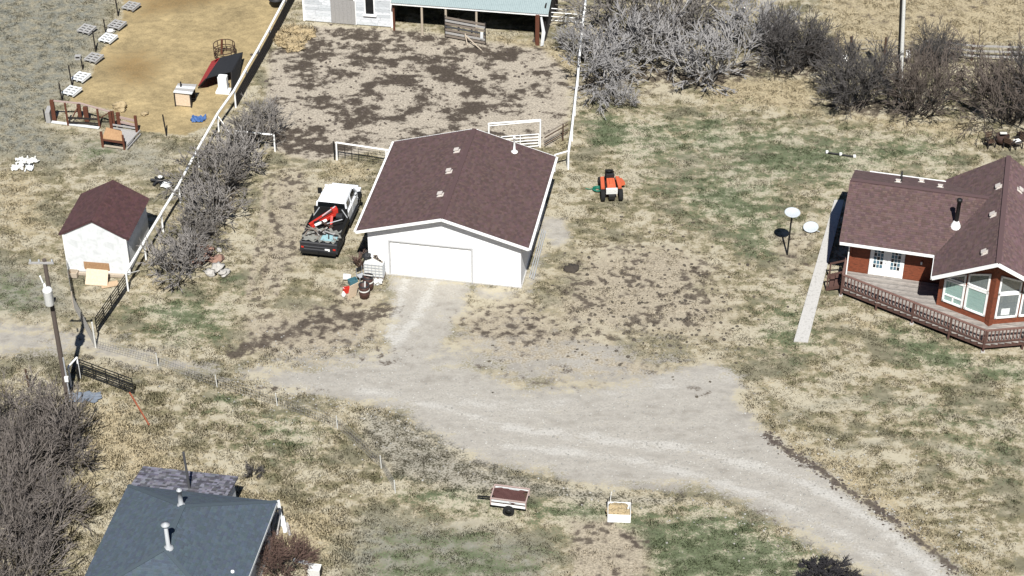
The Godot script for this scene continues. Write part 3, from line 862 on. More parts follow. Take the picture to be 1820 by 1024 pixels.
func make_garage():
	var W := 9.13
	var D := 8.96
	var He := 3.24
	var Hr := 4.71
	var o := 0.54
	var t := thing("garage", "white gabled garage with brown shingle roof and wide closed white door", "garage", Vector3(-8.466, 0, -95.219), -deg_to_rad(10.03))
	var sl := (Hr - He) / (W * 0.5 + o)
	var hw := He + sl * o - 0.12
	var hp := Hr - 0.13
	# walls: front with the opening, back, two sides
	var f := MB.new()
	f.slab([L(0, 0, -0.1), L(1.31, 0, -0.1), L(1.31, 0, 2.38), L(6.19, 0, 2.38), L(6.19, 0, -0.1), L(W, 0, -0.1), L(W, 0, hw), L(W * 0.5, 0, hp), L(0, 0, hw)], Vector3(0, 0, -0.15))
	var fw := put("front_wall", f, M.siding_white, t)
	for k in 26:                       # lap siding courses, each lifted at its lower edge
		var y := 0.12 + k * 0.17
		var l := 0.004 if y < hw - 0.16 else (y - hw + 0.2) / sl
		var spans := [[0.0, 1.2], [6.3, W]] if y < 2.42 else [[l, W - l]]
		for s in spans:
			if s[1] - s[0] < 0.1: continue
			var c := MB.new()
			c.hexa([L(s[0], 0, y), L(s[1], 0, y), L(s[1], 0.022, y), L(s[0], 0.022, y), L(s[0], -0.002, y + 0.165), L(s[1], -0.002, y + 0.165), L(s[1], 0.012, y + 0.165), L(s[0], 0.012, y + 0.165)].map(func(p): return p + Vector3(0, 0, 0.022)))
			put("siding_board", c, M.siding_white, fw)
	for s in [[0.0, "side_wall"], [W - 0.15, "side_wall"]]:
		put(s[1], MB.new().box(L(s[0] + 0.075, D * 0.5, hw * 0.5 - 0.05), Vector3(0.15, hw + 0.09, D - 0.31)), M.siding_white, t)
	put("back_wall", MB.new().slab([L(0, D, -0.1), L(W, D, -0.1), L(W, D, hw), L(W * 0.5, D, hp), L(0, D, hw)], Vector3(0, 0, 0.15)), M.siding_white, t)
	# door of four sections in its frame
	var door := put("garage_door", MB.new().box(L(3.75, 0.1, 1.18), Vector3(4.86, 2.4, 0.03)), M.white, t)
	for k in 4:
		for j in 8:
			put("door_panel", MB.new().box(L(1.62 + j * 0.607, 0.075, 0.31 + k * 0.59), Vector3(0.56, 0.54, 0.035)), M.white, door)
	var fr := MB.new()
	fr.box(L(1.27, -0.03, 1.2), Vector3(0.09, 2.44, 0.07)); fr.box(L(6.23, -0.03, 1.2), Vector3(0.09, 2.44, 0.07)); fr.box(L(3.75, -0.03, 2.44), Vector3(5.05, 0.06, 0.07))
	put("frame", fr, M.trim_grey, door)
	# roof
	for s in [0, 1]:
		var r := MB.new()
		var e := -o if s == 0 else W + o
		slope(r, L(e, -o, He), L(e, D + o, He), L(W * 0.5, D + o, Hr), L(W * 0.5, -o, Hr), s * 1.7)
		var rf := put("roof", r, M.roof_brown, t)
		put("fascia", MB.new().beam(L(e + (-0.02 if s == 0 else 0.02), -o, He - 0.09), L(e + (-0.02 if s == 0 else 0.02), D + o, He - 0.09), 0.04, 0.17), M.white, rf)
		for v in [-o - 0.022, D + o + 0.022]:
			put("rake_board", MB.new().beam(L(e, v, He - 0.08), L(W * 0.5, v, Hr - 0.08), 0.04, 0.18), M.white, rf)
		put("gutter", MB.new().beam(L(e + (-0.09 if s == 0 else 0.09), -o, He - 0.05), L(e + (-0.09 if s == 0 else 0.09), D + o, He - 0.05), 0.10, 0.09), M.white, rf)
		if s == 0:
			for v in [7.02, 4.66, 2.11]: roof_vent(rf, L(3.97, v, He + sl * (3.97 + o)), Vector3(-sl, 1, 0).normalized(), 0.30)
		else:
			var pb := L(7.24, 8.5, He + sl * (W + o - 7.24))
			put("vent_pipe", MB.new().lathe([Vector2(0.22, 0.0), Vector2(0.20, 0.06), Vector2(0.07, 0.16), Vector2(0.055, 0.95), Vector2(0.075, 0.96), Vector2(0.07, 1.1), Vector2(0, 1.11)], pb), M.white, rf)
	put("ridge_cap", MB.new().beam(L(W * 0.5, -o, Hr + 0.012), L(W * 0.5, D + o, Hr + 0.012), 0.26, 0.03), M.roof_brown, t)
	put("side_door", MB.new().box(L(W + 0.02, 6.2, 1.05), Vector3(0.06, 2.1, 0.95)), M.white, t)
	put("wall_lamp", MB.new().box(L(W + 0.08, 5.3, 2.1), Vector3(0.14, 0.2, 0.14)), M.white, t)
	put("foundation", MB.new().box(L(W * 0.5, D * 0.5, -0.02), Vector3(W + 0.12, 0.14, D + 0.12)), M.concrete, t)
	return t

func make_shed():
	var W := 3.73
	var D := 4.18
	var He := 2.58
	var Hr := 3.75
	var o := 0.27
	var t := thing("garden_shed", "small white sheet-walled shed with brown shingle roof beside the long fence", "shed", Vector3(-26.36, 0, -95.47), -deg_to_rad(7.45))
	var sl := (Hr - He) / (W * 0.5 + o)
	var hw := He + sl * o - 0.12
	# front wall in three upright sheets
	var xs := [0.0, 1.22, 2.45, W]
	for k in 3:
		var a: float = xs[k] + (0.008 if k > 0 else 0.0)
		var b: float = xs[k + 1]
		var pts := [L(a, 0, 0.12), L(b, 0, 0.12), L(b, 0, hw + sl * minf(b, W - b) - 0.01)]
		if k == 1: pts.append(L(W * 0.5, 0, Hr - 0.13))
		pts.append(L(a, 0, hw + sl * minf(a, W - a) - 0.01))
		put("wall_sheet", MB.new().slab(pts, Vector3(0, 0, -0.06)), M.old_white, t)
	for x in [1.225, 2.455]: put("batten", MB.new().box(L(x, -0.012, 1.5), Vector3(0.05, 2.7, 0.024)), M.old_white, t)
	for x in [0.03, W - 0.03]:
		put("side_wall", MB.new().box(L(x, D * 0.5, hw * 0.5 + 0.05), Vector3(0.06, hw - 0.12, D - 0.13)), M.old_white, t)
	put("back_wall", MB.new().slab([L(0, D, 0.1), L(W, D, 0.1), L(W, D, hw), L(W * 0.5, D, Hr - 0.13), L(0, D, hw)], Vector3(0, 0, 0.06)), M.old_white, t)
	for x in [-0.02, W + 0.02]: put("corner_board", MB.new().box(L(x, -0.02, hw * 0.5), Vector3(0.1, hw - 0.1, 0.1)), M.white, t)
	for s in [0, 1]:
		var r := MB.new()
		var e := -o if s == 0 else W + o
		slope(r, L(e, -0.1, He), L(e, D + 0.1, He), L(W * 0.5, D + 0.1, Hr), L(W * 0.5, -0.1, Hr), s * 2.3)
		put("roof", r, M.roof_red, t)
	put("floor_beam", MB.new().box(L(W * 0.5, 0.0, 0.06), Vector3(W, 0.12, 0.16)), M.old_white, t)
	put("floor_beam", MB.new().box(L(W * 0.5, D - 0.1, 0.06), Vector3(W, 0.12, 0.16)), M.old_white, t)
	# a bare plywood patch low on the front
	put("plywood_patch", MB.new().box(L(1.75, -0.035, 0.42), Vector3(1.55, 0.55, 0.02)), M.plywood_orange, t)

func make_cottage():
	var W := 7.6
	var D := 7.72
	var t := thing("cottage", "low cottage with slate-blue hipped shingle roof at the lower left", "house", Vector3(-20.255, 0, -65.56), -deg_to_rad(9.16))
	var He := 2.75
	var Hr := 4.3
	var v0 := -0.6
	for w in [[L(W * 0.5, D - 0.45, 1.25), Vector3(W - 0.7, 2.7, 0.2)], [L(W * 0.5, v0 + 0.45, 1.25), Vector3(W - 0.7, 2.7, 0.2)], [L(0.45, 3.56, 1.25), Vector3(0.2, 2.7, D - 0.62)], [L(W - 0.45, 3.56, 1.25), Vector3(0.2, 2.7, D - 0.62)]]:
		put("wall", MB.new().box(w[0], w[1]), M.old_white, t)
	var a := L(W * 0.5, D - 2.67, Hr)
	var b := L(W * 0.5, v0 + 2.67, Hr)
	var c := [L(0, v0, He), L(W, v0, He), L(W, D, He), L(0, D, He)]
	var defs := [[c[0], c[3], a, b], [c[1], c[2], a, b], [c[3], c[2], a, a], [c[0], c[1], b, b]]
	for k in 4:
		var r := MB.new()
		var q: Array = defs[k]
		slope(r, q[0], q[1], q[2], q[3], k * 1.3)
		put("roof", r, M.roof_blue, t)
	put("fascia", MB.new().beam(c[1] - Vector3.UP * 0.1, c[2] - Vector3.UP * 0.1, 0.04, 0.16), M.old_white, t)
	put("fascia", MB.new().beam(c[0] - Vector3.UP * 0.1, c[3] - Vector3.UP * 0.1, 0.04, 0.16), M.old_white, t)
	for h in [[c[0], b], [c[1], b], [c[2], a], [c[3], a], [a, b]]:
		put("ridge_cap", MB.new().beam(h[0] + Vector3.UP * 0.012, h[1] + Vector3.UP * 0.012, 0.2, 0.024), M.roof_blue, t)
	# the lower lean-to behind, in mottled shingles
	var an := MB.new()
	slope(an, L(0.02, 9.86, 2.15), L(4.98, 9.86, 2.15), L(4.98, 7.55, 2.62), L(0.02, 7.55, 2.62))
	put("annex_roof", an, M.roof_mottled, t)
	put("annex_wall", MB.new().box(L(2.5, 8.5, 1.0), Vector3(4.7, 2.1, 2.2)), M.old_white, t)
	var p1 := L(3.62, 5.25, 4.1)
	put("flue_pipe", MB.new().lathe([Vector2(0.2, 0.05), Vector2(0.18, 0.14), Vector2(0.115, 0.2), Vector2(0.11, 1.0), Vector2(0.14, 1.0), Vector2(0.14, 1.04), Vector2(0.09, 1.05), Vector2(0.09, 1.12), Vector2(0, 1.13)], p1, 12), M.galvanised, t)
	var ch := put("chimney_pipe", MB.new().lathe([Vector2(0.24, 0.0), Vector2(0.22, 0.1), Vector2(0.10, 0.2), Vector2(0.09, 1.42), Vector2(0.0, 1.43)], L(3.93, 2.25, 4.2), 12), M.galvanised, t)
	put("rain_cap", MB.new().lathe([Vector2(0.0, 1.44), Vector2(0.2, 1.46), Vector2(0.21, 1.5), Vector2(0.02, 1.6), Vector2(0, 1.6)], L(3.93, 2.25, 4.2), 14), M.galvanised, ch)
	put("roof_boss", MB.new().lathe([Vector2(0.09, 0), Vector2(0.08, 0.08), Vector2(0, 0.1)], L(6.89, 2.33, 3.06), 10), M.white, t)
	# thin mast standing against the annex
	put("mast", MB.new().tube(L(2.95, 8.3, 2.3), L(2.85, 8.35, 4.75), 0.075, 0.065, 8), M.grey_dark, t)

func make_barn():
	var t := thing("barn", "weathered white plank barn with teal roof and open posted lean-to", "barn", Vector3(-15.03, 0, -126.356), -deg_to_rad(8.96))
	var rng := RandomNumberGenerator.new()
	rng.seed = 31
	var W := 6.51
	put("wall_core", MB.new().box(L(W * 0.5, 2.1, 1.7), Vector3(W - 0.04, 3.4, 3.9)), M.barn_wood, t)
	for k in 15:                       # front planks, cut round the door and the window
		var y := 0.03 + k * 0.225
		var spans := [[0.06, 2.02], [3.85, W - 0.06]]
		if y > 1.95: spans = [[0.06, W - 0.06]]
		for s in spans:
			var parts := [s]
			if y > 0.95 and y < 2.4 and s[1] > 5.2:
				parts = [[s[0], 4.55], [5.25, s[1]]]
			for p in parts:
				var cut: float = p[0] + (p[1] - p[0]) * rng.randf_range(0.3, 0.7)
				for q in ([[p[0], cut], [cut + 0.012, p[1]]] if p[1] - p[0] > 1.5 else [p]):
					var b := put("plank", MB.new().box(L((q[0] + q[1]) * 0.5, 0.115 + rng.randf() * 0.012, y + 0.108), Vector3(q[1] - q[0], 0.213, 0.03)), M.plank[rng.randi_range(0, 3)], t)
	for x in [0.02, W - 0.02, 3.8]: put("corner_board", MB.new().box(L(x, 0.085, 1.7), Vector3(0.14, 3.4, 0.05)), M.white, t)
	var d := put("barn_door", MB.new().box(L(2.94, 0.1, 0.97), Vector3(1.8, 1.9, 0.05)), M.door_grey, t)
	for k in 6: put("door_board", MB.new().box(L(2.2 + k * 0.297, 0.06, 0.97), Vector3(0.285, 1.88, 0.025)), M.door_grey, d)
	put("window", MB.new().box(L(4.9, 0.12, 1.65), Vector3(0.62, 1.4, 0.03)), M.dark_glass, t)
	var wf := MB.new()
	for x in [4.56, 5.24]: wf.box(L(x, 0.05, 1.65), Vector3(0.09, 1.5, 0.06))
	wf.box(L(4.9, 0.05, 2.4), Vector3(0.78, 0.1, 0.06))
	put("window_frame", wf, M.white, t)
	put("sill", MB.new().box(L(4.9, 0.02, 0.88), Vector3(0.95, 0.12, 0.14)), M.white, t)
	# main roof above, ridge along the barn
	for s in [0, 1]:
		var r := MB.new()
		if s == 0: r.slab([L(-0.2, 0.0, 3.35), L(6.55, 0.0, 3.35), L(6.55, 2.1, 4.3), L(-0.2, 2.1, 4.3)], Vector3(0, 0.06, 0))
		else: r.slab([L(-0.2, 4.3, 3.3), L(6.55, 4.3, 3.3), L(6.55, 2.1, 4.3), L(-0.2, 2.1, 4.3)], Vector3(0, 0.06, 0))
		put("roof", r, M.teal, t)
	# open lean-to
	var e0 := L(6.62, -0.75, 2.42)
	var e1 := L(17.9, -0.75, 2.42)
	var t0 := L(6.62, 4.4, 3.72)
	var t1 := L(17.9, 4.4, 3.72)
	for k in 14:                       # corrugated sheets side by side
		var a := k / 14.0
		var b := (k + 1) / 14.0
		var r := MB.new()
		for j in 6:
			var p := lerpf(a, b, j / 6.0)
			var q := lerpf(a, b, (j + 1) / 6.0)
			var m := (p + q) * 0.5
			var up := Vector3.UP * 0.035
			var o := Vector3(0, 0.97, 0.24)
			r.quad_out(e0.lerp(e1, p), e0.lerp(e1, m) + up, t0.lerp(t1, m) + up, t0.lerp(t1, p), o)
			r.quad_out(e0.lerp(e1, m) + up, e0.lerp(e1, q), t0.lerp(t1, q), t0.lerp(t1, m) + up, o)
		put("roof_sheet", r, M.teal, t)
	put("eave_beam", MB.new().beam(e0 + Vector3(0, -0.09, -0.1), e1 + Vector3(0, -0.09, -0.1), 0.06, 0.16), M.white, t)
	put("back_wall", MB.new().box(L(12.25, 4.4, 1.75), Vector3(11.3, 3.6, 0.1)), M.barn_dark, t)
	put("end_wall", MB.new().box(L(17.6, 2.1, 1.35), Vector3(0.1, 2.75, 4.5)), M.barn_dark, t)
	put("hanging_board", MB.new().box(L(14.6, 3.2, 1.3), Vector3(2.2, 1.3, 0.06)), M.rust_wood, t)
	for u in [8.82, 10.55, 12.75]:
		put("post", MB.new().tube(L(u, -0.55, -0.1), L(u, -0.55, 2.3), 0.09, 0.085, 8), M.pale_wood, t)
		put("knee_brace", MB.new().beam(L(u, -0.5, 1.9), L(u, 0.4, 2.5), 0.09, 0.09), M.pale_wood, t)
	put("post", MB.new().box(L(17.15, -0.75, 1.12), Vector3(0.28, 2.4, 0.16)), M.rust_wood, t)
	var ws := MB.new()
	ws.slab([L(17.4, -0.95, 0.0), L(17.62, -0.95, 0.1), L(17.75, -0.95, 1.1), L(17.5, -0.95, 2.35), L(17.38, -0.95, 2.3), L(17.5, -0.95, 1.2)], Vector3(0, 0, 0.05))
	put("peeling_board", ws, M.old_white, t)
	put("end_strip", MB.new().box(L(6.72, -0.3, 1.1), Vector3(0.14, 2.2, 0.1)), M.rust_wood, t)

func make_house():
	var t := thing("wooden_house", "brown timber house with shingle roofs, white windows and wrap-around deck", "house", Vector3(18.975, 0, -93.73), -deg_to_rad(14.3))
	var fl := 0.55
	# main wing walls
	put("wall", MB.new().box(L(3.9, 1.15, 1.75), Vector3(6.7, 3.6, 0.18)), M.cedar, t)
	put("wall", MB.new().slab([L(0.52, 0.98, -0.05), L(0.52, 7.0, -0.05), L(0.52, 7.0, 3.5), L(0.52, 3.98, 4.85), L(0.52, 0.98, 3.5)], Vector3(0.18, 0, 0)), M.cedar, t)
	put("wall", MB.new().box(L(3.9, 6.95, 1.75), Vector3(6.7, 3.6, 0.18)), M.cedar, t)
	# the prow wing walls
	var pL := L(5.92, -1.06)
	var pC := L(8.95, -2.29)
	var pR := L(11.98, -1.06)
	var back := 7.6
	var sw := 0.709
	var hE := 3.2 + sw * 0.5 - 0.14
	var hP := 5.6 - 0.16
	put("wall", MB.new().slab([pL + Vector3(0, 0.0, 0), pC, pC + Vector3.UP * hP, pL + Vector3.UP * hE], Vector3(0.06, 0, -0.15)), M.cedar, t)
	put("wall", MB.new().slab([pC, pR, pR + Vector3.UP * hE, pC + Vector3.UP * hP], Vector3(-0.06, 0, -0.15)), M.cedar, t)
	put("corner_post", MB.new().box(pC + Vector3(0, hP * 0.5 - 0.1, -0.02), Vector3(0.3, hP - 0.2, 0.3), Basis(Vector3.UP, PI / 4)), M.cedar, t)
	put("wall", MB.new().box(L(6.0, (back - 1.2) * 0.5, hE * 0.5), Vector3(0.16, hE, back + 1.0)), M.cedar, t)
	put("wall", MB.new().box(L(11.9, (back - 1.2) * 0.5, hE * 0.5), Vector3(0.16, hE, back + 1.0)), M.cedar, t)
	put("wall", MB.new().slab([L(5.92, back, 0), L(11.98, back, 0), L(11.98, back, hE), L(8.95, back, hP), L(5.92, back, hE)], Vector3(0, 0, 0.15)), M.cedar, t)
	# roofs
	var r := MB.new()
	slope(r, L(0, 0, 3.2), L(5.55, 0, 3.2), L(8.1, 3.98, 5.0), L(0, 3.98, 5.0))
	var rf := put("roof", r, M.roof_house, t)
	put("fascia", MB.new().beam(L(0, -0.022, 3.11), L(5.4, -0.022, 3.11), 0.04, 0.18), M.white, rf)
	put("rake_board", MB.new().beam(L(-0.022, 0, 3.1), L(-0.022, 3.98, 4.9), 0.04, 0.18), M.roof_trim, rf)
	r = MB.new()
	slope(r, L(0, 7.96, 3.2), L(5.6, 7.96, 3.2), L(8.1, 3.98, 5.0), L(0, 3.98, 5.0), 1.1)
	rf = put("roof", r, M.roof_house, t)
	put("fascia", MB.new().beam(L(0, 7.982, 3.11), L(5.6, 7.982, 3.11), 0.04, 0.18), M.white, rf)
	put("ridge_cap", MB.new().beam(L(0, 3.98, 5.012), L(8.0, 3.98, 5.012), 0.28, 0.03), M.roof_house, t)
	put("drip_edge", MB.new().beam(L(0.9, 7.975, 3.225), L(5.55, 7.975, 3.225), 0.09, 0.04), M.white, rf)
	var pv := [[2.7, 5.36, "white"], [4.04, 6.6, "white"], [5.17, 5.58, "white"]]
	for q in pv:
		roof_vent(rf, L(q[0], q[1], 3.2 + 0.4523 * (7.96 - q[1])), Vector3(0, 1, -0.4523).normalized(), 0.3)
	put("stack_pipe", MB.new().lathe([Vector2(0.14, 0), Vector2(0.07, 0.1), Vector2(0.06, 0.7), Vector2(0.0, 0.71)], L(2.85, 5.9, 4.1), 10), M.black_metal, rf)
	# cross wing: two slopes with a prow front
	var apexF := L(8.85, -3.45, 5.6)
	var apexB := L(8.85, 7.95, 5.6)
	r = MB.new()
	slope(r, L(5.42, -2.19, 3.2), L(5.42, 8.2, 3.2), apexB, apexF, 0.7)
	rf = put("roof", r, M.roof_house, t)
	put("rake_board", MB.new().beam(L(5.42, -2.215, 3.1), apexF + Vector3(0, -0.1, 0.025), 0.045, 0.22), M.white, rf)
	put("fascia", MB.new().beam(L(5.395, -2.19, 3.1), L(5.395, 0.0, 3.1), 0.045, 0.2), M.white, rf)
	for q in [[8.49, 4.73], [8.34, 1.82], [8.1, -1.86]]:
		roof_vent(rf, L(q[0], q[1], 5.6 - sw * absf(q[0] - 8.85)), Vector3(-sw, 1, 0).normalized(), 0.3)
	r = MB.new()
	slope(r, L(12.28, -2.19, 3.2), L(12.28, 8.2, 3.2), apexB, apexF, 2.2)
	rf = put("roof", r, M.roof_house_light, t)
	put("rake_board", MB.new().beam(L(12.28, -2.215, 3.1), apexF + Vector3(0, -0.1, 0.025), 0.045, 0.22), M.white, rf)
	roof_vent(rf, L(9.68, 5.19, 5.6 - sw * 0.83), Vector3(sw, 1, 0).normalized(), 0.3)
	put("ridge_cap", MB.new().beam(apexF + Vector3.UP * 0.012, apexB + Vector3.UP * 0.012, 0.28, 0.03), M.roof_house, t)
	# stove pipe on its white flashing
	var cb := L(6.35, 2.0, 4.0)
	var st := put("stove_pipe", MB.new().lathe([Vector2(0.12, 0.25), Vector2(0.115, 1.75), Vector2(0.16, 1.76), Vector2(0.16, 1.9), Vector2(0.1, 1.95), Vector2(0, 1.96)], cb, 14), M.black_metal, t)
	put("flashing", MB.new().lathe([Vector2(0.34, -0.06), Vector2(0.3, 0.06), Vector2(0.15, 0.4), Vector2(0.12, 0.42)], cb, 14), M.white, st)
	# windows of the left prow wall
	var uL := (pC - pL).normalized()
	var nL := Vector3(uL.z, 0, -uL.x)
	if nL.z < 0: nL = -nL
	var uR := (pR - pC).normalized()
	var nR := Vector3(uR.z, 0, -uR.x)
	if nR.z < 0: nR = -nR
	window(t, pL, uL, nL, [Vector2(0.36, 2.5), Vector2(1.52, 2.55), Vector2(1.52, 1.05), Vector2(0.36, 1.05)], 0.11, M.blind, [[0.36, 1.5, 1.52, 1.5, 0.09], [0.94, 1.05, 0.94, 1.5, 0.09]])
	window(t, pL, uL, nL, [Vector2(0.42, 2.68), Vector2(1.5, 3.28), Vector2(1.5, 2.68), Vector2(0.42, 2.66)], 0.09, M.dark_glass)
	window(t, pL, uL, nL, [Vector2(1.72, 2.6), Vector2(2.92, 2.62), Vector2(2.92, 1.07), Vector2(1.72, 1.07)], 0.11, M.blind)
	window(t, pL, uL, nL, [Vector2(1.72, 3.42), Vector2(2.9, 3.9), Vector2(2.9, 2.76), Vector2(1.72, 2.76)], 0.1, M.dark_glass)
	window(t, pC, uR, nR, [Vector2(0.3, 2.62), Vector2(1.52, 2.62), Vector2(1.52, 1.03), Vector2(0.3, 1.03)], 0.11, M.dark_glass)
	window(t, pC, uR, nR, [Vector2(0.28, 3.9), Vector2(1.5, 3.45), Vector2(1.5, 2.77), Vector2(0.28, 2.77)], 0.1, M.dark_glass)
	window(t, pC, uR, nR, [Vector2(1.72, 2.62), Vector2(2.9, 2.62), Vector2(2.9, 1.03), Vector2(1.72, 1.03)], 0.11, M.dark_glass)
	window(t, pC, uR, nR, [Vector2(1.72, 3.36), Vector2(2.6, 2.95), Vector2(2.6, 2.77), Vector2(1.72, 2.77)], 0.1, M.dark_glass)
	var cs := put("chair_back", MB.new().box(pC + uR * 0.85 + nR * 0.028 + Vector3.UP * 1.4, Vector3(0.5, 0.45, 0.006), Basis(uR, Vector3.UP, nR)), M.white, t)
	# french doors
	var fd := put("double_door", MB.new().box(L(2.78, 1.02, fl + 1.06), Vector3(2.0, 2.12, 0.08)), M.white, t)
	for s in 2:
		var cx := 2.28 + s * 1.0
		put("door_leaf", MB.new().box(L(cx, 0.965, fl + 1.05), Vector3(0.92, 2.04, 0.03)), M.white, fd)
		for gx in 3:
			for gy in 5:
				put("pane", MB.new().box(L(cx - 0.19 + gx * 0.19, 0.945, fl + 0.68 + gy * 0.27), Vector3(0.15, 0.22, 0.014)), M.pane_blue if (gx + gy + s) % 3 else M.dark_glass, fd)
	put("handle", MB.new().box(L(2.74, 0.93, fl + 1.0), Vector3(0.03, 0.14, 0.05)), M.galvanised, fd)
	put("downspout", MB.new().beam(L(0.55, 0.6, 0.5), L(0.55, 0.6, 3.05), 0.07, 0.07), M.white, t)
	put("wall_lamp", MB.new().box(L(4.75, 0.99, 1.85), Vector3(0.1, 0.16, 0.12)), M.white, t)
	# deck: boards, rim, posts, railing
	var A := Vector2(0.45, -0.80)
	var B := Vector2(8.82, -4.22)
	var Cc := Vector2(13.4, -2.35)
	var dk := put("deck", MB.new().slab([L(A.x, A.y, fl - 0.16), L(B.x, B.y, fl - 0.16), L(Cc.x, Cc.y, fl - 0.16), L(Cc.x, 1.0, fl - 0.16), L(A.x, 1.0, fl - 0.16)], Vector3(0, 0.13, 0)), M.deck_dark, t)
	for k in 34:
		var v := 0.98 - k * 0.153
		var lo := maxf(A.x + 0.02, (A.x + (v - A.y) / (B.y - A.y) * (B.x - A.x)) if v < A.y else A.x)
		var hi := minf(Cc.x, B.x + (v - B.y) / (Cc.y - B.y) * (Cc.x - B.x))
		if hi - lo > 0.25: put("deck_board", MB.new().box(L((lo + hi) * 0.5, v - 0.07, fl - 0.012), Vector3(hi - lo - 0.04, 0.03, 0.142)), M.deck[k % 3], dk)
	var sides := [[A, B, 41], [B, Cc, 23], [Vector2(0.45, 0.95), A, 8]]
	for sd in sides:
		var a := L(sd[0].x, sd[0].y)
		var b := L(sd[1].x, sd[1].y)
		var d := (b - a).normalized()
		put("rim_board", MB.new().beam(a + Vector3.UP * (fl - 0.14), b + Vector3.UP * (fl - 0.14), 0.05, 0.26), M.deck_side, dk)
		var rail := put("top_rail", MB.new().beam(a + Vector3.UP * (fl + 0.95), b + Vector3.UP * (fl + 0.95), 0.15, 0.05), M.deck_rail, dk)
		put("bottom_rail", MB.new().beam(a + Vector3.UP * (fl + 0.12), b + Vector3.UP * (fl + 0.12), 0.05, 0.09), M.deck_side, dk)
		var len_ := a.distance_to(b)
		for k in sd[2]:
			var p: Vector3 = a + d * (len_ * (k + 0.5) / sd[2])
			put("baluster", MB.new().box(p + Vector3.UP * (fl + 0.45), Vector3(0.065, 0.8, 0.04), Basis(d, Vector3.UP, d.cross(Vector3.UP))), M.deck_rail, dk)
		for k in range(0, int(len_ / 2.3) + 1):
			var p: Vector3 = a + d * minf(len_ - 0.02, k * 2.3)
			put("post", MB.new().box(p + Vector3.UP * (fl * 0.5 + 0.42), Vector3(0.11, fl + 1.0, 0.11)), M.deck_side, dk)
			if k % 2 == 0: put("footing", MB.new().box(p + Vector3.UP * 0.02, Vector3(0.2, 0.12, 0.2)), M.concrete, dk)
	# steps down to the concrete walk
	for k in 2:
		put("stair_tread", MB.new().box(L(0.12 - k * 0.3, 0.15, 0.36 - k * 0.18), Vector3(0.3, 0.05, 1.15)), M.deck_side, t)
	for v in [-0.45, 0.75]:
		put("stair_rail", MB.new().beam(L(0.42, v, 1.45), L(-0.45, v, 1.05), 0.06, 0.1), M.deck_side, t)
		put("stair_post", MB.new().box(L(-0.42, v, 0.52), Vector3(0.09, 1.08, 0.09)), M.deck_side, t)
		put("stringer", MB.new().beam(L(0.42, v, 0.42), L(-0.42, v, 0.06), 0.05, 0.2), M.deck_side, t)

# ------------------------------------------------------------------ fences and gates
func rail_fence(called: String, label: String, bases: Array, h: float, r: float, m: Material, top_r := 0.0):
	# posts at bases with one rail on top
	var t := thing(called, label, "fence", bases[0])
	for p in bases:
		put("post", MB.new().tube(p - bases[0] - Vector3.UP * 0.2, p - bases[0] + Vector3.UP * h, r, r, 8), m, t)
	for k in bases.size() - 1:
		put("rail", MB.new().tube(bases[k] - bases[0] + Vector3.UP * h, bases[k + 1] - bases[0] + Vector3.UP * h, r if top_r == 0.0 else top_r, r if top_r == 0.0 else top_r, 8), m, t)
	return t

func gate(called: String, label: String, a: Vector3, b: Vector3, h: float, bars: int, r: float, m: Material, uprights := 3, low := 0.12):
	var t := thing(called, label, "gate", a)
	var d := b - a
	for k in bars:
		var y := low + (h - low) * k / (bars - 1.0)
		put("bar", MB.new().tube(Vector3.UP * y, d + Vector3.UP * y, r, r, 6), m, t)
	for k in uprights + 1:
		var p := d * (float(k) / uprights)
		put("upright", MB.new().tube(p + Vector3.UP * low, p + Vector3.UP * h, r, r, 6), m, t)
	return t

func wire_net(parent: Node, a: Vector3, b: Vector3, h: float, step := 0.16, r := 0.012):
	var w := MB.new()
	var n := int(a.distance_to(b) / step)
	for k in n + 1:
		var p := a.lerp(b, float(k) / n)
		w.tube(p + Vector3.UP * 0.03, p + Vector3.UP * h, r, r, 3, false)
	for k in 4:
		var y := 0.05 + (h - 0.05) * k / 3.0
		w.tube(a + Vector3.UP * y, b + Vector3.UP * y, r, r, 3, false)
	var o := put("wire_mesh", w, M.wire, parent)
	o.set_meta("kind", "stuff")

func lump(sd: int, r: Vector3, rough: float, n := 12) -> MB:
	# an uneven stone, heap or clod
	var noise := FastNoiseLite.new()
	noise.seed = sd
	noise.frequency = 0.9
	var m := MB.new()
	m.st.set_smooth_group(3)
	var pt := func(i, j):
		var th: float = PI * i / n
		var ph: float = TAU * (j % (n + 4)) / (n + 4)
		var d := Vector3(sin(th) * cos(ph), cos(th), sin(th) * sin(ph))
		return d * r * (1.0 + rough * noise.get_noise_3dv(d * 1.6) * 1.6)
	for i in n:
		for j in n + 4:
			var a: Vector3 = pt.call(i, j)
			var b: Vector3 = pt.call(i + 1, j)
			var c: Vector3 = pt.call(i + 1, j + 1)
			var d: Vector3 = pt.call(i, j + 1)
			if i < n - 1: m.tri_out(a, b, c, a + b + c)
			if i > 0: m.tri_out(a, c, d, a + c + d)
	return m

func sheet(sd: int, w: float, d: float, amp: float, n := 10) -> MB:
	# a crumpled sheet lying on the ground
	var noise := FastNoiseLite.new()
	noise.seed = sd
	noise.frequency = 0.8
	var m := MB.new()
	m.st.set_smooth_group(4)
	var pt := func(i, j):
		var x: float = (float(i) / n - 0.5) * w
		var z: float = (float(j) / n - 0.5) * d
		x += noise.get_noise_2d(z * 3.0, 7.0) * w * 0.25
		z += noise.get_noise_2d(x * 3.0, 31.0) * d * 0.3
		return Vector3(x, 0.02 + amp * absf(noise.get_noise_2d(x * 3.5, z * 3.5)) * 2.0, z)
	for i in n:
		for j in n:
			m.quad_out(pt.call(i, j), pt.call(i + 1, j), pt.call(i + 1, j + 1), pt.call(i, j + 1), Vector3.UP)
	return m

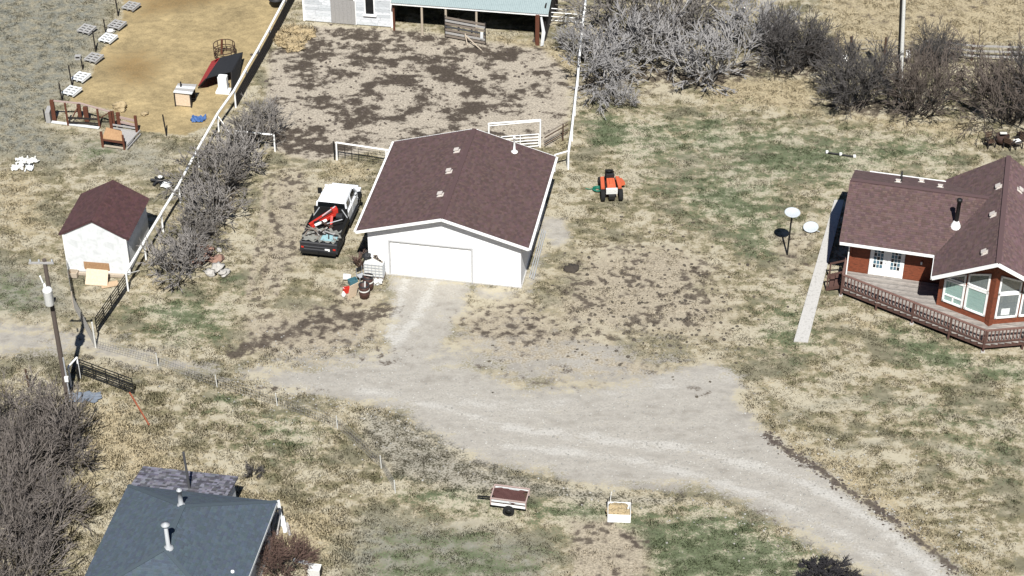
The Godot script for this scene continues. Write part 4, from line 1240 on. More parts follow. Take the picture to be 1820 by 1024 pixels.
func wheel(parent: Node, at: Vector3, r: float, w: float, axis: Vector3, rim: Material):
	var b := Basis(Quaternion(Vector3.UP, axis))
	var o := put("wheel", MB.new().lathe([Vector2(r * 0.55, -w * 0.5), Vector2(r * 0.92, -w * 0.5), Vector2(r, -w * 0.3), Vector2(r, w * 0.3), Vector2(r * 0.92, w * 0.5), Vector2(r * 0.55, w * 0.5)], at, 18, b), M.tyre, parent)
	put("rim", MB.new().lathe([Vector2(0, -w * 0.36), Vector2(r * 0.56, -w * 0.42), Vector2(r * 0.56, w * 0.42), Vector2(0.0, w * 0.36)], at, 14, b), rim, o)

func make_fences():
	var f := [Vector3(-22.50, 0, -93.31), Vector3(-21.92, 0, -96.46), Vector3(-21.34, 0, -99.51), Vector3(-20.71, 0, -102.69), Vector3(-20.08, 0, -106.80), Vector3(-19.34, 0, -111.22), Vector3(-18.58, 0, -114.33), Vector3(-18.10, 0, -117.18), Vector3(-17.56, 0, -120.13), Vector3(-17.09, 0, -122.94), Vector3(-16.39, 0, -127.47), Vector3(-15.76, 0, -131.43)]
	var t: Node3D = rail_fence("pipe_fence", "long white pipe fence running from the small shed up past the sand pen", f, 1.3, 0.06, M.white, 0.085)
	put("brace", MB.new().tube(f[5] - f[0] + Vector3.UP * 1.2, f[5] - f[0] + Vector3(0.75, 0.1, 0.35), 0.04, 0.04, 6), M.white, t)
	put("brace", MB.new().tube(f[0] - f[0] + Vector3.UP * 1.2, f[0] - f[0] + (f[1] - f[0]) * 0.6 + Vector3.UP * 0.1, 0.035, 0.035, 6), M.white, t)
	for k in range(6, 11):              # dark boards on the upper spans
		for j in 4:
			var y := 0.16 + j * 0.25
			put("board", MB.new().beam(f[k] - f[0] + Vector3(0.07, y, 0), f[k + 1] - f[0] + Vector3(0.07, y, 0), 0.03, 0.2), M.black_wood, t)
	var g := [Vector3(3.61, 0, -106.60), Vector3(3.94, 0, -110.02), Vector3(4.21, 0, -113.23), Vector3(4.49, 0, -116.57), Vector3(4.75, 0, -120.45), Vector3(5.05, 0, -124.09), Vector3(5.37, 0, -127.90), Vector3(5.70, 0, -131.88)]
	rail_fence("pipe_fence", "white pipe fence beside the grey bushes, right of the barnyard", g, 1.3, 0.06, M.white, 0.085)
	rail_fence("short_rail", "short white rail joining the garage corner to the right barnyard fence", [Vector3(3.57, 0, -106.73), Vector3(2.73, 0, -106.27)], 1.25, 0.055, M.white)
	var sr: Node3D = rail_fence("short_rail", "short white two-post rail left of the garage roof", [Vector3(-11.29, 0, -107.68), Vector3(-8.05, 0, -106.80), Vector3(-6.70, 0, -106.47)], 1.3, 0.06, M.white)
	var sd := Vector3(-8.05, 0, -106.80) - Vector3(-11.29, 0, -107.68)
	for k in 5: put("wire", MB.new().tube(Vector3(0, 0.2 + k * 0.2, -0.08), sd + Vector3(0, 0.2 + k * 0.2, -0.08), 0.016, 0.016, 4), M.black_metal, sr)
	for k in 4: put("stay", MB.new().tube(sd * (0.02 + k * 0.14) + Vector3(0, 0.1, -0.08), sd * (0.02 + k * 0.14) + Vector3(0, 1.1, -0.08), 0.016, 0.016, 4), M.black_metal, sr)
	put("black_post", MB.new().tube(Vector3(-0.16, -0.1, -0.05), Vector3(-0.16, 1.35, -0.05), 0.05, 0.05, 6), M.black_metal, sr)
	rail_fence("short_rail", "short white rail half hidden in the bush by the long fence", [Vector3(-17.93, 0, -109.19), Vector3(-15.39, 0, -108.70)], 1.25, 0.06, M.white)
	# white gate between barn and right fence
	gate("white_gate", "white tube gate between barn end and right fence", Vector3(2.72, 0, -126.36), Vector3(5.03, 0, -126.02), 1.05, 4, 0.035, M.white, 2, 0.1)
	# high white gate frame behind the garage
	var a := Vector3(-1.50, 0, -108.77)
	var b := Vector3(1.83, 0, -109.25)
	var hf := thing("pipe_arch", "tall white pipe arch standing behind the garage", "pipe arch", a)
	for p in [Vector3.ZERO, b - a]: put("post", MB.new().tube(p - Vector3.UP * 0.2, p + Vector3.UP * 2.05, 0.06, 0.06, 8), M.white, hf)
	put("crossbar", MB.new().tube(Vector3.UP * 2.05, b - a + Vector3.UP * 2.05, 0.06, 0.06, 8), M.white, hf)
	put("crossbar", MB.new().tube(Vector3.UP * 1.88, b - a + Vector3.UP * 1.95, 0.03, 0.03, 8), M.white, hf)
	gate("white_gate", "white five-bar gate hung in the tall pipe arch behind the garage", a.lerp(b, 0.25) + Vector3(0, 0, 0.1), a.lerp(b, 0.97) + Vector3(0, 0, 0.1), 1.05, 5, 0.032, M.white, 2, 0.15)
	# grey pole fence from the frame to the right fence
	var pf := thing("pole_fence", "low weathered pole fence between the tall pipe arch and the right fence", "fence", b)
	for k in 4:
		var c := Vector3(3.78, 0, -111.00) - b
		put("pole", MB.new().tube(Vector3(0.3, 0.25 + k * 0.26, 0.1), c + Vector3(-0.1, 0.25 + k * 0.26, 0.2), 0.045, 0.035, 6), M.old_wood if k % 2 else M.bark_brown, pf)
	put("post", MB.new().tube(Vector3(1.5, -0.1, -0.8), Vector3(1.5, 1.25, -0.8), 0.06, 0.05, 6), M.bark_brown, pf)
	# black gates
	gate("black_gate", "black six-bar gate standing open beside the small shed", Vector3(-22.57, 0, -93.37), Vector3(-23.61, 0, -89.18), 1.12, 6, 0.032, M.black_metal, 4, 0.14)
	gate("black_gate", "black six-bar gate running from the utility pole towards the drive", Vector3(-23.86, 0, -85.38), Vector3(-20.67, 0, -83.65), 1.12, 6, 0.032, M.black_metal, 4, 0.14)
	var gp := thing("gate_post", "white post at the foot of the open black gate", "post", Vector3(-23.49, 0, -87.92))
	put("post", MB.new().tube(Vector3(0, -0.2, 0), Vector3(0, 1.75, 0), 0.05, 0.05, 8), M.white_dull, gp)
	var w := thing("double_post", "white two-legged gate post frame beside the utility pole", "gate post", Vector3(-24.21, 0, -84.34))
	var wb := Vector3(-23.89, 0, -85.18) - Vector3(-24.21, 0, -84.34)
	put("leg", MB.new().tube(Vector3(0, -0.2, 0), Vector3(0, 1.4, 0), 0.055, 0.055, 8), M.white, w)
	put("leg", MB.new().tube(wb - Vector3.UP * 0.2, wb + Vector3.UP * 1.4, 0.055, 0.055, 8), M.white, w)
	put("crossbar", MB.new().tube(Vector3.UP * 1.4, wb + Vector3.UP * 1.4, 0.055, 0.055, 8), M.white, w)
	put("black_panel", MB.new().box(wb * 0.55 + Vector3(0.14, 0.55, -0.1), Vector3(0.06, 1.0, 0.34)), M.black_metal, w)
	# netting from the shed corner down to the gate post
	var n0 := Vector3(-26.40, 0, -95.19)
	var sn := thing("sagging_net", "grey wire netting sagging between the shed and the open gate", "wire fence", n0)
	var ns := [Vector3.ZERO, Vector3(-25.41, 0, -91.71) - n0, Vector3(-23.55, 0, -87.92) - n0]
	wire_net(sn, ns[0], ns[1], 1.0, 0.12, 0.013)
	wire_net(sn, ns[1], ns[2], 0.9, 0.12, 0.013)
	put("post", MB.new().tube(ns[1] - Vector3.UP * 0.1, ns[1] + Vector3.UP * 1.1, 0.05, 0.045, 6), M.pale_wood, sn)
	# wire fence with white stakes along the near side of the drive
	var q := [Vector3(-23.41, 0, -87.82), Vector3(-19.73, 0, -86.28), Vector3(-16.20, 0, -84.34), Vector3(-12.74, 0, -82.73), Vector3(-9.33, 0, -80.84), Vector3(-6.81, 0, -77.61), Vector3(-5.99, 0, -75.69)]
	var wf := thing("wire_fence", "low grey wire fence on white stakes along the near edge of the drive", "wire fence", q[0])
	for k in q.size():
		if k > 0: put("stake", MB.new().tube(q[k] - q[0] - Vector3.UP * 0.2, q[k] - q[0] + Vector3(-0.04, 0.85, 0), 0.032, 0.03, 6), M.white_dull, wf)
		if k < q.size() - 1: wire_net(wf, q[k] - q[0], q[k + 1] - q[0], 0.8, 0.16, 0.007)
	# the field fence at the top right
	var e := [Vector3(23.77, 0, -121.72), Vector3(26.16, 0, -121.56), Vector3(28.82, 0, -121.40), Vector3(30.52, 0, -121.16), Vector3(32.14, 0, -120.76), Vector3(34.58, 0, -120.60), Vector3(36.90, 0, -120.45)]
	var ff := thing("field_fence", "grey plank fence behind the dark shrubs at the field edge", "fence", e[0])
	for k in e.size():
		put("post", MB.new().box(e[k] - e[0] + Vector3.UP * 0.6, Vector3(0.16, 1.4, 0.16)), M.bark_brown, ff)
		if k > 1 and k < e.size() - 1:
			for y in [0.35, 0.75, 1.15]: put("rail", MB.new().beam(e[k] - e[0] + Vector3(0, y, 0.1), e[k + 1] - e[0] + Vector3(0, y, 0.1), 0.04, 0.14), M.silver_wood, ff)
		elif k <= 1: wire_net(ff, e[k] - e[0], e[k + 1] - e[0], 1.05, 0.3, 0.01)
	# cattle panel before the lean-to
	var ca := Vector3(-4.73, 0, -123.93)
	var cb := Vector3(-1.91, 0, -122.86)
	var cp := thing("feed_rack", "dark slatted wooden rack in front of the lean-to posts", "rack", ca)
	for k in 7: put("slat", MB.new().beam(Vector3.UP * (0.18 + k * 0.24), cb - ca + Vector3.UP * (0.18 + k * 0.24), 0.04, 0.15), [M.old_wood, M.silver_wood, M.old_wood, M.grey_dark][k % 4], cp)
	for k in 4: put("post", MB.new().box((cb - ca) * (k / 3.0) + Vector3(0, 0.84, -0.08), Vector3(0.13, 1.75, 0.1)), M.black_wood, cp)
	put("leaning_pole", MB.new().tube((cb - ca) * 0.5 + Vector3(0, 0.6, 0.2), (cb - ca) * 0.92 + Vector3(0, 0.02, 0.9), 0.05, 0.04, 6), M.pale_wood, cp)
	put("leaning_pole", MB.new().tube((cb - ca) * 0.5 + Vector3(0, 0.7, 0.15), (cb - ca) * 0.56 + Vector3(0, 0.02, 0.6), 0.05, 0.04, 6), M.pale_wood, cp)
	put("white_patch", MB.new().box((cb - ca) * 0.92 + Vector3(0, 0.75, 0.06), Vector3(0.2, 0.5, 0.04)), M.old_white, cp)

func make_pen():
	# steel stakes with their wire along the left edge of the sand
	var tp := [Vector3(-31.03, 0, -112.50), Vector3(-30.44, 0, -115.22), Vector3(-30.10, 0, -117.10), Vector3(-29.77, 0, -119.42), Vector3(-29.31, 0, -121.97), Vector3(-29.02, 0, -124.51), Vector3(-28.58, 0, -127.21)]
	var labels := ["dark steel stake left of the timber frame at the pen corner", "dark steel stake beside the whitest pallet", "dark steel stake between the white pallet and the broken pallet", "short dark steel stake beside the pale block", "tall dark steel stake beside the odd pallet on the grass", "dark steel stake below the second pallet from the top", "topmost dark steel stake along the sand pen"]
	var hh := [0.9, 1.35, 1.6, 0.8, 1.6, 1.15, 1.4]
	for k in tp.size():
		var s := thing("steel_stake", labels[k], "stake", tp[k], 0.0, "steel stakes along the sand pen")
		put("stake", MB.new().tube(Vector3(0, -0.2, 0), Vector3(-0.04, hh[k], 0), 0.055, 0.05, 5), M.black_wood, s)
	var pl := Vector3(-22.73, 0, -110.72)
	var s2 := thing("steel_stake", "dark steel stake standing alone right of the timber frame", "stake", pl)
	put("stake", MB.new().tube(Vector3(0, -0.2, 0), Vector3(-0.1, 1.55, 0), 0.055, 0.05, 5), M.black_wood, s2)
	# pallets leaning along the line
	var pal := [[Vector3(-27.76, 0, -128.25), 0.25], [Vector3(-28.33, 0, -125.43), 0.22], [Vector3(-28.64, 0, -123.43), 0.2], [Vector3(-30.39, 0, -124.76), 0.1], [Vector3(-29.16, 0, -120.60), 0.22], [Vector3(-29.59, 0, -117.94), 0.3], [Vector3(-29.87, 0, -116.04), 0.3]]
	var pn := ["grey pallet topmost along the sand pen edge", "grey pallet second from the top along the sand pen", "pale pallet with dark holes below the small white bag", "pale pallet lying on the grass outside the stake line", "grey pallet beside the brown patch of the sand pen", "white broken pallet second from the timber frame", "white pallet nearest the timber frame"]
	var first: Node3D = null
	for k in pal.size():
		if first == null:
			first = thing("pallet", pn[0], "pallet", pal[0][0], 0.0, "pallets along the sand pen")
			for j in 4: put("slat", MB.new().box(Vector3(0, 0.16, -0.45 + j * 0.3), Vector3(1.15, 0.03, 0.17)), M.pallet, first)
			for j in 3: put("runner", MB.new().box(Vector3(-0.53 + j * 0.53, 0.08, 0), Vector3(0.11, 0.125, 1.06)), M.pallet, first)
			for j in 3: put("slat", MB.new().box(Vector3(-0.53 + j * 0.53, 0.195, 0), Vector3(0.15, 0.03, 1.06)), M.pallet, first)
		var o: Node3D = first if k == 0 else copy_of(first, "pallet", pn[k], pal[k][0], 0.0)
		o.rotation = Vector3(0.12, -0.45 - pal[k][1] * 0.3, pal[k][1] * 0.4)
		o.position.y = 0.14
		o.scale = Vector3.ONE * 0.9
		if k in [2, 5, 6]:
			for c in o.get_children(): c.material_override = M.old_white
	var bag := thing("white_bag", "small white bag lying beside a pen stake", "bag", Vector3(-28.74, 0, -124.76))
	put("bag", lump(4, Vector3(0.3, 0.16, 0.2), 0.5), M.white_dull, bag, Vector3(0, 0.1, 0))
	var blk := thing("concrete_block", "small pale block on the grass left of the pallets", "block", Vector3(-30.34, 0, -120.84))
	put("block", MB.new().box(Vector3(0, 0.14, 0), Vector3(0.42, 0.3, 0.3)), M.pallet, blk)
	put("hollow", MB.new().box(Vector3(0, 0.2, 0.152), Vector3(0.28, 0.12, 0.01)), M.black_wood, blk)
	# timber frame
	var o := Vector3(-30.44, 0, -112.58)
	var tf := thing("timber_frame", "rust-brown timber chute of tall posts and rails at the pen corner", "cattle chute", o)
	var ps := [[Vector3(-30.44, 0, -112.58), 1.55, 0.26], [Vector3(-29.42, 0, -111.93), 1.72, 0.12], [Vector3(-28.76, 0, -112.79), 1.1, 0.24], [Vector3(-28.24, 0, -112.43), 1.12, 0.3], [Vector3(-27.30, 0, -111.72), 1.38, 0.13], [Vector3(-26.42, 0, -111.36), 1.42, 0.2], [Vector3(-26.26, 0, -111.50), 1.35, 0.14], [Vector3(-25.91, 0, -111.43), 1.28, 0.24], [Vector3(-24.67, 0, -110.86), 1.38, 0.18], [Vector3(-26.66, 0, -109.25), 1.15, 0.16], [Vector3(-25.21, 0, -108.91), 1.1, 0.12]]
	for p in ps:
		var b: Vector3 = p[0] - o
		put("post", MB.new().box(b + Vector3(0, p[1] * 0.5 - 0.1, 0), Vector3(p[2], p[1] + 0.2, p[2] * 0.7)), M.rust_wood, tf)
	var d := func(i): return ps[i][0] - o
	put("top_rail", MB.new().beam(d.call(0) + Vector3.UP * 1.52, d.call(2) + Vector3(0, 1.2, 0), 0.12, 0.06), M.pink_wood, tf)
	put("top_rail", MB.new().beam(d.call(2) + Vector3.UP * 1.24, d.call(5) + Vector3(0, 1.4, 0), 0.12, 0.06), M.pink_wood, tf)
	put("brace", MB.new().beam(d.call(2) + Vector3.UP * 1.0, d.call(1) + Vector3(0.2, 0.3, -0.2), 0.06, 0.06), M.rust_wood, tf)
	put("brace", MB.new().beam(d.call(5) + Vector3.UP * 1.35, d.call(4) + Vector3(0.1, 0.6, -0.2), 0.07, 0.07), M.rust_wood, tf)
	for y in [0.25, 0.6]:
		put("low_rail", MB.new().beam(d.call(1) + Vector3.UP * y, d.call(4) + Vector3.UP * y, 0.06, 0.12), M.black_wood, tf)
		put("side_rail", MB.new().beam(d.call(7) + Vector3.UP * (y + 0.35), d.call(8) + Vector3.UP * (y + 0.4), 0.06, 0.16), M.pink_wood, tf)
		put("low_rail", MB.new().beam(d.call(5) + Vector3.UP * (y * 0.7), d.call(8) + Vector3.UP * (y * 0.7), 0.06, 0.1), M.silver_wood, tf)
	put("panel", MB.new().slab([d.call(9) + Vector3(0, 0.62, 0), d.call(10) + Vector3(0, 0.62, 0), d.call(10) + Vector3(-0.1, 1.15, -0.35), d.call(9) + Vector3(0.3, 1.2, -0.4)], Vector3(0, 0.05, 0)), M.plywood_orange, tf)
	put("front_rail", MB.new().beam(d.call(9) + Vector3.UP * 0.55, d.call(10) + Vector3.UP * 0.5, 0.06, 0.1), M.rust_wood, tf)
	put("front_rail", MB.new().beam(d.call(9) + Vector3.UP * 0.1, d.call(10) + Vector3.UP * 0.1, 0.06, 0.1), M.pale_wood, tf)
	put("floor_panel", MB.new().slab([d.call(7) + Vector3.UP * 0.1, d.call(8) + Vector3.UP * 0.1, d.call(10) + Vector3(0.3, 0.1, 0.0), d.call(9) + Vector3(1.4, 0.1, -0.4)], Vector3(0, 0.05, 0)), M.silver_wood, tf)
	for y in [0.12, 0.4]: put("gate_bar", MB.new().beam(d.call(8) + Vector3(0.25, y, 0.2), d.call(10) + Vector3(0.2, y, 0.1), 0.06, 0.09), M.silver_wood, tf)
	put("wall_slab", MB.new().box(Vector3(-30.78, 0, -112.58) - o + Vector3(0, 0.4, -0.1), Vector3(0.3, 0.8, 0.9)), M.pallet, tf)
	put("ground_plank", MB.new().beam(Vector3(-30.57, 0, -112.29) - o + Vector3.UP * 0.06, d.call(4) + Vector3(0, 0.06, 0.2), 0.2, 0.08), M.old_white, tf)
	var st := thing("straw_clump", "yellow clump of straw on the sand behind the timber frame", "straw", Vector3(-26.36, 0, -114.18))
	put("straw", lump(8, Vector3(0.42, 0.3, 0.3), 0.6), M.straw, st, Vector3(0, 0.14, 0))
	put("straw", lump(9, Vector3(0.25, 0.15, 0.22), 0.6), M.straw, st, Vector3(0.2, 0.06, 0.4))
	var st2 := thing("straw_clump", "small yellow straw wisp on the sand right of the timber frame", "straw", Vector3(-24.56, 0, -113.30))
	put("straw", lump(10, Vector3(0.22, 0.12, 0.2), 0.6), M.straw, st2, Vector3(0, 0.06, 0))
	# calf hut of red and black sheeting
	var hb := Vector3(-20.12, 0, -117.33)
	var hut := thing("calf_hut", "low tent-shaped animal hut with red left side and black right sheet", "animal hut", hb)
	var A := Vector3(-20.71, 1.15, -116.10) - hb
	var Bk := Vector3(-20.10, 1.15, -118.96) - hb
	var Lf := Vector3(-21.43, 0.12, -116.82) - hb
	var Lb := Vector3(-20.83, 0.35, -119.90) - hb
	var Rf := Vector3(-19.05, 0, -116.12) - hb
	var Rm := Vector3(-19.16, 0.95, -117.37) - hb
	var Rb := Vector3(-18.72, 0.85, -120.28) - hb
	var Rg := Vector3(-18.80, 0, -117.94) - hb
	put("red_side", MB.new().slab([A, Bk, Lb, Lf], Vector3(-0.03, 0.02, 0)), M.red_tarp, hut)
	put("red_side", MB.new().slab([Bk, Bk + Vector3(-0.3, 0.02, 0.35), Bk + Vector3(-0.5, -0.3, -0.05), Bk + Vector3(-0.1, -0.25, -0.3)], Vector3(0, 0.03, 0)), M.red_tarp, hut)
	put("black_sheet", MB.new().slab([A, Bk, Rm], Vector3(0.0, 0.03, 0)), M.black_tarp, hut)
	put("black_sheet", MB.new().slab([Bk, Rb, Rm], Vector3(0, 0.03, 0)), M.black_tarp, hut)
	put("side_sheet", MB.new().slab([Rm, Rb, Rg], Vector3(0.03, 0, 0)), M.black_tarp, hut)
	put("side_sheet", MB.new().slab([Rm, Rg, Rf], Vector3(0.03, 0, 0)), M.black_tarp, hut)
	put("pole", MB.new().tube(Lf - Vector3.UP * 0.1, A, 0.04, 0.04, 6), M.black_wood, hut)
	put("pole", MB.new().tube(Rf - Vector3.UP * 0.1, Rm, 0.04, 0.04, 6), M.black_wood, hut)
	put("pole", MB.new().tube(Vector3(Bk.x, -0.1, Bk.z), Bk, 0.04, 0.04, 6), M.black_wood, hut)
	var fd := thing("hay_feeder", "dark round steel feeder behind the animal hut", "feeder", Vector3(-20.12, 0, -121.24))
	for y in [0.15, 0.55, 0.95]:
		var ring := MB.new()
		for k in 14:
			var a0 := TAU * k / 14
			var a1 := TAU * (k + 1) / 14
			ring.tube(Vector3(cos(a0) * 0.75, y, sin(a0) * 0.75), Vector3(cos(a1) * 0.75, y, sin(a1) * 0.75), 0.035, 0.035, 5)
		put("ring", ring, M.bark_brown, fd)
	for k in 8: put("upright", MB.new().tube(Vector3(cos(k * 0.785) * 0.75, 0, sin(k * 0.785) * 0.75), Vector3(cos(k * 0.785) * 0.75, 0.95, sin(k * 0.785) * 0.75), 0.03, 0.03, 5), M.bark_brown, fd)
	var fp := thing("wooden_post", "dark post standing behind the animal hut feeder", "post", Vector3(-20.43, 0, -121.56))
	put("post", MB.new().tube(Vector3(0, -0.2, 0), Vector3(0.15, 1.15, 0), 0.09, 0.08, 8), M.rust_wood, fp)
	var tk := thing("water_tank", "upright white plastic tank on a wide foot beside the animal hut", "tank", Vector3(-19.65, 0, -116.34), -0.12)
	put("tank", MB.new().box(Vector3(0, 0.62, -0.1), Vector3(0.6, 1.05, 0.45)), M.white, tk)
	put("foot", MB.new().box(Vector3(0.02, 0.07, 0.02), Vector3(0.95, 0.14, 0.7)), M.white, tk)
	put("lid", MB.new().box(Vector3(0.03, 1.16, -0.1), Vector3(0.5, 0.05, 0.4)), M.white, tk)
	var cr := thing("hutch", "cream-fronted wooden hutch with grey board roof in the sand pen", "hutch", Vector3(-22.11, 0, -114.40), -0.16)
	put("front", MB.new().box(Vector3(0, 0.52, 0), Vector3(1.08, 0.95, 0.03)), M.plywood_pale, cr)
	put("side", MB.new().box(Vector3(-0.53, 0.5, -0.45), Vector3(0.04, 1.0, 0.85)), M.old_wood, cr)
	put("back", MB.new().box(Vector3(0, 0.5, -0.9), Vector3(1.08, 0.95, 0.03)), M.black_wood, cr)
	for x in [-0.54, 0.56]:
		for z in [0.03, -0.92]: put("leg", MB.new().box(Vector3(x, 0.5, z), Vector3(0.08, 1.1, 0.08)), M.black_wood, cr)
	for k in 4: put("roof_board", MB.new().box(Vector3(0.08, 1.1 + 0.012 * k, 0.0 - k * 0.3), Vector3(1.3, 0.05, 0.27), Basis(Vector3.UP, 0.03 * (k - 1))), M.silver_wood if k % 2 else M.old_white, cr)
	put("spike", MB.new().tube(Vector3(-0.25, 1.1, -0.6), Vector3(-0.25, 1.5, -0.65), 0.06, 0.05, 6), M.black_wood, cr)
	var bt := thing("blue_tarp", "small scrap of blue sheeting beside the long white fence", "tarp", Vector3(-20.86, 0, -112.65))
	put("sheet", sheet(3, 0.95, 0.75, 0.25), M.blue_tarp, bt)
	var bk := thing("rubber_tub", "black rubber tub at the top end of the long fence", "tub", Vector3(-17.26, 0, -128.85))
	put("tub", MB.new().lathe([Vector2(0, 0), Vector2(0.42, 0), Vector2(0.52, 0.5), Vector2(0.56, 0.5), Vector2(0.56, 0.56), Vector2(0.48, 0.56), Vector2(0.38, 0.1), Vector2(0, 0.1)]), M.black_tarp, bk)
	var hp := thing("hay_heap", "heap of yellow hay at the left end of the barn", "hay", Vector3(-15.70, 0, -124.34))
	var hay := blade_mesh(70, 260, 0.8, 0.2, 0.5, 2.2, 0.02)
	for k in 7:
		var at := Vector3([-0.7, 0.5, 0.1, 0.9, -0.2, 0.3, -0.4][k], 0.02, [0.3, 0.6, -0.5, -0.3, 1.2, 1.8, 0.9][k])
		put("hay", lump(20 + k, Vector3(0.7, 0.22, 0.5), 0.8), M.straw, hp, at)
		put("loose_hay", hay, M.straw, hp, at + Vector3.UP * 0.08, k * 1.1).set_meta("kind", "stuff")

func make_truck():
	var yaw := -deg_to_rad(10.5)
	var o := Vector3(-10.97, 0, -99.9)
	var t := thing("flatbed_truck", "white-cabbed pickup truck with black flatbed parked left of the garage", "truck", o, yaw)
	# local: -z forward, rear at +3.35, nose at -3.35
	put("chassis", MB.new().box(Vector3(0, 0.55, 0.1), Vector3(0.95, 0.24, 6.2)), M.black_metal, t)
	var hood := MB.new()
	hood.hexa([Vector3(-0.99, 0.55, -2.3), Vector3(0.99, 0.55, -2.3), Vector3(0.92, 0.55, -3.3), Vector3(-0.92, 0.55, -3.3), Vector3(-0.95, 1.24, -2.3), Vector3(0.95, 1.24, -2.3), Vector3(0.82, 1.12, -3.24), Vector3(-0.82, 1.12, -3.24)])
	put("hood", hood, M.car_white, t)
	var cab := put("cab", MB.new().hexa([Vector3(-1.0, 0.5, 0.1), Vector3(1.0, 0.5, 0.1), Vector3(1.0, 0.5, -2.4), Vector3(-1.0, 0.5, -2.4), Vector3(-0.98, 1.24, 0.08), Vector3(0.98, 1.24, 0.08), Vector3(0.96, 1.24, -2.4), Vector3(-0.96, 1.24, -2.4)]), M.car_white, t)
	var rp := [Vector3(-0.84, 1.95, -0.02), Vector3(0.84, 1.95, -0.02), Vector3(0.80, 1.95, -1.75), Vector3(-0.80, 1.95, -1.75)]
	var lower := []
	for p in rp: lower.append(p + Vector3(0.05 * signf(p.x), -0.1, 0.05 if p.z > -1.0 else -0.06))
	put("roof", MB.new().hexa(lower + rp), M.car_white, cab)
	var bp := [Vector3(-0.95, 1.245, 0.07), Vector3(0.95, 1.245, 0.07), Vector3(0.93, 1.245, -2.3), Vector3(-0.93, 1.245, -2.3)]
	put("cab_glass", MB.new().hexa(bp.map(func(p): return p * Vector3(0.96, 1, 0.97)) + lower.map(func(p): return p * Vector3(0.96, 1, 0.97))), M.dark_glass, cab)
	for k in 4: put("pillar", MB.new().beam(bp[k], lower[k], 0.1, 0.1), M.car_white, cab)
	for s in [-1, 1]:
		put("pillar", MB.new().beam(Vector3(0.95 * s, 1.24, -1.0), Vector3(0.86 * s, 1.86, -0.95), 0.1, 0.05), M.car_white, cab)
		for z in [-0.5, -1.55]: put("door", MB.new().box(Vector3(0.995 * s, 0.88, z), Vector3(0.03, 0.64, 1.0)), M.car_white, cab)
		var mr := put("mirror", MB.new().box(Vector3(1.26 * s, 1.38, -1.85), Vector3(0.24, 0.36, 0.14)), M.black_metal, cab)
		put("mirror_arm", MB.new().tube(Vector3(0.9 * s, 1.26, -1.9), Vector3(1.2 * s, 1.36, -1.86), 0.03, 0.03, 5), M.black_metal, mr)
		put("headlight", MB.new().box(Vector3(0.7 * s, 0.88, -3.29), Vector3(0.3, 0.2, 0.05)), M.glass, t)
		put("fender", MB.new().box(Vector3(0.94 * s, 0.86, -2.75), Vector3(0.16, 0.36, 0.85)), M.car_white, t)
		wheel(t, Vector3(0.9 * s, 0.4, -2.6), 0.4, 0.28, Vector3.RIGHT, M.galvanised)
		wheel(t, Vector3(0.95 * s, 0.4, 1.75), 0.4, 0.36, Vector3.RIGHT, M.galvanised)
		put("tail_light", MB.new().box(Vector3(0.98 * s, 0.74, 3.35), Vector3(0.16, 0.1, 0.03)), M.red_paint, t)
		put("running_board", MB.new().box(Vector3(1.05 * s, 0.46, -0.9), Vector3(0.2, 0.05, 2.2)), M.black_metal, t)
	put("front_bumper", MB.new().box(Vector3(0, 0.52, -3.38), Vector3(1.9, 0.22, 0.14)), M.galvanised, t)
	put("grille", MB.new().box(Vector3(0, 0.85, -3.3), Vector3(1.0, 0.28, 0.04)), M.black_metal, t)
	put("flatbed", MB.new().box(Vector3(0, 0.9, 1.75), Vector3(2.3, 0.12, 3.0)), M.black_metal, t)
	put("headboard", MB.new().box(Vector3(0, 1.3, 0.26), Vector3(2.1, 0.7, 0.06)), M.black_metal, t)
	for s in [-1, 1]:
		put("stake_side", MB.new().box(Vector3(1.12 * s, 1.06, 1.25), Vector3(0.06, 0.26, 1.8)), M.black_metal, t)
		put("bed_frame", MB.new().tube(Vector3(1.1 * s, 0.95, 0.32), Vector3(0.7 * s, 1.6, 0.3), 0.035, 0.035, 6), M.galvanised, t)
	put("tail_box", MB.new().hexa([Vector3(-1.18, 0.42, 2.0), Vector3(1.18, 0.42, 2.0), Vector3(1.18, 0.42, 3.34), Vector3(-1.18, 0.42, 3.34), Vector3(-1.12, 1.1, 2.0), Vector3(1.12, 1.1, 2.0), Vector3(1.12, 1.02, 3.28), Vector3(-1.12, 1.02, 3.28)]), M.black_tarp, t)
	for y in [0.62, 0.82]: put("tail_bar", MB.new().box(Vector3(-0.15, y, 3.35), Vector3(1.5, 0.04, 0.05)), M.grey_dark, t)
	put("tail_lip", MB.new().box(Vector3(0, 1.05, 3.29), Vector3(2.3, 0.07, 0.08)), M.grey_dark, t)
	put("rear_bumper", MB.new().box(Vector3(0, 0.42, 3.39), Vector3(2.1, 0.16, 0.1)), M.black_metal, t)
	put("tow_hitch", MB.new().box(Vector3(0, 0.5, 3.48), Vector3(0.12, 0.12, 0.2)), M.black_metal, t)
	put("number_plate", MB.new().box(Vector3(0.55, 0.66, 3.345), Vector3(0.3, 0.16, 0.02)), M.white, t)
	# loads
	var B := Basis(Vector3.UP, yaw)
	var au := thing("post_auger", "red post-hole machine with angled arms lying on the black flatbed", "machine", o + B * Vector3(-0.05, 0.97, 1.0), yaw)
	put("main_arm", MB.new().beam(Vector3(-0.95, 0.12, 0.55), Vector3(0.45, 0.75, -0.7), 0.16, 0.2), M.red_paint, au)
	put("second_arm", MB.new().beam(Vector3(-0.75, 0.1, 0.75), Vector3(0.4, 0.5, -0.3), 0.13, 0.16), M.red_paint, au)
	put("white_sleeve", MB.new().tube(Vector3(-0.55, 0.3, 0.78), Vector3(0.05, 0.45, 0.3), 0.09, 0.09, 8), M.white, au)
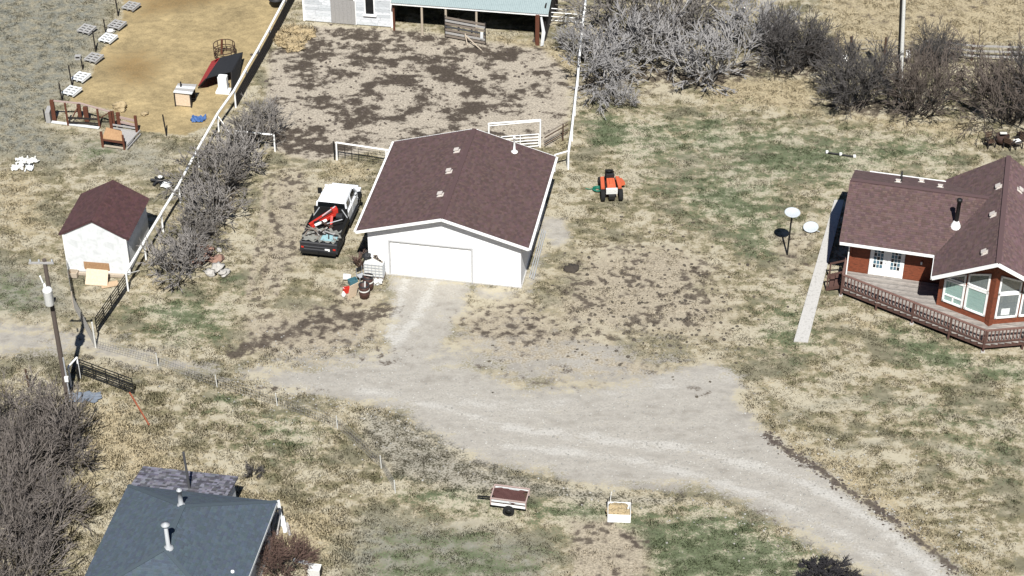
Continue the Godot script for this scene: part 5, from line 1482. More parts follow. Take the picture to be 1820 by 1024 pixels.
	put("gearbox", MB.new().box(Vector3(0.35, 0.62, -0.45), Vector3(0.32, 0.42, 0.4), Basis(Vector3.UP, 0.7)), M.red_paint, au)
	put("leg", MB.new().beam(Vector3(0.3, 0.5, -0.1), Vector3(0.35, 0.03, 0.5), 0.14, 0.14), M.red_paint, au)
	put("drum", MB.new().tube(Vector3(0.55, 0.4, -0.3), Vector3(0.95, 0.45, -0.25), 0.2, 0.2, 12), M.black_tarp, au)
	put("ram", MB.new().tube(Vector3(-0.6, 0.3, 0.3), Vector3(0.3, 0.72, -0.45), 0.05, 0.05, 8), M.black_metal, au)
	put("ram", MB.new().tube(Vector3(-0.3, 0.5, 0.0), Vector3(0.38, 0.9, -0.6), 0.035, 0.035, 8), M.galvanised, au)
	put("cross_plate", MB.new().box(Vector3(-0.5, 0.3, 0.45), Vector3(0.34, 0.08, 0.3), Basis(Vector3.UP, 0.7)), M.black_metal, au)
	put("auger_screw", MB.new().lathe([Vector2(0.05, 0), Vector2(0.14, 0.1), Vector2(0.05, 0.2), Vector2(0.14, 0.3), Vector2(0.05, 0.4), Vector2(0.14, 0.5), Vector2(0.05, 0.6), Vector2(0.13, 0.7), Vector2(0.0, 0.95)], Vector3(0.5, 0.12, 0.5), 10, Basis(Vector3.BACK, 1.2)), M.rust_metal, au)
	put("handle_bar", MB.new().tube(Vector3(0.2, 0.5, 0.75), Vector3(1.05, 0.62, 0.3), 0.03, 0.03, 6), M.galvanised, au)
	var ld := thing("scrap_load", "grey heap of weathered slats and sticks on the truck tail", "load", o + B * Vector3(-0.2, 1.1, 2.6), yaw)
	var rng := RandomNumberGenerator.new()
	rng.seed = 77
	put("grey_cover", sheet(33, 2.1, 1.35, 0.1, 12), M.olive_tarp, ld, Vector3(0.2, 0.0, -0.05))
	for k in 22:
		var p := Vector3(rng.randf_range(-0.8, 0.9), 0.04 + 0.012 * k, rng.randf_range(-0.4, 0.12))
		var d := Vector3(rng.randf_range(-1, 1), 0, rng.randf_range(-0.7, 0.7)).normalized() * rng.randf_range(0.25, 0.5)
		put("slat", MB.new().beam(p - d, p + d, 0.07, 0.03), [M.silver_wood, M.old_wood, M.black_wood][k % 3], ld)
	var ts := thing("teal_sheet", "pale teal folded sheet lying on the truck tail", "sheet", o + B * Vector3(0.55, 1.07, 2.75), yaw)
	put("sheet", MB.new().box(Vector3(0, 0.05, 0), Vector3(0.95, 0.09, 0.62)), M.teal_plastic, ts)
	put("fold", MB.new().box(Vector3(-0.1, 0.13, -0.12), Vector3(0.6, 0.06, 0.3)), M.teal_plastic, ts)

func make_yard():
	# utility pole with transformer
	var up := Vector3(-24.26, 0, -83.46)
	var t := thing("utility_pole", "brown wooden utility pole carrying a white transformer", "utility pole", up)
	put("pole", MB.new().tube(Vector3(0, -0.4, 0), Vector3(0, 9.2, 0), 0.15, 0.11, 12), M.pole_wood, t)
	put("crossarm", MB.new().beam(Vector3(-0.8, 9.05, 0.12), Vector3(0.5, 9.05, 0.12), 0.09, 0.1), M.silver_wood, t)
	for x in [-0.7, -0.25, 0.42]: put("insulator", MB.new().lathe([Vector2(0.04, 0), Vector2(0.06, 0.06), Vector2(0.04, 0.1), Vector2(0.05, 0.16), Vector2(0, 0.18)], Vector3(x, 9.1, 0.12), 8), M.galvanised, t)
	var tr := put("transformer", MB.new().lathe([Vector2(0, 6.55), Vector2(0.18, 6.56), Vector2(0.25, 6.66), Vector2(0.25, 7.5), Vector2(0.27, 7.53), Vector2(0.21, 7.66), Vector2(0, 7.72)], Vector3(0.02, 0, 0.44), 16), M.white, t)
	put("bushing", MB.new().lathe([Vector2(0.06, 7.66), Vector2(0.08, 7.75), Vector2(0.05, 7.95), Vector2(0, 7.98)], Vector3(-0.08, 0, 0.44), 8), M.white, tr)
	put("bracket", MB.new().box(Vector3(0.05, 6.75, 0.2), Vector3(0.5, 0.1, 0.3)), M.black_metal, t)
	put("conduit", MB.new().tube(Vector3(0.16, 0, 0.12), Vector3(0.14, 2.8, 0.1), 0.045, 0.045, 6), M.galvanised, t)
	put("cutout", MB.new().tube(Vector3(-0.2, 7.9, 0.25), Vector3(-0.28, 8.35, 0.3), 0.05, 0.05, 6), M.white, t)
	put("meter_box", MB.new().box(Vector3(0.16, 1.4, 0.18), Vector3(0.2, 0.3, 0.16)), M.white, t)
	var tp := thing("grey_tarp", "blue-grey sheet lying on straw at the utility pole foot", "tarp", Vector3(-23.27, 0, -83.41))
	put("sheet", sheet(7, 1.6, 0.85, 0.12), M.slate_tarp, tp)
	var sp := thing("wooden_post", "short dark post standing alone left of the utility pole", "post", Vector3(-26.57, 0, -84.44))
	put("post", MB.new().tube(Vector3(0, -0.2, 0), Vector3(-0.03, 1.15, 0), 0.07, 0.06, 6), M.bark_brown, sp)
	var ob := Vector3(-19.45, 0, -81.03)
	var og := thing("orange_pole", "orange pole lying aslant in the straw below the black gate", "pole", ob)
	put("pole", MB.new().beam(Vector3(0, 0.06, 0), Vector3(-20.87, 0, -83.55) - ob + Vector3(0, 0.25, 0), 0.07, 0.07), M.orange_rust, og)
	# white lamp-less pole at the top right
	var wp := thing("white_pole", "tall pale pole rising from the dark shrubs at the field edge", "pole", Vector3(26.21, 0, -114.92))
	put("pole", MB.new().tube(Vector3(0, -0.3, 0), Vector3(-0.75, 9.0, 0), 0.15, 0.12, 12), M.white_dull, wp)
	put("cable_guard", MB.new().tube(Vector3(-0.2, 0, 0.05), Vector3(-0.95, 9.0, 0.05), 0.08, 0.08, 8), M.black_metal, wp)
	var mb2 := thing("meter_box", "small white box on a post behind the dark shrubs", "box", Vector3(27.54, 0, -120.29))
	put("box", MB.new().box(Vector3(0, 0.75, 0.1), Vector3(0.36, 0.5, 0.2)), M.white, mb2)
	put("post", MB.new().box(Vector3(0, 0.3, 0), Vector3(0.1, 0.8, 0.1)), M.bark_brown, mb2)
	var wb := thing("white_board", "small white board lying behind the shrubs by the field fence", "board", Vector3(23.16, 0, -120.45))
	put("board", MB.new().box(Vector3(0, 0.32, 0), Vector3(0.5, 0.42, 0.05), Basis(Vector3.RIGHT, -0.5)), M.white, wb)
	# satellite dishes
	var di := thing("satellite_dish", "white round dish raised on a thin dark pole in the lawn", "satellite dish", Vector3(16.55, 0, -96.99))
	put("pole", MB.new().tube(Vector3(0, -0.2, 0), Vector3(0.05, 2.9, 0), 0.055, 0.05, 8), M.black_metal, di)
	var tilt := Basis(Vector3.RIGHT, 0.12)
	var dish := [Vector2(0, 0), Vector2(0.3, 0.02), Vector2(0.45, 0.07), Vector2(0.47, 0.1), Vector2(0.44, 0.1), Vector2(0.28, 0.05), Vector2(0, 0.035)]
	put("dish", MB.new().lathe(dish, Vector3(0.06, 3.0, 0.02), 24, tilt), M.dish, di)
	put("mount", MB.new().box(Vector3(0.06, 2.94, 0.02), Vector3(0.18, 0.14, 0.14)), M.galvanised, di)
	put("feed_arm", MB.new().tube(Vector3(0.1, 2.92, 0.1), Vector3(0.3, 2.9, 0.35), 0.025, 0.02, 6), M.galvanised, di)
	var d2 := thing("fallen_dish", "pale round dish lying on the grass beside the concrete walk", "satellite dish", Vector3(18.29, 0, -99.63))
	put("dish", MB.new().lathe(dish, Vector3(0, 0.16, 0), 24, Basis(Vector3.RIGHT, 0.22) * Basis(Vector3.BACK, 0.12)), M.dish, d2)
	put("bracket", MB.new().box(Vector3(0, 0.07, 0), Vector3(0.3, 0.16, 0.3)), M.black_metal, d2)
	put("feed_arm", MB.new().tube(Vector3(0.3, 0.1, 0.2), Vector3(0.5, 0.12, 0.35), 0.03, 0.03, 6), M.galvanised, d2)
	# orange lawn tractor, its back towards the garage front
	var lt := thing("lawn_tractor", "orange ride-on lawn tractor standing on the grass right of the garage", "lawn tractor", Vector3(6.19, 0, -103.65), 0.06)
	put("engine_cover", MB.new().hexa([Vector3(-0.34, 0.45, 0.55), Vector3(0.34, 0.45, 0.55), Vector3(0.32, 0.45, -0.35), Vector3(-0.32, 0.45, -0.35), Vector3(-0.26, 0.9, 0.5), Vector3(0.26, 0.9, 0.5), Vector3(0.24, 1.0, -0.3), Vector3(-0.24, 1.0, -0.3)]), M.orange_paint, lt)
	put("cover_ridge", MB.new().hexa([Vector3(-0.15, 0.88, 0.4), Vector3(0.15, 0.88, 0.4), Vector3(0.15, 0.94, -0.25), Vector3(-0.15, 0.94, -0.25), Vector3(-0.1, 0.98, 0.36), Vector3(0.1, 0.98, 0.36), Vector3(0.1, 1.06, -0.22), Vector3(-0.1, 1.06, -0.22)]), M.orange_paint, lt)
	for s in [-1, 1]:
		put("exhaust_slot", MB.new().box(Vector3(0.31 * s, 0.72, 0.1), Vector3(0.04, 0.12, 0.5)), M.black_metal, lt)
		put("lever", MB.new().tube(Vector3(0.3 * s, 0.6, -0.9), Vector3(0.24 * s, 1.2, -0.8), 0.025, 0.03, 6), M.black_metal, lt)
	put("rear_panel", MB.new().box(Vector3(0, 0.66, 0.66), Vector3(0.72, 0.34, 0.2)), M.white_dull, lt)
	put("hitch", MB.new().box(Vector3(0, 0.35, 0.88), Vector3(0.4, 0.25, 0.22)), M.black_metal, lt)
	put("seat", MB.new().box(Vector3(0, 0.86, -0.55), Vector3(0.5, 0.12, 0.45)), M.black_tarp, lt)
	put("seat_back", MB.new().box(Vector3(0, 1.08, -0.36), Vector3(0.5, 0.4, 0.1), Basis(Vector3.RIGHT, 0.15)), M.black_tarp, lt)
	put("steering_wheel", MB.new().lathe([Vector2(0.16, 0), Vector2(0.2, 0.02), Vector2(0.2, 0.05), Vector2(0.16, 0.05)], Vector3(0, 1.05, -1.0), 14, Basis(Vector3.RIGHT, -0.4)), M.black_metal, lt)
	put("floor", MB.new().box(Vector3(0, 0.4, -0.75), Vector3(0.8, 0.08, 0.9)), M.black_metal, lt)
	for s in [-1, 1]:
		put("fender", MB.new().hexa([Vector3(0.42 * s, 0.66, 0.42), Vector3(0.66 * s, 0.62, 0.42), Vector3(0.6 * s, 0.7, -0.75), Vector3(0.36 * s, 0.74, -0.75), Vector3(0.42 * s, 0.8, 0.42), Vector3(0.64 * s, 0.76, 0.42), Vector3(0.58 * s, 0.82, -0.75), Vector3(0.36 * s, 0.86, -0.75)]), M.orange_paint, lt)
		wheel(lt, Vector3(0.56 * s, 0.38, 0.68), 0.38, 0.26, Vector3.RIGHT, M.black_metal)
		wheel(lt, Vector3(0.58 * s, 0.26, -1.15), 0.26, 0.2, Vector3.RIGHT, M.white_dull)
	put("mower_deck", MB.new().hexa([Vector3(0.5, 0.3, -0.35), Vector3(1.0, 0.26, -0.6), Vector3(0.85, 0.26, -1.1), Vector3(0.4, 0.3, -0.95), Vector3(0.5, 0.62, -0.4), Vector3(0.95, 0.5, -0.62), Vector3(0.8, 0.5, -1.05), Vector3(0.42, 0.62, -0.9)]), M.orange_paint, lt)
	put("dashboard", MB.new().box(Vector3(0, 0.8, -1.15), Vector3(0.5, 0.5, 0.2)), M.black_metal, lt)
	var hr := thing("garden_hose", "coil of green hose lying left of the orange tractor", "hose", Vector3(5.39, 0, -104.10))
	var hs := MB.new()
	for r in 3:
		for k in 16:
			var a0 := TAU * k / 16
			var a1 := TAU * (k + 1) / 16
			var rr := 0.16 + r * 0.07
			hs.tube(Vector3(cos(a0) * rr, 0.05 + 0.03 * r, sin(a0) * rr), Vector3(cos(a1) * rr, 0.05 + 0.03 * r, sin(a1) * rr), 0.035, 0.035, 5, false)
	put("coil", hs, M.green_hose, hr)
	put("tail", MB.new().path([Vector3(-0.28, 0.04, -0.1), Vector3(-0.5, 0.04, -0.05), Vector3(-0.75, 0.04, -0.12)], 0.03, 5), M.green_hose, hr)
	# black irrigation pipe
	var ib := Vector3(20.36, 0, -108.43)
	var ip := thing("irrigation_pipe", "black pipe with white joints lying across the far lawn", "pipe", ib)
	var ie := Vector3(22.18, 0, -107.88) - ib
	put("pipe", MB.new().tube(Vector3(0, 0.1, 0), ie + Vector3(0, 0.1, 0), 0.06, 0.06, 8), M.black_metal, ip)
	for k in [0.03, 0.5, 0.97]: put("joint", MB.new().box(ie * k + Vector3(0, 0.14, 0), Vector3(0.16, 0.14, 0.14)), M.white, ip)
	# fire bowl with seats
	var fb := thing("fire_bowl", "dark brown round steel fire bowl between the garden seats", "fire pit", Vector3(31.99, 0, -109.67))
	put("bowl", MB.new().lathe([Vector2(0.2, 0.05), Vector2(0.42, 0.2), Vector2(0.46, 0.62), Vector2(0.42, 0.62), Vector2(0.38, 0.3), Vector2(0, 0.25)], Vector3.ZERO, 20), M.rust_metal, fb)
	for k in 3: put("leg", MB.new().tube(Vector3(cos(k * 2.1) * 0.3, 0, sin(k * 2.1) * 0.3), Vector3(cos(k * 2.1) * 0.3, 0.25, sin(k * 2.1) * 0.3), 0.03, 0.03, 5), M.black_metal, fb)
	put("grate", MB.new().box(Vector3(0.1, 0.64, -0.25), Vector3(0.45, 0.04, 0.22)), M.white_dull, fb)
	var sp2 := [[Vector3(31.15, 0, -109.32), 0.3, "dark folding chair left of the fire bowl"], [Vector3(32.35, 0, -109.12), 2.4, "low dark chair in front of the fire bowl"], [Vector3(32.88, 0, -109.19), -1.2, "dark chair with a white cushion right of the fire bowl"], [Vector3(33.39, 0, -110.23), -2.2, "dark brown chair behind the fire bowl at the frame edge"]]
	var c0: Node3D = null
	for q in sp2:
		if c0 == null:
			c0 = thing("garden_chair", q[2], "chair", q[0], q[1], "garden chairs round the fire bowl")
			for k in 4: put("seat_slat", MB.new().box(Vector3(0, 0.4, -0.19 + k * 0.13), Vector3(0.52, 0.03, 0.11)), M.bark_brown, c0)
			for k in 3: put("back_slat", MB.new().box(Vector3(0, 0.55 + k * 0.15, -0.29 - k * 0.03), Vector3(0.52, 0.12, 0.03)), M.bark_brown, c0)
			for x in [-0.26, 0.26]:
				for z in [-0.24, 0.24]: put("leg", MB.new().box(Vector3(x, 0.2, z), Vector3(0.06, 0.42, 0.06)), M.black_wood, c0)
				put("armrest", MB.new().box(Vector3(x * 1.15, 0.6, 0.0), Vector3(0.09, 0.03, 0.6)), M.black_wood, c0)
		else: copy_of(c0, "garden_chair", q[2], q[0], q[1])
	var cu := thing("cushion", "white cushion lying on the chair right of the fire bowl", "cushion", Vector3(32.88, 0, -109.19), -1.2)
	put("cushion", MB.new().box(Vector3(0, 0.46, 0), Vector3(0.44, 0.09, 0.42)), M.white, cu)
	# small trailer and planter by the drive
	var tb := Vector3(-0.11, 0, -74.12)
	var tl := thing("utility_trailer", "small grey-sided trailer with brown sheet over its bed", "trailer", tb + Vector3(0, 0, -0.45), -0.19)
	put("bed", MB.new().box(Vector3(0, 0.55, -0.1), Vector3(1.72, 0.1, 1.0)), M.bark_brown, tl)
	put("brown_cover", sheet(15, 1.66, 0.98, 0.05, 8), M.brown_tarp, tl, Vector3(0, 0.68, -0.1))
	for s in [[0.42, "near"], [-0.62, "far"]]:
		put("side_rail", MB.new().beam(Vector3(-0.9, 0.86, s[0]), Vector3(0.9, 0.86, s[0]), 0.06, 0.06), M.pink_wood, tl)
		put("side_board", MB.new().box(Vector3(0, 0.72, s[0]), Vector3(1.78, 0.1, 0.03)), M.old_white, tl)
		put("side_board", MB.new().box(Vector3(0, 0.5, s[0] + 0.01), Vector3(1.78, 0.14, 0.03)), M.white, tl)
		wheel(tl, Vector3(0.05, 0.3, s[0] + (0.17 if s[0] > 0 else -0.17)), 0.3, 0.18, Vector3.BACK, M.black_metal)
	for x in [-0.9, 0.9]:
		put("end_rail", MB.new().beam(Vector3(x, 0.86, 0.42), Vector3(x, 0.86, -0.62), 0.06, 0.05), M.pink_wood, tl)
		for z in [0.42, -0.62]: put("stake", MB.new().box(Vector3(x, 0.66, z), Vector3(0.06, 0.42, 0.06)), M.pink_wood, tl)
	put("drawbar", MB.new().beam(Vector3(-0.9, 0.45, -0.1), Vector3(-1.7, 0.4, -0.1), 0.07, 0.07), M.black_metal, tl)
	var pb := thing("planter_box", "white box planter full of yellow straw beside the drive", "planter", Vector3(5.40, 0, -73.49), -0.05)
	for z in [0.0, -0.95]: put("side_board", MB.new().box(Vector3(0, 0.23, z), Vector3(1.16, 0.5, 0.04)), M.white, pb)
	for x in [-0.57, 0.57]: put("end_board", MB.new().box(Vector3(x, 0.23, -0.475), Vector3(0.04, 0.5, 0.9)), M.white_dull, pb)
	for x in [-0.6, 0.6]: put("corner_stake", MB.new().box(Vector3(x, 0.3, -0.97), Vector3(0.05, 0.72, 0.05)), M.black_wood, pb)
	put("pole", MB.new().tube(Vector3(-0.48, 0.3, -0.93), Vector3(-0.42, 1.15, -0.96), 0.02, 0.02, 5), M.white, pb)
	for k in 7: put("straw", lump(40 + k, Vector3(0.26, 0.13, 0.24), 0.8), M.straw, pb, Vector3(-0.36 + (k % 4) * 0.24, 0.36 + 0.03 * (k % 3), -0.3 - (k / 4) * 0.36))
	# clutter at the left front corner of the garage
	var ib2 := thing("tote_tank", "white caged bulk container standing against the garage front", "container", Vector3(-8.08, 0, -94.44) + Vector3(0, 0, -0.55), -0.17)
	put("tank", MB.new().box(Vector3(0, 0.6, 0), Vector3(1.1, 0.9, 0.95)), M.white_dull, ib2)
	for k in 5: put("cage_bar", MB.new().box(Vector3(0, 0.2 + k * 0.2, 0), Vector3(1.18, 0.03, 1.03)), M.galvanised, ib2)
	for k in 6:
		for z in [-0.51, 0.51]: put("cage_upright", MB.new().box(Vector3(-0.56 + k * 0.224, 0.58, z), Vector3(0.03, 0.95, 0.03)), M.galvanised, ib2)
	put("pallet_base", MB.new().box(Vector3(0, 0.07, 0), Vector3(1.2, 0.14, 1.0)), M.old_wood, ib2)
	var jk := thing("scrap_sticks", "dark sticks and scrap piled on top of the caged container", "scrap", Vector3(-8.08, 0, -94.44) + Vector3(0, 1.06, -0.55), -0.17)
	for k in 7: put("stick", MB.new().beam(Vector3(-0.5 + 0.15 * k, 0.04 + 0.03 * k, -0.4), Vector3(0.5 - 0.1 * k, 0.05 + 0.03 * k, 0.25 - 0.05 * k), 0.08, 0.06), M.black_wood if k % 2 else M.old_wood, jk)
	put("bundle", lump(61, Vector3(0.24, 0.2, 0.24), 0.5), M.black_tarp, jk, Vector3(-0.5, 0.12, -0.1))
	var ba := thing("barrel", "open dark brown barrel with a black rim at the garage corner", "barrel", Vector3(-8.61, 0, -92.70))
	put("drum", MB.new().lathe([Vector2(0, 0), Vector2(0.28, 0), Vector2(0.31, 0.3), Vector2(0.31, 0.34), Vector2(0.29, 0.36), Vector2(0.31, 0.6), Vector2(0.3, 0.86), Vector2(0.25, 0.86), Vector2(0.25, 0.2), Vector2(0, 0.2)], Vector3.ZERO, 20), M.brown_barrel, ba)
	put("band", MB.new().lathe([Vector2(0.312, 0.5), Vector2(0.325, 0.52), Vector2(0.325, 0.58), Vector2(0.312, 0.6)], Vector3.ZERO, 20), M.white_dull, ba)
	put("rim", MB.new().lathe([Vector2(0.25, 0.84), Vector2(0.25, 0.9), Vector2(0.33, 0.9), Vector2(0.33, 0.84)], Vector3.ZERO, 20), M.black_tarp, ba)
	put("handle", MB.new().beam(Vector3(0.05, 0.91, -0.28), Vector3(0.08, 0.91, 0.28), 0.06, 0.03), M.white_dull, ba)
	var b2: Node3D = copy_of(ba, "barrel", "second brown barrel half hidden behind the open one", Vector3(-8.43, 0, -93.54), 1.3)
	ba.set_meta("group", "barrels at the garage corner"); b2.set_meta("group", "barrels at the garage corner")
	var pw := thing("plywood_board", "tan board leaning against the open brown barrel", "board", Vector3(-9.25, 0, -92.53))
	put("board", MB.new().slab([Vector3(-0.35, 0.0, 0.1), Vector3(0.12, 0.02, -0.35), Vector3(0.3, 0.85, -0.5), Vector3(-0.15, 0.95, 0.05)], Vector3(0.03, 0.0, 0.03)), M.plywood_pale, pw)
	var bu := thing("white_bucket", "white bucket lying on its side left of the barrels", "bucket", Vector3(-9.74, 0, -94.44))
	put("bucket", MB.new().lathe([Vector2(0, -0.22), Vector2(0.17, -0.22), Vector2(0.2, 0.22), Vector2(0.18, 0.22), Vector2(0.15, -0.18), Vector2(0, -0.18)], Vector3(0, 0.2, 0), 14, Basis(Vector3.BACK, 1.5)), M.white, bu)
	var cr := thing("teal_crate", "teal plastic crate beside the white bucket", "crate", Vector3(-9.38, 0, -94.05), 0.5)
	put("base", MB.new().box(Vector3(0, 0.04, 0), Vector3(0.5, 0.05, 0.36)), M.teal_dark, cr)
	for s in [[Vector3(0, 0.18, 0.17), Vector3(0.5, 0.25, 0.03)], [Vector3(0, 0.18, -0.17), Vector3(0.5, 0.25, 0.03)], [Vector3(0.24, 0.18, 0), Vector3(0.03, 0.25, 0.31)], [Vector3(-0.24, 0.18, 0), Vector3(0.03, 0.25, 0.31)]]: put("side", MB.new().box(s[0], s[1]), M.teal_dark, cr)
	var rc := thing("red_can", "small red fuel can left of the leaning board", "can", Vector3(-9.69, 0, -93.15), 0.3)
	put("can", MB.new().box(Vector3(0, 0.18, 0), Vector3(0.4, 0.34, 0.26)), M.red_paint, rc)
	put("handle", MB.new().beam(Vector3(-0.1, 0.4, 0), Vector3(0.1, 0.4, 0), 0.04, 0.04), M.red_paint, rc)
	put("spout", MB.new().tube(Vector3(-0.14, 0.34, 0.05), Vector3(-0.2, 0.45, 0.1), 0.03, 0.025, 6), M.white, rc)
	var jg := thing("white_jug", "small white jug in front of the red can", "jug", Vector3(-9.83, 0, -92.76))
	put("jug", MB.new().lathe([Vector2(0, 0), Vector2(0.12, 0), Vector2(0.13, 0.2), Vector2(0.05, 0.3), Vector2(0.05, 0.35), Vector2(0, 0.35)], Vector3.ZERO, 12), M.white, jg)
	var wbg := thing("white_bag", "crumpled white bag at the foot of the caged container", "bag", Vector3(-8.03, 0, -94.10))
	put("bag", lump(66, Vector3(0.36, 0.16, 0.24), 0.7), M.white_dull, wbg, Vector3(0, 0.1, 0))
	var wc := thing("metal_chair", "grey metal chair frame beside the barrels", "chair", Vector3(-8.90, 0, -94.27), 0.6)
	put("seat", MB.new().box(Vector3(0, 0.42, 0), Vector3(0.42, 0.03, 0.4)), M.galvanised, wc)
	put("backrest", MB.new().box(Vector3(0, 0.75, -0.2), Vector3(0.42, 0.3, 0.03)), M.black_metal, wc)
	for x in [-0.19, 0.19]:
		put("leg", MB.new().tube(Vector3(x, 0, -0.2), Vector3(x, 0.92, -0.2), 0.02, 0.02, 6), M.galvanised, wc)
		put("leg", MB.new().tube(Vector3(x, 0, 0.19), Vector3(x, 0.42, 0.19), 0.02, 0.02, 6), M.galvanised, wc)
	# pale pipes along the right wall of the garage
	var pp := thing("pale_pipes", "bundle of long pale pipes lying along the right garage wall", "pipes", Vector3(0.93, 0, -94.61))
	for k in 3: put("pipe", MB.new().tube(Vector3(0.1 + 0.12 * k, 0.06, 0.1 * k), Vector3(1.79, 0, -99.27) - Vector3(0.93, 0, -94.61) + Vector3(0.05 + 0.1 * k, 0.3, 0.1 * k), 0.03, 0.03, 6), M.galvanised, pp)
	# stone pile by the bushes
	var rk := [[352, 468, 0.36, 0], [363, 458, 0.42, 0], [374, 462, 0.3, 0], [386, 464, 0.36, 0], [356, 446, 0.34, 0], [372, 444, 0.3, 0], [386, 478, 0.44, 1], [373, 487, 0.34, 1], [399, 487, 0.34, 1], [389, 446, 0.2, 1]]
	var rl := ["brown stone at the left foot of the bush-side pile", "large brown stone in the middle of the bush-side pile", "brown stone behind the white slabs of the pile", "brown stone at the right end of the pile", "brown stone nearest the bush stems", "brown stone at the back of the pile", "largest white stone in front of the brown pile", "white stone left of the largest white one", "white stone right of the largest white one", "small white stone behind the brown pile"]
	var rp := [Vector3(-18.77, 0, -96.11), Vector3(-18.47, 0, -96.70), Vector3(-18.07, 0, -96.46), Vector3(-17.65, 0, -96.35), Vector3(-18.80, 0, -97.40), Vector3(-18.27, 0, -97.52), Vector3(-17.55, 0, -95.53), Vector3(-17.93, 0, -95.01), Vector3(-17.06, 0, -95.01), Vector3(-17.68, 0, -97.40)]
	for k in rk.size():
		var r: float = rk[k][2]
		var s := thing("stone", rl[k], "stone", rp[k], k * 1.3, "stones piled beside the fence bushes")
		put("stone", lump(80 + k, Vector3(r * 1.05, r * 0.45, r * 0.8), 0.75, 9), M.pale_stone if rk[k][3] else M.brown_stone, s, Vector3(0, r * 0.35, 0))
	# odds and ends
	var bw := thing("wheel_frame", "black spoked wheel frame lying behind the small shed", "wheel frame", Vector3(-22.41, 0, -104.94))
	put("hub", lump(91, Vector3(0.16, 0.14, 0.16), 0.3), M.black_tarp, bw, Vector3(0, 0.2, 0))
	for k in 6: put("spoke", MB.new().tube(Vector3(0, 0.2, 0), Vector3(cos(k * 1.05) * 0.5, 0.12 + 0.1 * (k % 2), sin(k * 1.05) * 0.5), 0.07, 0.1, 6), M.black_tarp, bw)
	put("white_lid", MB.new().lathe([Vector2(0, 0), Vector2(0.16, 0), Vector2(0.15, 0.08), Vector2(0, 0.1)], Vector3(0.1, 0.3, -0.2), 12), M.white, bw)
	var wg := thing("white_bag", "white bag lying by the long fence behind the shed", "bag", Vector3(-21.85, 0, -104.55))
	put("bag", lump(92, Vector3(0.34, 0.16, 0.3), 0.6), M.white, wg, Vector3(0, 0.1, 0))
	var cs := thing("white_sheeting", "crumpled white plastic sheeting on the left pasture", "sheeting", Vector3(-31.37, 0, -106.94))
	put("sheet", sheet(17, 1.3, 0.7, 0.22, 14), M.white_dull, cs, Vector3(0.1, 0, -0.45))
	put("sheet", sheet(18, 0.8, 0.6, 0.2, 12), M.white_dull, cs, Vector3(-0.3, 0, 0.25))
	put("sheet", sheet(19, 0.5, 0.7, 0.2, 12), M.old_white, cs, Vector3(0.45, 0, 0.35))
	put("dark_strip", MB.new().beam(Vector3(-0.1, 0.08, -0.05), Vector3(0.6, 0.1, 0.05), 0.16, 0.1), M.black_tarp, cs)
	var dm := thing("earth_mound", "round dark earth mound on the lawn right of the garage", "mound", Vector3(3.55, 0, -95.53))
	put("earth", lump(95, Vector3(0.42, 0.2, 0.42), 0.4), M.dark_earth, dm)
	var ac := thing("white_cooler", "small white slatted box beside the brown shrub at the cottage", "box", Vector3(-9.64, 0, -69.74), -0.15)
	put("body", MB.new().box(Vector3(0, 0.24, 0), Vector3(0.6, 0.48, 0.5)), M.white_dull, ac)
	for k in 4: put("slat", MB.new().box(Vector3(0, 0.5, -0.18 + k * 0.12), Vector3(0.52, 0.03, 0.06)), M.white, ac)
	put("dark_side", MB.new().box(Vector3(0.31, 0.24, 0), Vector3(0.02, 0.44, 0.44)), M.black_metal, ac)
	var bp := thing("pale_plank", "short pale plank on the straw above the white box", "plank", Vector3(-10.37, 0, -70.57), -0.3)
	put("plank", MB.new().box(Vector3(0, 0.05, 0), Vector3(0.9, 0.06, 0.2)), M.old_white, bp)
	# broken white frame and boards at the cottage corner
	var bf := Vector3(-11.87, 0, -73.41)
	var jf := thing("broken_frame", "grey-white broken board frame leaning at the cottage corner", "boards", bf)
	for q in [[Vector3(-0.1, 0, 0), Vector3(-0.05, 1.3, -0.1), 0.14], [Vector3(0.3, 0, 0.2), Vector3(0.15, 1.45, -0.1), 0.16], [Vector3(-0.35, 0.9, 0.05), Vector3(0.3, 1.0, 0), 0.08], [Vector3(-0.2, 0, 0.6), Vector3(0.1, 1.0, 0.2), 0.1], [Vector3(0.5, 0, 0.7), Vector3(0.35, 0.75, 0.3), 0.2], [Vector3(0.1, 0, 0.9), Vector3(0.25, 0.9, 0.4), 0.09], [Vector3(-0.5, 0.2, 0.9), Vector3(-0.25, 1.0, 0.5), 0.08], [Vector3(0.75, 0, 0.9), Vector3(0.6, 0.6, 0.6), 0.12]]:
		put("board", MB.new().beam(q[0], q[1], q[2], 0.04), M.silver_wood if q[2] < 0.13 else M.old_white, jf)
	var ps := Vector3(-24.45, 0, -93.93)
	var b1 := thing("plywood_sheet", "pale plywood sheet leaning on the small shed front", "plywood", ps, -0.13)
	put("sheet", MB.new().slab([Vector3(-0.68, 0.02, 0.12), Vector3(0.68, 0.02, 0.12), Vector3(0.66, 0.78, -0.42), Vector3(-0.64, 0.8, -0.42)], Vector3(0, 0.03, 0)), M.plywood_pale, b1)
	var b3 := thing("plywood_offcut", "tan plywood offcut on the ground right of the leaning sheet", "plywood", Vector3(-23.68, 0, -93.88), 0.35)
	put("offcut", MB.new().box(Vector3(0, 0.05, 0), Vector3(1.0, 0.03, 0.5)), M.plywood_tan, b3)
	var lb := thing("lumber_beam", "pale timber beam lying along the small shed front", "timber", Vector3(-24.33, 0, -94.78), -0.1)
	put("beam", MB.new().box(Vector3(0, 0.12, 0), Vector3(3.0, 0.16, 0.18)), M.pale_wood, lb)
	var lc := thing("wooden_crate", "small pale crate at the left front corner of the shed", "crate", Vector3(-25.96, 0, -94.78), -0.13)
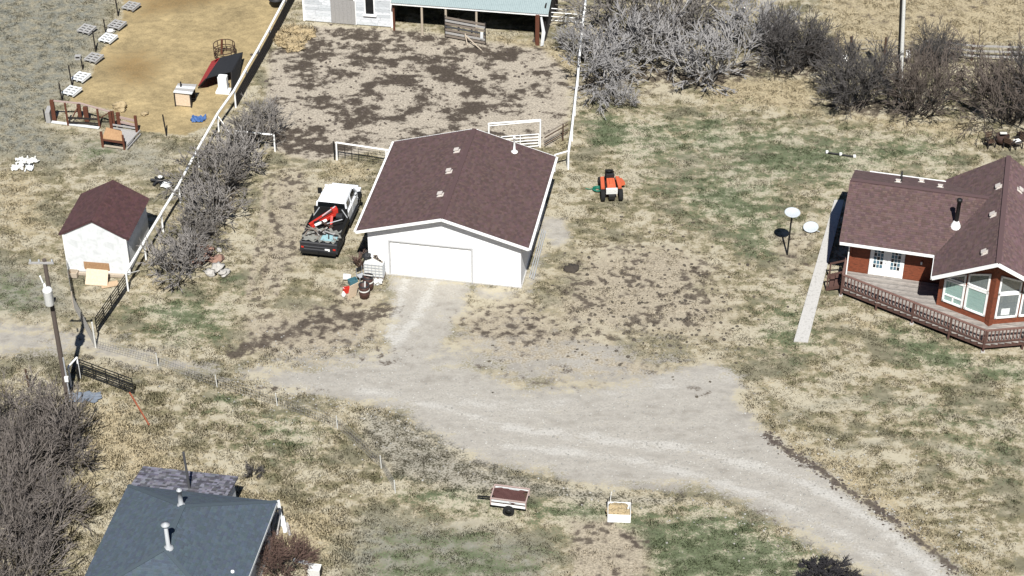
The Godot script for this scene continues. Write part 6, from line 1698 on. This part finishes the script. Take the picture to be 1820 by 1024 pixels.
	for s in [[Vector3(0, 0.2, 0.22), Vector3(0.55, 0.3, 0.03)], [Vector3(0, 0.2, -0.22), Vector3(0.55, 0.3, 0.03)], [Vector3(0.26, 0.2, 0), Vector3(0.03, 0.3, 0.41)], [Vector3(-0.26, 0.2, 0), Vector3(0.03, 0.3, 0.41)], [Vector3(0, 0.04, 0), Vector3(0.55, 0.03, 0.44)]]: put("board", MB.new().box(s[0], s[1]), M.pale_wood, lc)

func make_shrubs():
	# fence-side row: pale grey tangled bushes
	var pale := [shrub_meshes(1, 13, 3.0, 0.9, 0.45, 4, 3, 0.10, 0.022, 0.6), shrub_meshes(2, 12, 3.2, 0.8, 0.5, 4, 3, 0.05, 0.022, 0.7)]
	var dense := [shrub_meshes(3, 26, 3.6, 0.78, 0.8, 4, 3, 0.16, 0.016, 0.30), shrub_meshes(4, 24, 3.6, 0.85, 0.9, 4, 3, 0.12, 0.016, 0.34)]
	var row := [[Vector3(-19.64, 0, -95.07), 1.0, "trunked grey bush at the lower end of the fence row"], [Vector3(-19.31, 0, -98.48), 0.72, "grey bush behind the stone pile in the fence row"], [Vector3(-18.64, 0, -100.49), 1.0, "grey bush in the lower middle of the fence row"], [Vector3(-18.22, 0, -103.65), 1.05, "grey bush in the middle of the fence row left of the truck track"], [Vector3(-17.96, 0, -106.60), 1.0, "grey bush just below the short white rail"], [Vector3(-16.97, 0, -109.19), 0.85, "grey bush growing round the short white rail"], [Vector3(-16.47, 0, -112.50), 0.6, "thin grey bush at the upper end of the fence row"]]
	for k in row.size():
		shrub(pale[k % 2], "fence_bush", row[k][2], "bush", row[k][0], k * 1.9, Vector3(1.0, 0.96, 1.0) * row[k][1], M.bark_pale, [M.twig_pale, M.twig_mid][k % 2], "leafless bushes along the long fence")
	var tall := [[Vector3(6.37, 0, -117.71), 1.25, "pale grey bush against the right barnyard fence"], [Vector3(9.42, 0, -120.45), 1.4, "tall pale bush left of the branching grey one"], [Vector3(8.04, 0, -124.51), 1.3, "pale bush behind the fence-side pair"], [Vector3(7.02, 0, -114.70), 0.62, "small pale bush in front of the fence-side pair"], [Vector3(13.10, 0, -117.33), 1.45, "broad grey bush with twisted stems in the middle of the far hedge"], [Vector3(12.00, 0, -123.68), 1.4, "grey bush at the top edge behind the broad one"], [Vector3(16.68, 0, -122.45), 1.35, "grey bush behind the right end of the far hedge"], [Vector3(5.13, 0, -121.24), 0.9, "narrow pale bush pressed to the white right fence"]]
	for k in tall.size():
		shrub(pale[(k + 1) % 2], "hedge_bush", tall[k][2], "bush", tall[k][0], 0.7 + k * 2.3, Vector3(1.05, 0.95, 1.05) * tall[k][1], M.bark_pale, [M.twig_grey, M.twig_grey, M.twig_mid][k % 3], "grey bushes of the far hedge")
	var dk := [[Vector3(19.10, 0, -119.26), 1.1, "dark shrub closing the right end of the far hedge"], [Vector3(21.18, 0, -120.29), 0.6, "dark shrub between the far hedge and the white board"], [Vector3(22.82, 0, -114.33), 1.1, "dark fan-shaped shrub left of the tall pale pole"], [Vector3(27.05, 0, -113.59), 1.12, "dark fan-shaped shrub in front of the tall pale pole"], [Vector3(29.53, 0, -119.81), 0.7, "thin dark shrub behind the tall pole"], [Vector3(32.93, 0, -112.50), 1.25, "large dark shrub behind the fire bowl"], [Vector3(35.42, 0, -113.59), 1.2, "dark shrub cut by the right frame edge"]]
	for k in dk.size():
		shrub(dense[k % 2], "dark_shrub", dk[k][2], "shrub", dk[k][0], k * 1.1, Vector3(1.02, 1.1, 1.02) * dk[k][1], M.bark_dark, [M.twig_dark, M.twig_brown][k % 2], "dark leafless shrubs at the field edge")
	var lo := [[Vector3(-26.22, 0, -79.50), 1.0, "dark shrub below the short post at the left edge"], [Vector3(-23.94, 0, -77.70), 1.08, "wide dark shrub reaching towards the straw slope"], [Vector3(-25.95, 0, -74.66), 1.1, "dark shrub cut by the left frame edge"], [Vector3(-23.89, 0, -72.17), 1.05, "dark shrub left of the slate-roofed cottage"], [Vector3(-24.28, 0, -68.62), 1.1, "dark shrub in the lower left corner"], [Vector3(-28.50, 0, -77.70), 1.1, ""]]
	for k in lo.size() - 1:
		shrub(dense[(k + 1) % 2], "willow_shrub", lo[k][2], "shrub", lo[k][0], 2.0 + k * 1.7, Vector3(1.0, 0.95, 1.0) * lo[k][1], M.bark_dark, M.twig_willow, "willow shrubs at the lower left")
	shrub(dense[0], "cottage_shrub", "reddish brown shrub against the right side of the cottage", "shrub", Vector3(-11.31, 0, -69.98), 0.4, Vector3(0.62, 0.55, 0.62), M.bark_dark, M.twig_red, "")
	var small := shrub_meshes(6, 9, 0.9, 1.0, 0.15, 3, 3, 0.1, 0.012, 0.4)
	shrub(small, "dead_weed", "small dead weed on the slope above the cottage", "weed", Vector3(-13.47, 0, -77.04), 0.0, Vector3.ONE, M.bark_dark, M.twig_dark, "")
	shrub(small, "dead_weed", "small dead brown weed at the garage corner behind the barrels", "weed", Vector3(-9.07, 0, -95.88), 1.0, Vector3.ONE * 1.2, M.bark_brown, M.twig_red, "")
	shrub(small, "dead_weed", "dead weed between the truck tail and the container", "weed", Vector3(-8.62, 0, -96.87), 2.2, Vector3.ONE * 1.1, M.bark_brown, M.twig_dark, "")
	shrub(shrub_meshes(8, 22, 1.3, 1.4, 0.8, 3, 5, 0.0, 0.016, 0.5), "low_shrub", "low black shrub at the bottom edge beside the drive", "shrub", Vector3(15.24, 0, -69.39), 0.3, Vector3(1.15, 0.48, 0.9), M.bark_black, M.twig_black, "")

func materials():
	var k := 0.52
	M.white = tmat(41, 0.02, [Color(0.88, 0.88, 0.87), Color(0.93, 0.93, 0.92), Color(0.90, 0.90, 0.88)], 2.0, 0.6)
	M.white_dull = tmat(42, 0.04, [Color(0.68, 0.67, 0.65), Color(0.82, 0.82, 0.80), Color(0.76, 0.75, 0.72)], 1.2, 0.8)
	M.car_white = mat(Color(0.90, 0.91, 0.92), 0.3)
	M.car_white.clearcoat_enabled = true
	M.siding_white = tmat(43, 0.02, [Color(0.88, 0.88, 0.88), Color(0.93, 0.93, 0.93)], 3.0, 0.7)
	M.old_white = tmat(44, 0.012, [Color(0.75, 0.76, 0.76), Color(0.80, 0.81, 0.81), Color(0.83, 0.84, 0.84), Color(0.78, 0.79, 0.79)], 2.2, 0.9)
	M.trim_grey = mat(Color(0.70, 0.70, 0.70), 0.7)
	M.dish = tmat(100, 0.02, [Color(0.66, 0.69, 0.71), Color(0.74, 0.76, 0.77), Color(0.70, 0.72, 0.73)], 0.8, 0.5)
	M.vent = mat(Color(0.75, 0.72, 0.69), 0.6)
	var sh1 := shingle_texture(3, 0.085)
	var sh2 := shingle_texture(4, 0.05)
	M.roof_brown = shingle_mat(Color(0.405, 0.32, 0.31), sh1)
	M.roof_red = shingle_mat(Color(0.36, 0.245, 0.245), sh1)
	M.roof_house = shingle_mat(Color(0.43, 0.345, 0.335), sh1)
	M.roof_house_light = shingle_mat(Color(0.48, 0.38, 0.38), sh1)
	M.roof_blue = shingle_mat(Color(0.335, 0.39, 0.435), sh2)
	M.roof_mottled = shingle_mat(Color(0.46, 0.46, 0.50), shingle_texture(6, 0.28))
	M.roof_trim = mat(Color(0.35, 0.27, 0.26), 0.8)
	M.concrete = tmat(45, 0.03, [Color(0.62, 0.61, 0.59), Color(0.71, 0.70, 0.68), Color(0.67, 0.66, 0.64)], 2.2, 0.92)
	M.cedar = tmat(46, 0.05, [Color(0.38, 0.20, 0.12), Color(0.50, 0.26, 0.16), Color(0.43, 0.22, 0.13), Color(0.33, 0.17, 0.10)], 1.4, 0.75, 4)
	M.deck = []
	for c in [Color(0.545, 0.52, 0.495), Color(0.50, 0.48, 0.46), Color(0.58, 0.555, 0.53)]: M.deck.append(tmat(47 + M.deck.size(), 0.04, [sh(c, 0.85), c, sh(c, 1.08)], 1.5, 0.9, 4))
	M.deck_dark = mat(Color(0.16, 0.12, 0.10), 0.9)
	M.deck_side = tmat(51, 0.04, [Color(0.26, 0.18, 0.155), Color(0.34, 0.24, 0.21), Color(0.30, 0.21, 0.18)], 1.2, 0.85)
	M.deck_rail = tmat(52, 0.04, [Color(0.36, 0.26, 0.23), Color(0.46, 0.345, 0.31), Color(0.33, 0.24, 0.215)], 1.2, 0.85)
	M.glass = mat(Color(0.9, 0.95, 0.95, 0.10), 0.05)
	M.glass.transparency = BaseMaterial3D.TRANSPARENCY_ALPHA
	M.blind = tmat(101, 0.03, [Color(0.40, 0.54, 0.50), Color(0.52, 0.66, 0.61), Color(0.46, 0.60, 0.55)], 1.3, 0.6, 4)
	M.dark_glass = mat(Color(0.08, 0.09, 0.10), 0.15)
	M.pane_blue = mat(Color(0.30, 0.42, 0.48), 0.15)
	M.teal = tmat(53, 0.03, [Color(0.52, 0.575, 0.575), Color(0.59, 0.64, 0.64), Color(0.555, 0.61, 0.61)], 2.0, 0.6)
	M.teal_plastic = mat(Color(0.55, 0.68, 0.70), 0.6)
	M.teal_dark = mat(Color(0.26, 0.42, 0.46), 0.6)
	M.barn_wood = mat(Color(0.3, 0.29, 0.28), 0.95)
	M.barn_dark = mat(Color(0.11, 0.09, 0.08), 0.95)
	M.plank = []
	for c in [Color(0.74, 0.755, 0.765), Color(0.79, 0.80, 0.81), Color(0.69, 0.705, 0.715), Color(0.76, 0.77, 0.78)]: M.plank.append(tmat(60 + M.plank.size(), 0.05, [sh(c, 0.84), c, sh(c, 1.06), sh(c, 0.94)], 1.3, 0.9, 4))
	M.door_grey = tmat(65, 0.04, [Color(0.48, 0.47, 0.46), Color(0.60, 0.59, 0.58), Color(0.54, 0.53, 0.51)], 1.2, 0.9)
	M.rust_wood = tmat(66, 0.05, [Color(0.24, 0.14, 0.10), Color(0.38, 0.21, 0.13), Color(0.30, 0.17, 0.12)], 0.8, 0.9)
	M.pale_wood = tmat(67, 0.05, [Color(0.58, 0.53, 0.47), Color(0.70, 0.65, 0.58), Color(0.62, 0.57, 0.50)], 0.9, 0.9)
	M.old_wood = tmat(68, 0.05, [Color(0.38, 0.34, 0.31), Color(0.50, 0.46, 0.42), Color(0.44, 0.40, 0.36)], 0.9, 0.9)
	M.silver_wood = tmat(69, 0.05, [Color(0.52, 0.51, 0.50), Color(0.64, 0.63, 0.62), Color(0.58, 0.57, 0.55)], 0.9, 0.9)
	M.grey_dark = mat(Color(0.27, 0.27, 0.28), 0.8)
	M.black_wood = mat(Color(0.13, 0.11, 0.10), 0.9)
	M.pink_wood = mat(Color(0.64, 0.56, 0.53), 0.9)
	M.pole_wood = tmat(70, 0.06, [Color(0.24, 0.21, 0.19), Color(0.36, 0.32, 0.29), Color(0.30, 0.26, 0.24)], 0.8, 0.9)
	M.bark_brown = tmat(71, 0.06, [Color(0.22, 0.16, 0.12), Color(0.34, 0.26, 0.20)], 0.6, 0.95)
	M.pallet = tmat(72, 0.04, [Color(0.48, 0.475, 0.465), Color(0.63, 0.625, 0.615), Color(0.56, 0.55, 0.54)], 0.9, 0.9)
	M.plywood_pale = tmat(73, 0.03, [Color(0.74, 0.66, 0.56), Color(0.82, 0.75, 0.66)], 1.0, 0.85)
	M.plywood_tan = tmat(74, 0.03, [Color(0.66, 0.56, 0.45), Color(0.74, 0.64, 0.52)], 1.0, 0.85)
	M.plywood_orange = tmat(75, 0.03, [Color(0.56, 0.43, 0.31), Color(0.66, 0.53, 0.39)], 1.0, 0.85)
	M.straw = tmat(76, 0.09, [Color(0.40, 0.34, 0.245), Color(0.60, 0.53, 0.40), Color(0.69, 0.625, 0.50), Color(0.51, 0.44, 0.32)], 0.6, 0.95)
	M.red_tarp = mat(Color(0.62, 0.16, 0.18), 0.6)
	M.black_tarp = tmat(97, 0.04, [Color(0.08, 0.08, 0.085), Color(0.15, 0.155, 0.165), Color(0.11, 0.11, 0.12)], 0.8, 0.7)
	M.brown_tarp = tmat(77, 0.04, [Color(0.26, 0.16, 0.15), Color(0.34, 0.22, 0.20)], 0.8, 0.75)
	M.blue_tarp = mat(Color(0.24, 0.36, 0.55), 0.6)
	M.slate_tarp = mat(Color(0.42, 0.45, 0.49), 0.7)
	M.olive_tarp = tmat(90, 0.06, [Color(0.32, 0.32, 0.30), Color(0.54, 0.54, 0.51), Color(0.42, 0.42, 0.40)], 0.7, 0.85)
	M.tyre = mat(Color(0.07, 0.07, 0.07), 0.9)
	M.black_metal = mat(Color(0.09, 0.09, 0.09), 0.55)
	M.rust_metal = tmat(78, 0.06, [Color(0.16, 0.11, 0.09), Color(0.26, 0.16, 0.12)], 0.5, 0.8)
	M.galvanised = tmat(79, 0.05, [Color(0.58, 0.59, 0.60), Color(0.70, 0.71, 0.72)], 0.6, 0.5)
	M.wire = mat(Color(0.55, 0.54, 0.52), 0.6)
	M.red_paint = tmat(95, 0.05, [Color(0.62, 0.15, 0.11), Color(0.74, 0.20, 0.15), Color(0.68, 0.17, 0.13)], 0.5, 0.5)
	M.orange_paint = tmat(96, 0.05, [Color(0.70, 0.32, 0.20), Color(0.80, 0.42, 0.29)], 0.4, 0.45)
	M.orange_rust = mat(Color(0.55, 0.29, 0.19), 0.8)
	M.green_hose = mat(Color(0.10, 0.42, 0.34), 0.5)
	M.brown_barrel = tmat(80, 0.06, [Color(0.20, 0.12, 0.10), Color(0.30, 0.18, 0.14)], 0.6, 0.6)
	M.brown_stone = tmat(81, 0.06, [Color(0.44, 0.34, 0.29), Color(0.58, 0.46, 0.40), Color(0.50, 0.38, 0.33)], 0.8, 0.95)
	M.pale_stone = tmat(82, 0.05, [Color(0.58, 0.565, 0.54), Color(0.72, 0.705, 0.68)], 0.9, 0.95)
	M.dark_earth = tmat(83, 0.08, [Color(0.19, 0.17, 0.15), Color(0.28, 0.25, 0.22)], 0.5, 0.98)
	M.bark_pale = tmat(84, 0.06, [Color(0.30, 0.29, 0.28), Color(0.46, 0.45, 0.44)], 0.7, 0.95)
	M.twig_pale = tmat(85, 0.03, [Color(0.40, 0.385, 0.37), Color(0.58, 0.56, 0.54), Color(0.46, 0.44, 0.425)], 1.5, 0.95)
	M.twig_grey = tmat(86, 0.03, [Color(0.48, 0.47, 0.465), Color(0.61, 0.60, 0.595), Color(0.54, 0.525, 0.51)], 2.5, 0.95)
	M.twig_mid = tmat(98, 0.05, [Color(0.40, 0.38, 0.36), Color(0.56, 0.54, 0.52), Color(0.34, 0.32, 0.30), Color(0.48, 0.46, 0.44)], 1.1, 0.95)
	M.twig_brown = tmat(99, 0.05, [Color(0.30, 0.26, 0.235), Color(0.42, 0.38, 0.35), Color(0.25, 0.22, 0.20)], 1.4, 0.95)
	M.bark_dark = mat(Color(0.19, 0.175, 0.165), 0.95)
	M.twig_dark = tmat(87, 0.03, [Color(0.26, 0.245, 0.235), Color(0.37, 0.355, 0.345), Color(0.31, 0.29, 0.28)], 2.0, 0.95)
	M.twig_willow = tmat(88, 0.03, [Color(0.34, 0.315, 0.295), Color(0.48, 0.45, 0.425), Color(0.39, 0.355, 0.335)], 2.0, 0.95)
	M.twig_red = tmat(89, 0.03, [Color(0.36, 0.28, 0.25), Color(0.46, 0.37, 0.33)], 1.0, 0.95)
	M.bark_black = mat(Color(0.12, 0.11, 0.12), 0.95)
	M.twig_black = mat(Color(0.17, 0.16, 0.17), 0.95)

func _ready():
	# camera, sky, sun, exposure
	var cam := Camera3D.new()
	cam.name = "camera"
	cam.position = Vector3(0, 68, 0)
	cam.rotation_degrees = Vector3(-36, 0, 0)
	cam.fov = rad_to_deg(2.0 * atan(512.0 / 3500.0))
	cam.near = 1.0
	cam.far = 4000.0
	add_child(cam)
	cam.current = true
	var we := WorldEnvironment.new()
	we.name = "environment"
	var env := Environment.new()
	var sky := Sky.new()
	var sm := ProceduralSkyMaterial.new()
	sm.sky_top_color = Color(0.27, 0.36, 0.52)
	sm.sky_horizon_color = Color(0.62, 0.70, 0.80)
	sm.sky_curve = 0.12
	sm.ground_bottom_color = Color(0.35, 0.32, 0.27)
	sm.ground_horizon_color = Color(0.60, 0.64, 0.68)
	sm.energy_multiplier = 0.52
	sky.sky_material = sm
	env.background_mode = Environment.BG_SKY
	env.sky = sky
	env.tonemap_mode = Environment.TONE_MAPPER_LINEAR
	env.tonemap_exposure = 1.55
	env.sdfgi_enabled = true
	env.ssao_enabled = true
	env.ssil_enabled = true
	we.environment = env
	add_child(we)
	var sun := DirectionalLight3D.new()
	sun.name = "sun"
	sun.rotation_degrees = Vector3(-52, 2.8, 0)
	sun.light_energy = 1.5
	sun.light_color = Color(1.0, 0.992, 0.975)
	sun.light_angular_distance = 0.5
	sun.shadow_enabled = true
	add_child(sun)

	hn.seed = 3
	hn.frequency = 0.35
	hn.fractal_octaves = 3
	materials()
	make_ground()
	var walk := put("concrete_walk", MB.new().slab([Vector3(20.18, 0, -102.94), Vector3(20.78, 0, -102.94), Vector3(16.75, 0, -88.34), Vector3(15.96, 0, -88.44)].map(func(p): return p - Vector3.UP * 0.1), Vector3.UP * 0.14), M.concrete)
	tag(walk, "straight pale concrete walk beside the brown house", "path", "", "structure")
	make_garage()
	make_shed()
	make_cottage()
	make_barn()
	make_house()
	make_shrubs()
	make_fences()
	make_pen()
	make_truck()
	make_yard()
	stones("drive_stones", "loose stones strewn over the pale gravel drive", 201, 5000, lump(301, Vector3.ONE, 0.3, 5).done(), tmat(91, 0.05, [Color(0.52, 0.51, 0.49), Color(0.68, 0.67, 0.64)], 1.0, 0.95), [Vector2(-13.7, -85.2), Vector2(-6.5, -84.7), Vector2(1.5, -80.4), Vector2(9.8, -79.5), Vector2(15.6, -75.5), Vector2(21.1, -69.4)], 2.4, 0.02, 0.07)
	stones("edge_clods", "dark clods of earth along the right edge of the drive", 202, 1100, lump(302, Vector3.ONE, 0.5, 6).done(), tmat(92, 0.05, [Color(0.24, 0.21, 0.19), Color(0.36, 0.32, 0.29)], 0.6, 0.98), [Vector2(13.6, -80.3), Vector2(14.5, -79.0), Vector2(15.9, -77.7), Vector2(17.1, -76.0), Vector2(18.6, -74.5), Vector2(19.3, -73.4), Vector2(20.5, -72.0), Vector2(21.8, -69.8)], 0.2, 0.02, 0.08)
	stones("yard_clods", "dark clods and droppings over the worn ground before the garage", 203, 700, lump(303, Vector3.ONE, 0.5, 6).done(), tmat(93, 0.05, [Color(0.24, 0.22, 0.19), Color(0.34, 0.31, 0.27)], 0.6, 0.98), [Vector2(3.4, -97.8), Vector2(11.4, -96.0), Vector2(6.3, -93.1), Vector2(12.7, -90.9), Vector2(2.9, -90.9), Vector2(10.9, -88.8), Vector2(-0.3, -88.3)], 2.4, 0.02, 0.12)
	stones("barnyard_clods", "dark clods of trodden mud in the barnyard", 204, 900, lump(304, Vector3.ONE, 0.5, 6).done(), tmat(94, 0.05, [Color(0.25, 0.22, 0.20), Color(0.38, 0.34, 0.31)], 0.6, 0.98), [Vector2(-15.4, -121.2), Vector2(-0.4, -121.2), Vector2(-13.4, -115.8), Vector2(1.5, -115.8), Vector2(-14.4, -110.7), Vector2(-0.4, -112.1)], 2.6, 0.02, 0.11)
	scatter("grass", "dry straw-coloured grass tufts over lawn and pasture", 101, 330000, blade_mesh(1, 14, 0.18, 0.06, 0.17, 1.5, 0.014), grass_rule)
